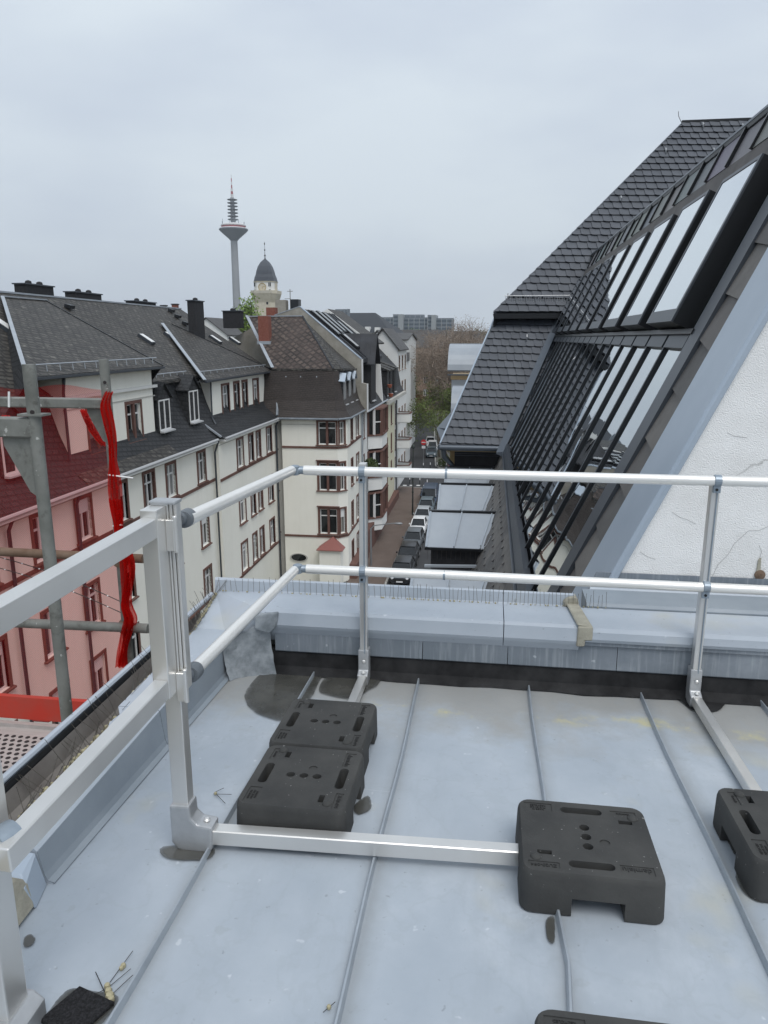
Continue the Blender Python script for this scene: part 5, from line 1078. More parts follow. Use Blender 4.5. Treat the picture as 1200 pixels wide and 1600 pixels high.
# fire wall: stepped concrete gable between corner house and this one
fwp = [(-18.3, 1.85), (-16.1, 2.55), (-10.9, -1.75), (-10.9, -3.7), (-10.45, -3.8), (-10.45, -6.2), (-24, -6.2), (-24, -1)]
MB().prism([V3((x, 62.5, z)) for x, z in fwp], (0, .45, 0)).build('fire_wall', 'concrete_wall', wh)
MB().bar((-16.1, 62.72, 2.58), (-10.9, 62.72, -1.72), .5, .06).build('wall_coping', 'zinc_new', wh); MB().bar((-18.3, 62.72, 1.88), (-16.1, 62.72, 2.58), .5, .06).build('wall_coping', 'zinc_lid', wh)
for x in (-10.86, -10.42): MB().box(x, x + .06, 62.45, 62.98, -3.75 if x < -10.6 else -6.2, -1.75 if x < -10.6 else -3.8).build('wall_coping', 'window_white', wh)
MB().prism([(-15.9, 63.0, 2.35), (-11.0, 63.0, -1.75), (-11.0, 63.0, -2.1), (-15.9, 63.0, -2.1)], (0, 12.5, 0)).build('metal_roof', 'metal_roof', wh)
sd_ = V3((4.9, 0, -4.1)).normalized(); sn_ = V3((4.1, 0, 4.9)).normalized()
for (y, s0, s1, m_) in ((64.2, .3, 3.4, 'glass_dark'), (66.4, .2, 3.2, 'glass_dark'), (68.5, .3, 3.0, 'glass_dark'), (66.0, 3.3, 5.2, 'window_grey'), (70.6, 1.4, 4.2, 'glass_dark')):
    o_ = MB().obox(V3((-15.9, y, 2.35)) + sd_ * s0, sd_ * (s1 - s0), (0, 1.3, 0), sn_ * .22).build('roof_light', 'black_frame', wh); MB().obox(V3((-15.9, y + .15, 2.35)) + sd_ * (s0 + .15) + sn_ * .221, sd_ * (s1 - s0 - .3), (0, 1.0, 0), sn_ * .02).build('pane', m_, o_)
for i in range(9): MB().obox(V3((-15.9, 63.2 + i * 1.4, 2.35)), sd_ * 6.3, (0, .05, 0), sn_ * .06).build('roof_seam', 'black_frame', wh)
# dark gabled dormer
MB().prism([(-10.7, 66.6, -5.9), (-10.7, 69.4, -5.9), (-10.7, 69.4, -2.2), (-10.7, 68.0, .0), (-10.7, 66.6, -2.2)], (-3.5, 0, 0)).build('gabled_dormer', 'chimney_black', wh)
for sg in (-1, 1): MB().prism([(-10.3, 68.0, .25), (-10.3, 68.0 + sg * 1.8, -2.4), (-14.2, 68.0 + sg * 1.8, -2.2), (-14.2, 68.0, .35)], (0, 0, .1)).build('dormer_roof', 'metal_roof', wh)
window(wh, frame_M((-10.66, 67.3), (0, 1), -5.6), 1.3, 2.2, S_WHITE | dict(id='wd', cols=2, transom=.65)); window(wh, frame_M((-12.2, 66.58), (1, 0), -5.6), .8, 2.2, S_WH1 | dict(id='w1d'))
MB().prism([(-10.5, 62.95, -6.2), (-11.3, 62.95, -5.0), (-11.7, 62.95, -3.2), (-12.4, 62.95, -2.2), (-13, 62.95, -6.2)], (0, 13, 0)).build('mansard', 'slate_dark', wh)
MB().path([(-10.45, 63, -6.2), (-10.45, 75.8, -6.2)], .09, 8).build('gutter', 'zinc_lid', wh, smooth=True)
MB().prism([(-10.5, 72.6, -6.3), (-10.8, 72.6, -2.2), (-12.5, 72.6, -.8), (-12.5, 72.6, -6.3)], (0, .35, 0)).build('party_wall', 'plaster_white', wh)
pipe(wh, [(X0w + .1, 62.7, -6.3), (X0w + .1, 62.7, ZG)], .07, 'zinc_lid')
# ------------------------------------------------------------------ cream house with balconies at its far end
cr_ = thing('cream_house', 'yellowish cream house with tall narrow windows and slate dormers, beside the junction', 'building', (-12, 82, ZG))
o3 = []
for z in (-9.6, -12.8, -16.0): o3 += [(3.0, z, .95, 2.0, S_RED | dict(id='rn', cols=1, surround=.1)), (7.6, z, .95, 2.0, S_RED | dict(id='rn', cols=1, surround=.1))]
facade(cr_, (-10.95, 76.1), (-.03, 1), 12.0, ZG, -6.6, o3, 'plaster_yellow')
MB().box(-24, -11.6, 76.1, 88.1, ZG, -6.6).build('body', 'plaster_grey', cr_)
MB().box(-11.6, -10.7, 76.1, 88, ZG, -18.2).build('plinth', 'sandstone', cr_)
facade(cr_, (-11.35, 88.1), (-.05, 1), 4.5, ZG, -6.6, [(1.2, z, 1.2, 2.3, S_RED) for z in (-10.2, -13.4, -16.8)], 'plaster_white')
MB().prism([(-10.6, 76.1, -6.6), (-11.1, 76.1, -5.7), (-11.5, 76.1, -3.6), (-16.0, 76.1, 1.0), (-24, 76.1, -4), (-24, 76.1, -6.6)], (0, 16.4, 0)).build('roof', 'slate_dark', cr_)
MB().box(-10.75, -10.35, 76.1, 92, -6.75, -6.4).build('cornice', 'plaster_grey', cr_)
for yc in (78.2, 80.8, 84.2):
    d = MB().box(-12.5, -10.75, yc - .75, yc + .75, -6.2, -3.4).build('dormer', 'slate_dark', cr_); MB().prism([(-10.5, yc - .95, -3.4), (-10.5, yc + .95, -3.4), (-12.9, yc + .95, -2.5), (-12.9, yc - .95, -2.5)], (0, 0, .12)).build('dormer_roof', 'slate_old', d)
    window(d, frame_M((-10.72, yc - .55), (0, 1), -5.9), 1.1, 2.2, S_WHITE | dict(id='wc2')); window(d, frame_M((-11.9, yc - .77), (1, 0), -5.8), .7, 2.0, S_WH1 | dict(id='w1c'))
for (y, z) in ((76.1, -5.0), (77.0, -6.0)): MB().lathe((-10.3, y, z), [(.18, 0), (.28, .3), (.28, .34), (0, .34)], 10).build('flower_pot', 'terracotta', cr_)
for z in (-10.0, -13.2, -16.4):
    b_ = MB().prism([(-11.3, 89.6, z - .15), (-9.7, 90.0, z - .15), (-9.7, 92.2, z - .15), (-11.4, 92.6, z - .15)], (0, 0, .15)).build('balcony', 'plaster_white', cr_)
    for p, q in (((-11.3, 89.6), (-9.7, 90.0)), ((-9.7, 90.0), (-9.7, 92.2)), ((-9.7, 92.2), (-11.4, 92.6))):
        MB().bar((p[0], p[1], z + .45), (q[0], q[1], z + .45), .12, 1.0).build('balcony_wall', 'plaster_white', b_); MB().bar((p[0], p[1], z + .98), (q[0], q[1], z + .98), .22, .08).build('balcony_coping', 'sandstone', b_)
pipe(cr_, [(-11.1, 88.1, -6.7), (-11.1, 88.1, ZG)], .08)
pk, ft = atY(511, 483, 76.0), atY(583, 537, 76.0)
MB().prism([pk, ft, ft + V3((-.2, 0, -.9)), pk + V3((-.25, 0, -.75)), pk + V3((-1.5, 0, -1.6)), pk + V3((-1.6, 0, -1.0))], (0, .3, 0)).build('gable_strip', 'plaster_white', cr_)
MB().prism([pk + V3((0, .3, .05)), ft + V3((0, .3, .05)), ft + V3((0, 8, .05)), pk + V3((0, 8, .05))], (-.05, 0, -.15)).build('upper_roof', 'slate_old', cr_)
# ------------------------------------------------------------------ generic gabled house (gable facing the viewer or ridge across)
def house(name, label, x0, x1, y0, y1, z_e, z_r, wall, roof_m, axis='Y', wins=(), cat='building', over=.3, st=S_PLAIN, group=None, base=ZG, windows=True):
    t = thing(name, label, cat, ((x0 + x1) / 2, (y0 + y1) / 2, base), group)
    nfl = int((z_e - base) / 3.3) if windows else 0; ops = []; n = max(1, int((x1 - x0) / 2.8))
    for f_ in range(nfl):
        for i in range(n):
            u0 = (i + .5) * (x1 - x0) / n - .55; ops.append((u0, z_e - 2.6 - f_ * 3.3, 1.1, 1.7, st))
    facade(t, (x0, y0), (1, 0), x1 - x0, base, z_e, ops, wall)
    ops = []; n = max(1, int((y1 - y0) / 3.0))
    for f_ in range(nfl):
        for i in range(n): ops.append(((i + .5) * (y1 - y0) / n - .55, z_e - 2.6 - f_ * 3.3, 1.1, 1.7, st))
    facade(t, (x1, y0), (0, 1), y1 - y0, base, z_e, ops, wall)
    MB().box(x0, x1 - .3, y0 + .3, y1, base, z_e).build('body', wall, t)
    if axis == 'Y':
        xm = (x0 + x1) / 2
        MB().prism([(x0, y0 + .01, z_e), (x1, y0 + .01, z_e), (xm, y0 + .01, z_r)], (0, y1 - y0, 0)).build('gable', wall, t)
        for xa in (x0 - over, x1 + over): MB().prism([(xa, y0 - over, z_e - .2), (xm, y0 - over, z_r + .12), (xm, y1 + over, z_r + .12), (xa, y1 + over, z_e - .2)], (0, 0, .16)).build('roof', roof_m, t)
    else:
        ym = (y0 + y1) / 2; MB().prism([(x0, y0, z_e), (x0, y1, z_e), (x0, ym, z_r)], (x1 - x0, 0, 0)).build('gable', wall, t)
        for ya in (y0 - over, y1 + over): MB().prism([(x0 - over, ya, z_e - .2), (x1 + over, ya, z_e - .2), (x1 + over, ym, z_r + .1), (x0 - over, ym, z_r + .1)], (0, 0, .16)).build('roof', roof_m, t)
    return t
t = house('white_gabled_house', 'white house with steep dark roof behind the cream house dormers', -15.4, -11.6, 93.2, 103, -1.4, .95, 'plaster_white', 'slate_far')
t = house('white_house', 'plain white gabled house with a narrow stair tower of stacked windows', -19.5, -14.6, 112, 122, -2.2, .9, 'plaster_white', 'slate_far')
MB().box(-15.1, -12.6, 110.6, 118, ZG, -3.4).build('stair_tower', 'plaster_white', t); MB().prism([(-15.3, 110.4, -3.4), (-12.4, 110.4, -3.4), (-12.8, 114, -2.2), (-15.1, 114, -2.2)], (0, 4, 0)).build('tower_roof', 'slate_far', t)
for i in range(6): window(t, frame_M((-13.9, 110.56), (1, 0), -5.2 - i * 1.75), .95, 1.45, S_WH1 | dict(id='st', surround=0))
t = house('slim_white_house', 'tall white house end with stained side wall at the bend of the street', -17.6, -14.0, 124, 140, -.2, .6, 'plaster_white', 'slate_far', 'X', windows=False)
# big dark hall roof with small tower
hl = thing('dark_roofed_hall', 'large hall with a plain dark hipped roof and square vent tower on the skyline', 'building', (-26, 170, ZG))
A = [atY(520, 520, 160), atY(612, 520, 160)]; T_ = [atY(538, 489, 172), atY(586, 489, 172)]
MB().box(A[0].x, A[1].x, 160, 185, ZG, A[0].z).build('wall', 'plaster_grey', hl)
MB().loft([[V3((A[0].x - 6, 159.5, A[0].z)), V3((A[1].x, 159.5, A[0].z)), V3((A[1].x, 186, A[0].z)), V3((A[0].x - 6, 186, A[0].z))], [V3((T_[0].x - 4, 172, T_[0].z)), V3((T_[1].x, 172, T_[0].z)), V3((T_[1].x, 173, T_[0].z)), V3((T_[0].x - 4, 173, T_[0].z))]]).build('roof', mat('roof_hall', (.028, .032, .039), .7), hl)
P = atY(524, 502, 158); Q = atY(540, 483, 158); tw_ = MB().box(P.x, Q.x, 158, 160, P.z - 4, Q.z).build('vent_tower', 'office_grey', hl); MB().lathe(((P.x + Q.x) / 2, 157.95, (P.z + Q.z) / 2 - .3), [(.0, 0), (.7, 0), (.7, .05), (0, .05)], 14, (0, -1, 0)).build('round_louvre', 'concrete_wall', tw_)
P = atY(544, 492, 158); MB().box(P.x - .3, P.x + .3, 158, 158.6, P.z - 2, P.z + 1.2).build('flue', 'office_grey', hl)
for (x, y) in ((575, 515), (590, 516)): P = atY(x, y, 161); MB().box(P.x - .5, P.x + .5, 160, 162, P.z - .6, P.z + .6).build('roof_dormer', 'plaster_white', hl)
# brick corner house behind the big tree and its neighbours
t = house('brick_house', 'reddish brick house with pale band behind the big bare tree', -24.5, -12.4, 196, 210, -2.4, 1.9, 'sandstone_pale', 'slate_far', 'X', st=S_PLAIN)
MB().box(-24.5, -12.4, 195.7, 195.95, -6.2, -2.9).build('pale_storey', 'plaster_pink', t)
house('beige_house', 'beige house behind the crown of the big bare tree', -11.8, -3.5, 205, 218, -2.2, 1.6, 'plaster_pink', 'slate_far', 'X')
house('grey_roofed_house', 'low grey roofed house right of the brick house on the skyline', -3.0, 12, 190, 205, -3.2, .4, 'plaster_grey', 'slate_far', 'X')
house('red_brick_house', 'reddish house at the far end of the street', -30, -25, 215, 228, -3.5, .5, 'brick_red', 'slate_far', 'X')
for i, (xp, Y, ztop, wl, lab) in enumerate([(322, 140, 3.6, 'plaster_white', 'small white gable peeping over the long roof beside the thin chimney'), (600, 260, 3.2, 'plaster_grey', 'distant grey house between hall and tower block'), (620, 300, 3.0, 'plaster_cream', 'distant cream house below the tower block'), (720, 320, 2.6, 'plaster_pink', 'distant pinkish house right of the tower block'), (760, 300, 2.2, 'plaster_cream', 'distant pale house touching the slate roof edge')]):
    P = atY(xp, 500, Y); w = 8 + i; house('distant_house', lab, P.x - w / 2, P.x + w / 2, Y, Y + 10, ztop - 3.0, ztop, wl, 'slate_far', 'Y' if i in (0, 2) else 'X', group='distant houses on the skyline')
# stubs on the skyline
ch1 = thing('roof_stack', 'stone chimney stack and black box with aerial on the skyline behind the brown roof', 'chimney', (-17, 78, 0))
for (xa, xb, yt, m_) in ((432, 448, 469, 'concrete_wall'), (456, 468, 468, 'dark_metal')): A, B = atY(xa, yt, 78), atY(xb, yt, 78); MB().box(A.x, B.x, 77.5, 78.6, -1, A.z).build('stack', m_, ch1)
A = atY(453, 452, 78); mm = MB(); mm.tube((A.x, 78, 1), A, .04, 5); mm.tube(A + V3((-.3, 0, -.2)), A + V3((.3, 0, -.2)), .025, 4); mm.tube(A + V3((-.6, 0, -.95)), A + V3((.05, 0, -.95)), .025, 4); mm.build('aerial', 'wire', ch1)
MB().prism([atY(440, 492, 80), atY(470, 482, 80), atY(478, 500, 80), atY(440, 505, 80)], (0, 6, 0)).build('roof_stub', 'concrete_wall', ch1)
for (x0, x1, yt, Y, lab) in ((251, 258, 478, 120, 'tiny grey chimney left on the skyline above the long roof'), (268, 276, 476, 120, 'tiny red chimney on the skyline above the long roof')):
    A, B = atY(x0, yt, Y), atY(x1, yt, Y); t = thing('distant_chimney', lab, 'chimney', (A.x, Y, 0), 'small chimneys on the skyline'); MB().box(A.x, B.x, Y, Y + .8, -2, A.z).build('shaft', 'concrete_wall' if x0 < 260 else 'brick_red', t); MB().box(A.x - .1, B.x + .1, Y - .1, Y + .9, A.z, A.z + .15).build('cap', 'chimney_black', t)
# ------------------------------------------------------------------ ground and street
def struct(name, mb, m): o_ = mb.build(name, m); o_['kind'] = 'structure'; return o_
struct('ground', MB().poly([(-3000, -400, ZG - .05), (3000, -400, ZG - .05), (3000, 3500, ZG - .05), (-3000, 3500, ZG - .05)]), 'ground')
struct('road', MB().poly([(-8.0, 0, ZG - .03), (-3.6, 0, ZG - .03), (-3.6, 94, ZG - .03), (6, 98, ZG - .03), (6, 106, ZG - .03), (-7.6, 110, ZG - .03), (-12.5, 165, ZG - .03), (-16.0, 215, ZG - .03), (-21.5, 215, ZG - .03), (-17.5, 165, ZG - .03), (-13.8, 110, ZG - .03), (-30, 108, ZG - .03), (-30, 97, ZG - .03), (-12, 95.5, ZG - .03), (-7.9, 93, ZG - .03)]), 'asphalt')
def pave(name, pts, m, h=.12):
    p = MB().prism([V3((x, y, ZG - .03)) for x, y in pts], (0, 0, h)); return struct(name, p, m)
pave('pavement', [(-10.9, 20), (-7.85, 20), (-7.85, 92.5), (-8.6, 94.2), (-12.0, 95.0), (-12, 60), (-10.9, 60)], 'paving_brown')
pave('pavement', [(-3.7, 0), (-1.06, 0), (-1.06, 94), (-3.7, 93.5)], 'paving_grey')
pave('pavement', [(-7.4, 110.3), (6, 106.3), (6, 150), (-8, 150), (-12.2, 165), (-15.6, 214), (-9, 214)], 'paving_grey'); pave('pavement', [(-14.1, 110.5), (-30, 108.5), (-30, 112), (-16, 114), (-17.8, 165), (-21.8, 214), (-24, 214), (-18.6, 150), (-15.6, 130)], 'paving_grey')
pave('garden', [(-16.7, 5), (-10.95, 5), (-10.95, 54.0), (-16.7, 55.0)], mat('garden_soil', (.07, .075, .04), .95, 0, .2, (.10, .095, .06), .6, 5), .06)
def kerb(pts):
    for a, b in zip(pts, pts[1:]): struct('kerb', MB().bar((a[0], a[1], ZG + .04), (b[0], b[1], ZG + .04), .18, .15), 'kerb_stone')
kerb([(-7.8, 20), (-7.8, 92.6), (-8.55, 94.3), (-12.0, 95.1)]); kerb([(-3.75, 10), (-3.75, 93.6)]); kerb([(-12.2, 165), (-8.0, 112), (-7.2, 110.0), (-2, 108.6), (6, 106.1)]); kerb([(-13.95, 110.6), (-17.65, 165), (-21.6, 214)])
for i in range(7): struct('road_marking', MB().poly([(-13.0 + i * .9, 95.6 + i * .12, ZG - .022), (-12.5 + i * .9, 95.6 + i * .12, ZG - .022), (-12.5 + i * .9, 96.3 + i * .12, ZG - .022), (-13.0 + i * .9, 96.3 + i * .12, ZG - .022)]), 'road_paint')
# --- bollards
bpos = [(-11.8, 96.6), (-10.4, 97.2), (-9.0, 97.0), (-7.9, 95.6), (-9.6, 108.9), (-8.6, 109.4), (-7.6, 109.8), (-6.2, 109.5), (-4.9, 109.1)]
blab = ['leftmost white-topped bollard at the near side of the junction', 'second bollard from the left at the near side of the junction', 'third bollard from the left at the near side of the junction', 'rightmost bollard at the near side of the junction', 'first white-topped bollard along the curved kerb beyond the junction', 'second bollard along the curved kerb beyond the junction', 'third bollard along the curved kerb beyond the junction', 'fourth bollard along the curved kerb beyond the junction', 'last bollard along the curved kerb beyond the junction']
for (x, y), lab in zip(bpos, blab):
    t = thing('bollard', lab, 'bollard', (x, y, ZG), 'bollards at the junction')
    MB().lathe((x, y, ZG), [(.07, 0), (.06, .05), (.05, .6)], 8).build('shaft', 'pole_dark', t, smooth=True); MB().lathe((x, y, ZG + .6), [(.055, 0), (.06, .25), (.04, .34), (0, .36)], 8).build('head', 'sign_white', t, smooth=True)
# --- lamp post, arm lamp, sign
lp_ = thing('lamp_post', 'tall thin dark lamp post at the pavement edge near parked cars', 'lamp post', (-8.1, 79, ZG))
MB().path([(-8.1, 79, ZG), (-8.1, 79, ZG + 1.0), (-8.1, 79, ZG + 7.5)], [.11, .09, .05], 8).build('pole', 'pole_dark', lp_, smooth=True); MB().lathe((-8.1, 79, ZG + 2.6), [(.09, 0), (.12, .05), (.12, .15), (.09, .2)], 10).build('collar', 'pole_dark', lp_); MB().lathe((-8.1, 79, ZG + 7.5), [(.1, 0), (.22, .1), (.2, .35), (.05, .5), (0, .5)], 12).build('lantern', 'pole_dark', lp_, smooth=True)
al = thing('street_lamp', 'grey street lamp head on a long arm over the pavement', 'street lamp', (-10.7, 60, ZG))
Lh = atY(622, 818, 60.0); La = atY(585, 821, 60.0)
MB().path([(La.x - .3, 60, ZG), (La.x - .3, 60, La.z - .3), La, (Lh.x - .3, 60, Lh.z + .02)], [.09, .07, .045, .04], 8).build('arm', 'pole_grey', al, smooth=True)
MB().loft([[V3((Lh.x + dx_, 60 + w_ * math.cos(a), Lh.z + h_ * math.sin(a))) for a in [2 * math.pi * k / 10 for k in range(10)]] for dx_, w_, h_ in ((-.32, .05, .04), (-.2, .13, .08), (.1, .16, .10), (.3, .12, .08), (.38, .03, .02))]).build('lamp_head', 'pole_grey', al, smooth=True)
sg_ = thing('no_entry_sign', 'round red no-entry sign on a pole beyond the junction', 'road sign', (-9.9, 112, ZG))
P = atY(662, 691, 112); MB().tube((P.x, 112, ZG), (P.x, 112, P.z + .4), .04, 8).build('pole', 'pole_grey', sg_); d = MB().lathe((P.x, 111.94, P.z), [(0, 0), (.42, 0), (.42, .03), (0, .03)], 24, (0, -1, 0)).build('sign_disc', 'sign_red', sg_); MB().box(P.x - .3, P.x + .3, 111.88, 111.905, P.z - .07, P.z + .07).build('white_bar', 'sign_white', d); MB().box(P.x - .28, P.x + .28, 111.92, 111.95, P.z - .95, P.z - .55).build('plate', 'sign_white', sg_)
# --- cars
def car(label, x, y, rot, col, L_=4.1, W_=1.74, H_=1.46, van=False, group='cars parked along the kerb'):
    t = thing('parked_car', label, 'car', (x, y, ZG), group); M = Matrix.Translation((x, y, ZG)) @ Matrix.Rotation(R(rot), 4, 'Z')
    hl = L_ / 2; w = W_ / 2; T = lambda p: M @ V3(p)
    def sect(yy, ww, zt, zb=.22): return [T((-ww * .86, yy, zb)), T((-ww, yy, zb + .2)), T((-ww, yy, zt - .18)), T((-ww * .93, yy, zt)), T((-ww * .3, yy, zt + .02)), T((ww * .3, yy, zt + .02)), T((ww * .93, yy, zt)), T((ww, yy, zt - .18)), T((ww, yy, zb + .2)), T((ww * .86, yy, zb))]
    bel = .92 if not van else 1.05
    st = [(-hl, w * .78, .62), (-hl + .12, w * .92, .72), (-hl + .5, w * .98, .80), (-hl + 1.05, w, bel - .02), (0, w, bel), (hl - .6, w, bel), (hl - .12, w * .94, bel - .04), (hl, w * .84, bel - .22)]
    b = MB().loft([sect(*s_) for s_ in st]).build('body', col, t, smooth=True)
    f0, r0 = -hl + (1.0 if not van else .6), hl - (.12 if not van else .05); f1, r1 = f0 + (.75 if not van else .5), r0 - (.45 if not van else .1)
    g0, g1 = w * .90, w * (.72 if not van else .82)
    lo = [T((-g0, f0, bel - .03)), T((g0, f0, bel - .03)), T((g0, r0, bel - .03)), T((-g0, r0, bel - .03))]; hi = [T((-g1, f1, H_ - .07)), T((g1, f1, H_ - .07)), T((g1, r1, H_ - .07)), T((-g1, r1, H_ - .07))]
    MB().loft([lo, hi]).build('glazing', 'glass_dark', t)
    MB().loft([[h + V3((0, 0, -.01)) for h in hi], [T((-g1 * 1.02, f1 - .06, H_ - .03)), T((g1 * 1.02, f1 - .06, H_ - .03)), T((g1 * 1.02, r1 + .06, H_ - .03)), T((-g1 * 1.02, r1 + .06, H_ - .03))], [T((-g1 * .85, f1 + .15, H_)), T((g1 * .85, f1 + .15, H_)), T((g1 * .85, r1 - .12, H_)), T((-g1 * .85, r1 - .12, H_))]]).build('roof', col, t, smooth=True)
    for a, c in zip(lo, hi): MB().bar(a, c, .09, .09).build('pillar', col, t)
    if van: MB().loft([[T((-g0 * 1.01, f1 + .9, bel)), T((g0 * 1.01, f1 + .9, bel)), T((g0 * 1.01, r0, bel)), T((-g0 * 1.01, r0, bel))], [T((-g1 * 1.01, f1 + .9, H_ - .05)), T((g1 * 1.01, f1 + .9, H_ - .05)), T((g1 * 1.01, r1, H_ - .05)), T((-g1 * 1.01, r1, H_ - .05))]]).build('cargo_side', col, t)
    for sx in (-1, 1):
        for sy in (-hl + .78, hl - .75):
            c = T((sx * (w - .1), sy, .31)); ax = (M.to_3x3() @ V3((sx, 0, 0))); wl = MB().lathe(c, [(.18, -.1), (.31, -.09), (.31, .09), (.2, .11)], 16, ax).build('wheel', 'tyre', t, smooth=True); MB().lathe(c, [(.0, .08), (.19, .1), (.19, .112), (0, .118)], 12, ax).build('rim', 'rim', wl)
        c = T((sx * (w + .06), f0 + .35, bel + .08)); MB().lathe(c, [(0, -.09), (.08, -.07), (.09, 0), (.07, .07), (0, .09)], 8, (M.to_3x3() @ V3((0, 1, 0)))).build('mirror', col, t)
        q = T((sx * w * .66, -hl + .06, .66)); MB().lathe(q, [(.0, 0), (.13, 0), (.11, .05), (0, .07)], 10, (M.to_3x3() @ V3((sx * .3, -1, .35)))).build('headlight', 'lamp_glass', t)
        q = T((sx * w * .8, hl - .06, .78)); MB().box(q.x - .08, q.x + .08, q.y - .05, q.y + .05, q.z - .12, q.z + .1).build('tail_light', 'tail_red', t)
    gr0 = T((-.4, -hl + .02, .45)); 
    MB().bar(T((-.45, -hl - .0, .47)), T((.45, -hl - .0, .47)), .08, .16).build('grille', 'tyre', t); MB().bar(T((-.26, -hl - .03, .38)), T((.26, -hl - .03, .38)), .04, .11).build('number_plate', 'sign_white', t)
XCAR = -6.75
car('dark parked car nearest the parapet, half hidden by its lip', XCAR + .1, 57.3, 0, 'car_dark', 4.3, 1.8, 1.5)
car('black parked hatchback with bright headlights, second from the parapet', XCAR + .05, 62.0, 1, 'car_black', 4.1, 1.76, 1.48)
car('grey parked car between the black hatchback and the white one', XCAR, 67.0, -1, 'car_grey', 4.1, 1.76, 1.5)
car('small white parked car in the row beside the pavement', XCAR, 71.9, 0, 'car_white', 3.55, 1.63, 1.49)
car('silver-grey parked car just beyond the small white one', XCAR, 76.6, 0, 'car_silver', 4.0, 1.72, 1.46)
car('dark blue-grey parked car in front of the van', XCAR, 81.2, 1, 'car_teal', 4.2, 1.78, 1.5)
car('tall dark van parked last in the near row', XCAR - .05, 86.4, 0, 'car_blue', 4.9, 1.9, 1.95, True)
car('dark teal car parked beyond the no-entry sign', -9.4, 121.5, 3, 'car_teal', 4.2, 1.78, 1.5, group='cars parked beyond the junction')
car('white van-like car parked beyond the junction under the green tree', -9.7, 127.5, 4, 'car_white', 4.4, 1.8, 1.7, group='cars parked beyond the junction')
car('white car parked farthest up the street on the right', -10.6, 134.5, 4, 'car_white', 4.2, 1.75, 1.5, group='cars parked beyond the junction')
car('black car with white roof at the left kerb far up the street', -17.6, 165, 4, 'car_black', 4.2, 1.75, 1.55, group='cars parked beyond the junction')
# --- bicycle
bk = thing('bicycle', 'dark bicycle leaning by the kerb beside the parked van', 'bicycle', (-8.05, 88.5, ZG))
for yy in (88.0, 89.05):
    ring = [(-8.05, yy + .33 * math.cos(2 * math.pi * k / 20), ZG + .45 + .33 * math.sin(2 * math.pi * k / 20)) for k in range(21)]; MB().path(ring, .02, 5, False).build('wheel', 'tyre', bk)
fr = MB()
for a, b in (((88.0, .45), (88.2, 1.0)), ((88.2, .95), (88.75, .95)), ((88.75, 1.0), (88.55, .5)), ((88.55, .5), (88.2, .9)), ((88.55, .5), (89.05, .45)), ((88.75, .85), (89.05, .45))): fr.tube((-8.05, a[0], ZG + .12 + a[1] - .12), (-8.05, b[0], ZG + b[1]), .018, 5)
fr.build('frame', 'car_dark', bk); MB().tube((-8.3, 88.15, ZG + 1.05), (-7.8, 88.15, ZG + 1.05), .015, 5).build('handlebar', 'pole_grey', bk); MB().box(-8.12, -7.98, 88.65, 88.9, ZG + 1.0, ZG + 1.06).build('saddle', 'tyre', bk)
# ------------------------------------------------------------------ trees
def leaves_mesh(P, size, m, rng, flat=.6):
    n = len(P); a = rng.normal(size=(n, 3)); a /= np.linalg.norm(a, axis=1)[:, None]; b = rng.normal(size=(n, 3)); b -= a * (a * b).sum(1)[:, None]; b /= np.linalg.norm(b, axis=1)[:, None]
    s_ = size * rng.uniform(.6, 1.3, (n, 1)); v = np.concatenate([P - a * s_, P + b * s_ * flat, P + a * s_, P - b * s_ * flat], 1).reshape(-1, 3)
    me = bpy.data.meshes.new('leaves'); me.vertices.add(4 * n); me.vertices.foreach_set('co', v.ravel()); me.loops.add(4 * n); me.loops.foreach_set('vertex_index', np.arange(4 * n)); me.polygons.add(n); me.polygons.foreach_set('loop_start', np.arange(0, 4 * n, 4)); me.polygons.foreach_set('loop_total', np.full(n, 4)); me.update(); me.materials.append(MATS[m]); return me
def grow(base, height, spread, rng, levels=5, r0=.3, kids=(3, 4), up=.35, crown_lo=.35, wide=1.):
    segs = []; tips = []
    def rec(p, d, L_, r, lv):
        q = p; dd = d
        for i in range(3):
            dd = (dd + V3(rng.normal(size=3) * .14)).normalized(); q2 = q + dd * (L_ / 3); segs.append((q.copy(), q2.copy(), r * (1 - .12 * i), r * (1 - .12 * (i + 1)), lv)); q = q2
            if lv >= 2 and lv < levels and rng.random() < .55: rec(q.copy(), (dd + V3(rng.normal(size=3) * .75)).normalized(), L_ * .55, r * .45, lv + 1)
        if lv >= levels: tips.append(q.copy()); return
        for k in range(int(rng.integers(kids[0], kids[1] + 1))):
            nd = (dd + V3(rng.normal(size=3) * spread) + V3((0, 0, up * .5))).normalized(); rec(q.copy(), nd, L_ * rng.uniform(.62, .82), r * .62, lv + 1)
    rec(V3(base), V3((0, 0, 1)), height * crown_lo, r0, 0)
    B0 = V3(base); zz = sorted(p.z for p in tips); k_ = height / (zz[int(len(zz) * .97)] - B0.z); f_ = lambda p: B0 + V3(((p.x - B0.x) * k_ * wide, (p.y - B0.y) * k_ * wide, (p.z - B0.z) * k_))
    return [(f_(a), f_(b), ra, rb, lv) for a, b, ra, rb, lv in segs], [f_(p) for p in tips]
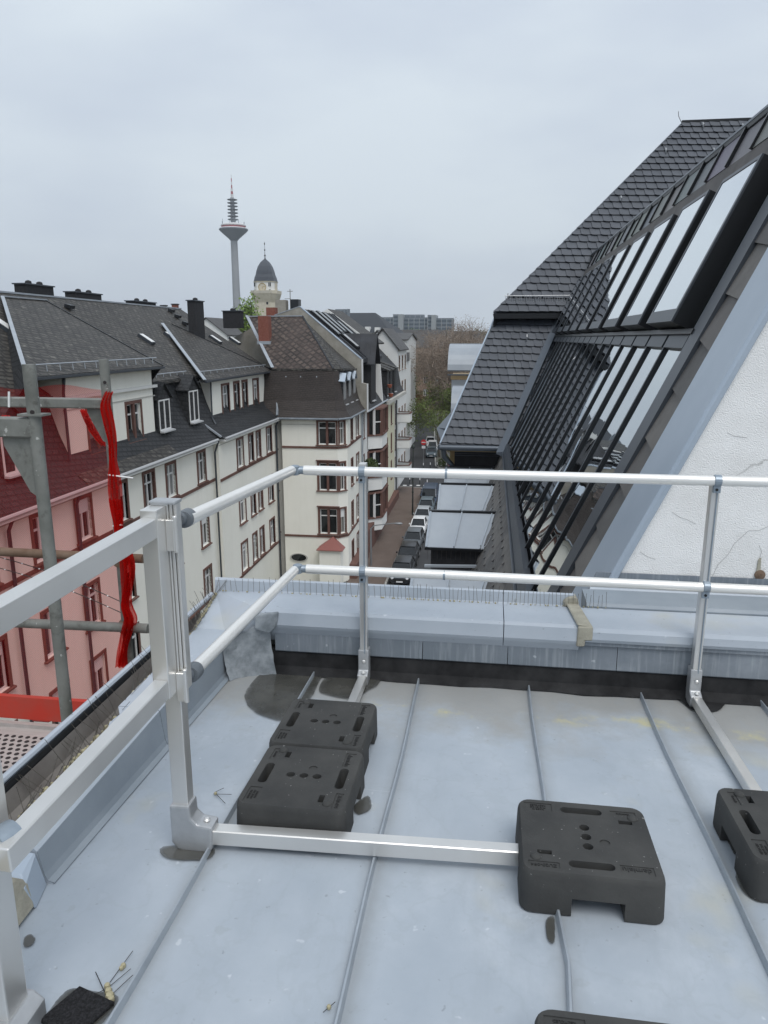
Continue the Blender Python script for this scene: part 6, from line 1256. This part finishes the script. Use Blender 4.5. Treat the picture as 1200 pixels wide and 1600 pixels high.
def tree(name, label, base, height, m_leaf, nleaf, lsize, seed, levels=4, spread=.6, r0=.25, bare=False, group=None, crown_lo=.3, cl=1.0, kids=(3, 4), up=.35, wide=1.):
    rng = np.random.default_rng(seed); segs, tips = grow(base, height, spread, rng, levels, r0, kids, up, crown_lo, wide)
    t = thing(name, label, 'tree', base, group); tr = MB(); tw = MB()
    for a, b, ra, rb, lv in segs:
        (tr if lv < 2 else tw).path([a, b], [max(ra, .012), max(rb, .010)], 6 if lv < 2 else 3, False)
    tr.build('trunk', 'bark', t, smooth=True, uv=False); tw.build('branches', 'twig' if bare else 'bark', t, uv=False)
    tp = np.array([tuple(p) for p in tips]); idx = rng.integers(0, len(tp), nleaf); P = tp[idx] + rng.normal(size=(nleaf, 3)) * cl * rng.uniform(.3, 1.0, (nleaf, 1))
    o_ = link('crown', leaves_mesh(P - np.array(base), lsize, m_leaf, rng), t, Matrix.Translation(V3(base))); return t
tree('bare_tree', 'big brown tree with a dense bare crown at the bend of the street', (-8.6, 133, ZG), 20.0, 'bud', 24000, .085, 11, 6, .62, .42, True, crown_lo=.22, cl=.6, kids=(2, 4), wide=1.15)
tree('bare_tree', 'second brown bare tree behind the big one, right of it', (-4.0, 158, ZG), 20.5, 'bud', 16000, .10, 23, 6, .6, .36, True, crown_lo=.22, cl=.8, kids=(2, 4), wide=1.4)
tree('green_tree', 'fresh green street tree right of the road beyond the sign', (-8.0, 121, ZG), 10.5, 'leaf_spring', 9000, .12, 5, 4, .62, .18, cl=.8, crown_lo=.28)
tree('green_tree', 'young green tree close to the slate house, above the pink blossom', (-5.6, 112, ZG), 8.0, 'leaf_spring', 5000, .11, 8, 4, .6, .15, cl=.7, crown_lo=.28)
tree('green_tree', 'green tree behind the white balconies on the left of the street', (-14.3, 137, ZG), 12.5, 'leaf_spring', 9000, .13, 14, 4, .55, .2, cl=.8, crown_lo=.3)
tree('red_leaved_tree', 'small reddish tree at the left kerb far up the street', (-18.2, 172, ZG), 6.5, 'leaf_red', 3000, .15, 31, 3, .5, .14, cl=.7)
tree('green_tree', 'bright green treetop below the clock tower', (-62.2, 200, ZG), 27.5, 'leaf_bright', 7000, .30, 17, 4, .55, .4, cl=1.3, crown_lo=.42, wide=.42)
for i, (xp, Y, h, m_, lab) in enumerate([(655, 300, 20.5, 'leaf_bright', 'light green treetop in front of the tower block'), (640, 320, 19.5, 'leaf_dark', 'dark green treetop left of the light green one below the tower block'), (735, 260, 20, 'leaf_dark', 'dark treetop on the skyline above the bare tree'), (757, 240, 19.5, 'leaf_spring', 'green treetop on the skyline beside the slate roof'), (710, 280, 20, 'leaf_dark', 'dark treetop on the skyline right of the tower block')]):
    P = atY(xp, 515, Y); tree('distant_tree', lab, (P.x, Y, ZG), h, m_, 2600, .34, 40 + i, 3, .6, .3, group='treetops on the skyline', cl=1.3, crown_lo=.45)
def bush(name, label, c, r_, m_, n, ls, seed, cat='plant'):
    rng = np.random.default_rng(seed); t = thing(name, label, cat, c); st = MB()
    P = rng.normal(size=(n, 3)); P /= np.linalg.norm(P, axis=1)[:, None]; P *= (rng.random((n, 1)) ** .5) * np.array(r_)
    for k in range(9): q = P[k] * .9; st.tube(c, V3(c) + V3(q), .02, 4)
    st.build('stems', 'bark', t); link('foliage', leaves_mesh(P, ls, m_, rng), t, Matrix.Translation(V3(c)))
bush('balcony_plant', 'dark green shrub growing out over a balcony of the bay house', (-10.3, 63.6, -11.1), (.7, 1.2, .75), 'leaf_dark', 1400, .10, 3)
bush('pink_bush', 'magenta flowering bush low beside the slate house', (-4.6, 106, ZG + 1.3), (1.2, 1.2, 1.3), 'petal_pink', 1200, .12, 4)
bush('bush', 'green hedge bush at the foot of the young green tree', (-6.3, 110.6, ZG + .8), (1.4, .8, .9), 'leaf_dark', 1200, .11, 6)
# far woodland band on the horizon
rng = np.random.default_rng(3); n = 26000; P = np.stack([rng.uniform(-1500, 1200, n), rng.uniform(700, 2400, n), np.zeros(n)], 1)
hh = 13 + 7 * np.sin(P[:, 0] * .021) * np.sin(P[:, 1] * .011) + 4 * np.sin(P[:, 0] * .13 + P[:, 1] * .07); P[:, 2] = ZG + rng.uniform(.25, 1, n) * np.maximum(hh, 4) + 2
wo = link('distant_woodland', leaves_mesh(P, 4.5, 'leaf_dark', rng)); tag(wo, 'far band of dark trees along the horizon', 'woodland', kind='stuff')
# ------------------------------------------------------------------ television tower, clock tower, office block
tv = thing('television_tower', 'slender concrete television tower with round pod and stacked platforms', 'tower', (-493.5, 1430, -40))
cx, cy = -493.5, 1430
MB().lathe((cx, cy, 0), [(9.5, -40), (7.6, 40), (6.9, 110), (6.4, 186)], 24).build('shaft', 'tv_concrete', tv, smooth=True)
MB().lathe((cx, cy, 0), [(6.4, 180), (10, 184), (24, 196), (27.4, 199.5), (27.4, 201), (24, 201.5), (6, 201.5)], 40).build('pod', 'tv_dark', tv, smooth=False)
MB().lathe((cx, cy, 0), [(25.5, 201), (26, 202), (25, 203), (6, 203)], 40).build('pod_rim', 'tv_white', tv); MB().lathe((cx, cy, 0), [(22.5, 203), (22.5, 206.5), (6, 206.5)], 40).build('pod_windows', 'tv_red', tv); MB().lathe((cx, cy, 0), [(23.8, 206.5), (23.8, 208.4), (20, 210.5), (6, 211)], 40).build('pod_roof', 'tv_white', tv)
MB().lathe((cx, cy, 0), [(5.2, 203), (4.4, 230), (3.6, 257)], 16).build('core', 'tv_concrete', tv, smooth=True)
for k in range(7): z = 218 + k * 5.85; MB().lathe((cx, cy, z), [(3, -.9), (9.6 - k * .1, -.2), (10.4 - k * .12, .5), (10.0 - k * .12, .9), (3, 1.0)], 28).build('platform', 'tv_dark', tv)
for k, (z0, z1, r_) in enumerate([(257, 263, 2.6), (263, 268, 2.1), (268, 273, 2.0), (273, 279, 1.2), (279, 285, 1.0), (285, 291, .8), (291, 297, .6)]): MB().lathe((cx, cy, 0), [(r_, z0), (r_, z1)], 10).build('mast', 'tv_red' if k % 2 else 'tv_white', tv)
for a in range(8): 
    q = (cx + 22 * math.cos(a * .785), cy + 22 * math.sin(a * .785)); MB().tube((*q, 208), (*q, 214 + (a % 3) * 2), .35, 5).build('aerial', 'tv_dark', tv)
ct = thing('clock_tower', 'cream stone clock tower with dark bell-shaped dome and spire', 'tower', (-92.2, 300, ZG))
cx, cy = -92.2, 304.0
def octo(r_, z, k=.36): 
    q = []
    for sx, sy in ((1, 1), (-1, 1), (-1, -1), (1, -1)):
        a, b = (r_, r_ * (1 - k)), (r_ * (1 - k), r_)
        for (u_, v_) in ((a, b) if sx * sy > 0 else (b, a)): q.append(V3((cx + sx * u_, cy + sy * v_, z)))
    return q
MB().loft([octo(4.3, ZG), octo(4.3, 15.2)]).build('shaft', 'stone_cream', ct); MB().loft([octo(4.3, 14), octo(5.3, 17.0), octo(5.4, 17.5)]).build('corbel', 'stone_cream', ct)
MB().loft([octo(5.5, 17.4), octo(5.5, 18.7)]).build('balustrade', 'stone_cream', ct)
for i in range(15): MB().box(cx - 4.0 + i * .55, cx - 3.8 + i * .55, cy - 5.58, cy - 5.5, 17.6, 18.5).build('baluster', 'plaster_grey', ct)
MB().loft([octo(4.15, 18), octo(4.15, 22.0)]).build('belfry', 'plaster_white', ct); MB().loft([octo(4.3, 21.9), octo(4.4, 22.3)]).build('cornice', 'stone_cream', ct)
MB().loft([octo(4.25, 22.3), octo(3.9, 23.9), octo(3.4, 25.2)]).build('dome', 'slate_2', ct); MB().loft([octo(3.45, 25.2), octo(3.15, 26.6), octo(2.6, 28.2), octo(1.7, 29.8), octo(.5, 31.0)]).build('upper_dome', 'slate_0', ct)
MB().lathe((cx, cy, 31), [(.35, 0), (.12, 1.0), (.45, 1.4), (.12, 1.9), (.08, 3.2), (.35, 3.6), (.07, 4.0), (.06, 5.5), (.25, 5.8), (0, 6.8)], 8).build('spire', 'dark_metal', ct)
MB().lathe((cx - .3, cy - 4.16, 20.0), [(0, 0), (1.6, 0), (1.6, .12), (0, .12)], 28, (0, -1, 0)).build('clock_face', 'clock_face', ct)
rg = [(cx - .3 + 1.5 * math.cos(2 * math.pi * k / 28), cy - 4.32, 20.0 + 1.5 * math.sin(2 * math.pi * k / 28)) for k in range(29)]; MB().path(rg, .13, 5, False).build('clock_ring', 'clock_gold', ct)
MB().bar((cx - .3, cy - 4.33, 20), (cx + .75, cy - 4.33, 20.25), .05, .14).build('clock_hand', 'clock_gold', ct); MB().bar((cx - .3, cy - 4.33, 20), (cx - .15, cy - 4.33, 19.25), .05, .16, (1, 0, 0)).build('clock_hand', 'clock_gold', ct)
for (x, z, w, h) in ((-3.5, 20.2, .5, 1.5), (2.5, 20.2, .4, 1.5), (3.1, 20.2, .4, 1.5), (-3.4, 18.2, .5, .8), (2.8, 18.2, .8, .8), (1.6, 13.2, .8, 1.3)): MB().box(cx + x - w / 2, cx + x + w / 2, cy - 4.36 if z < 14 else cy - 4.22, cy - 4.1, z, z + h).build('tower_window', 'glass_dark', ct)
MB().box(cx + 4.1, cx + 4.3, cy - 1.5, cy + 1.5, 18.6, 21.6).build('side_clock', 'clock_face', ct)
ob = thing('office_block', 'long grey high-rise office block on the skyline', 'building', (-60, 600, ZG))
def oblk(xa, xb, yt, m_, d0=600, d1=618):
    A, B = atY(xa, yt, d0), atY(xb, yt, d0); b_ = MB().box(A.x, B.x, d0, d1, ZG, A.z).build('block', m_, ob)
    if m_ == 'office_grey':
        z = A.z - 1.6
        while z > -2: MB().box(A.x + .3, B.x - .3, d0 - .15, d0 + .1, z - 1.3, z).build('window_band', 'office_glass', b_); z -= 3.0
        x = A.x
        while x < B.x: MB().box(x, x + .5, d0 - .35, d0 + .1, ZG, A.z - .6).build('pier', 'office_light', b_); x += 4.2
oblk(593, 616, 495.5, 'office_grey'); oblk(614, 622, 491, 'office_grey', 597, 620); oblk(622, 630, 491, 'office_light', 594, 620); oblk(630, 671, 496, 'office_grey'); oblk(632, 662, 491.5, 'office_grey', 606, 616); oblk(668, 676, 492, 'office_grey', 597, 620); oblk(674, 681, 492, 'office_light', 594, 620); oblk(681, 708, 497, 'office_grey')
# ------------------------------------------------------------------ scaffold with red netting on the left
sc_ = thing('scaffold', 'weathered steel tube scaffold with red toe board and perforated deck at far left', 'scaffold', (-1.8, 3, -2.0))
S1 = (-1.70, 2.57); S2 = (-1.865, 3.42); r_ = .0242
MB().tube((S1[0], S1[1], -2.6), (S1[0], S1[1], -.095), r_, 14).build('standard', 'scaffold_steel', sc_, smooth=True)
MB().tube((S2[0], S2[1], -2.6), (S2[0], S2[1], -.10), r_, 14).build('standard', 'scaffold_steel', sc_, smooth=True)
for (S, z) in ((S1, -.27), (S2, -.21)): MB().lathe((S[0] + .008, S[1] - r_ + .004, z), [(0, 0), (.008, 0), (.008, .006), (0, .006)], 8, (.2, -1, 0)).build('pin_hole', 'hole_dark', sc_)
MB().bar((-3.2, 3.42, -.31), (S2[0] + .01, 3.42, -.315), .045, .05).build('ledger', 'scaffold_steel', sc_, bevel=.006)
MB().bar((-3.2, 2.6, -.325), (S1[0], 2.57, -.33), .05, .075).build('bracket_arm', 'scaffold_steel', sc_, bevel=.006)
MB().box(S1[0] - .05, S1[0] + .05, S1[1] - .03, S1[1] + .03, -.285, -.277).build('bracket_plate', 'scaffold_steel', sc_)
MB().prism([(S2[0] - .02, 3.42, -.34), (S2[0] - .11, 3.42, -.34), (S2[0] - .11, 3.42, -.36), (S2[0] - .04, 3.42, -.50), (S2[0] - .02, 3.42, -.51)], (0, .008, 0)).build('gusset', 'scaffold_steel', sc_)
MB().prism([(S1[0] - .02, 2.57, -.37), (S1[0] - .14, 2.57, -.37), (S1[0] - .14, 2.57, -.40), (S1[0] - .05, 2.57, -.58), (S1[0] - .02, 2.57, -.60)], (0, .008, 0)).build('gusset', 'scaffold_steel', sc_)
a_, b_ = atY(0, 862, 3.46), atY(224, 873, 3.46); MB().tube(a_ + (a_ - b_) * .8, b_, r_ * 1.0, 12).build('guard_tube', 'rusty_tube', sc_, smooth=True)
a_, b_ = atY(0, 972, 3.38), atY(232, 982, 3.38); MB().tube(a_ + (a_ - b_) * .8, b_, r_ * 1.05, 12).build('guard_tube', 'scaffold_steel', sc_, smooth=True)
for z in (a_.z - .0, atY(190, 872, 3.44).z): MB().lathe((S2[0], S2[1], z), [(.03, -.035), (.036, -.03), (.036, .03), (.03, .035)], 12).build('coupler', 'rusty_tube', sc_); MB().tube((S2[0] + .02, S2[1] - .05, z - .02), (S2[0] + .02, S2[1] + .04, z - .02), .012, 8).build('coupler_bolt', 'rusty_tube', sc_)
MB().box(-3.4, S2[0] + .06, 3.44, 3.47, -2.09, -1.955).build('toe_board', 'red_board', sc_)
MB().box(-3.4, -1.62, 3.40, 3.43, -2.125, -2.098).build('deck_edge', 'plywood', sc_)
dk = MB().box(-3.4, -1.62, 1.2, 3.40, -2.16, -2.12).build('deck', 'plywood', sc_)
MB().obox(atZ(50, 1127, -2.118), (.10, 0, 0), (.03, .05, 0), (0, 0, .003)).build('paint_patch', 'red_board', sc_)
hm = MB()
for i in range(26):
    for j in range(30):
        x, y = -2.75 + i * .042 + (j % 2) * .021, 2.15 + j * .040; hm.lathe((x, y, -2.1195), [(.0135, 0), (.0125, .002), (0, .002)], 7)
o_ = hm.build('perforations', 'hole_dark', sc_); o_['kind'] = 'stuff'
# hanging netting sheet, gathered edge, cable ties, wires
nt_ = thing('safety_netting', 'sheet of sheer red debris netting hung on the scaffold', 'netting', (-2.4, 3.5, -1.0))
m = MB(); nx, nz_ = 46, 40
for i in range(nx + 1):
    for j in range(nz_ + 1):
        x = -3.4 + (3.4 + atY(181, 800, 3.53).x) * i / nx; z = -.245 - 1.78 * j / nz_ - (.012 * math.sin(i * .45) if j == 0 else 0)
        y = 3.53 + .022 * math.sin(i * .9 + j * .18) * (j / nz_) + .012 * math.sin(i * .37 - j * .33) + .03 * math.exp(-((i - nx) / 4) ** 2)
        m.v.append((x, y, z))
for i in range(nx):
    for j in range(nz_): a = i * (nz_ + 1) + j; m.f.append((a, a + nz_ + 1, a + nz_ + 2, a + 1))
m.build('net_sheet', 'red_netting', nt_, smooth=True)
def ribbon(parent, pts, w, name, mm, tw=0.):
    m = MB(); n = len(pts); k = 15
    for i, p in enumerate(pts):
        ww = w * (.75 + .55 * math.sin(i * .21 + tw) ** 2)
        for j in range(k): t_ = j / (k - 1) - .5; m.v.append((p.x + ww * t_, p.y + .016 * math.sin(j * 1.15 + .9 * math.sin(i * .23 + tw)) + .006 * math.sin(j * 2.3 - i * .31 + tw * 3), p.z + .004 * math.sin(i * .7 + j)))
    for i in range(n - 1):
        for j in range(k - 1): a = i * k + j; m.f.append((a, a + k, a + k + 1, a + 1))
    o_ = m.build(name, mm, parent, smooth=True); o_.data.polygons.foreach_set('use_smooth', [True] * len(o_.data.polygons)); return o_
def smooth_(pts, n=4):
    out = []
    for i in range(len(pts) - 1):
        p0, p1, p2, p3 = pts[max(i - 1, 0)], pts[i], pts[i + 1], pts[min(i + 2, len(pts) - 1)]
        for k in range(n):
            t_ = k / n; out.append(.5 * ((2 * p1) + (p2 - p0) * t_ + (2 * p0 - 5 * p1 + 4 * p2 - p3) * t_ ** 2 + (3 * p1 - p0 - 3 * p2 + p3) * t_ ** 3))
    return out + [pts[-1]]
ed = [(170, 612), (164, 632), (170, 660), (175, 690), (176, 720), (179, 750), (182, 780), (186, 810), (188, 835), (198, 862), (203, 890), (201, 918), (198, 945), (204, 968), (199, 992), (193, 1018), (192, 1042)]
ribbon(nt_, smooth_([atY(x, y, 3.36) for x, y in ed]), .050, 'gathered_edge', 'netting_fold')
ribbon(nt_, smooth_([atY(x - 3, y, 3.34) for x, y in ed[6:]]), .055, 'gathered_edge', 'netting_fold', 1.5)
ribbon(nt_, [atY(x, y, 3.50) for x, y in ((130, 640), (136, 655), (144, 672), (154, 686), (164, 696))], .035, 'torn_fold', 'netting_bunch', .5)
ribbon(nt_, [atY(x, y, 2.66) for x, y in ((8, 650), (16, 662), (26, 676), (36, 690), (46, 700))], .035, 'torn_fold', 'netting_bunch', .8)
for k, (p, q) in enumerate([((169, 742), (208, 747)), ((176, 822), (190, 820)), ((196, 1041), (206, 1036)), ((14, 612), (14, 636))]):
    MB().tube(atY(*p, 3.36 if k < 3 else 2.53), atY(*q, 3.34 if k < 3 else 2.53), .004, 6).build('cable_tie', 'cable_white', nt_, smooth=True)
wr = thing('barbed_wire', 'two sagging strands of barbed wire crossing behind the scaffold tube', 'wire', (-2.2, 3.45, -1.1))
for off in (0, 1):
    pts = []
    for k in range(24): t_ = k / 23; pts.append(atY(-10 + 205 * t_, (868 if not off else 885) + 75 * t_ - 6 * math.sin(math.pi * t_), 3.5))
    MB().path(pts, .0024, 5).build('strand', 'wire_dark', wr)
    for k in range(2, 22, 3): MB().lathe(pts[k], [(0, -.005), (.006, 0), (0, .005)], 6).build('barb', 'cable_white', wr)

# ------------------------------------------------------------------ air
hz = MB().box(-3100, 3100, -500, 3600, ZG - 1.1, 320).build('haze', 'cable_white', uv=False); hz.data.materials.clear(); tag(hz, 'thin overcast haze in the air', 'haze', kind='stuff')
hm_ = bpy.data.materials.new('air'); hm_.use_nodes = True; hn = hm_.node_tree; hn.nodes.clear(); ho = hn.nodes.new('ShaderNodeOutputMaterial'); hv = hn.nodes.new('ShaderNodeVolumePrincipled')
hv.inputs['Color'].default_value = (.86, .91, .97, 1); hv.inputs['Density'].default_value = 1.3e-4; hn.links.new(hv.outputs['Volume'], ho.inputs['Volume']); hz.data.materials.append(hm_)
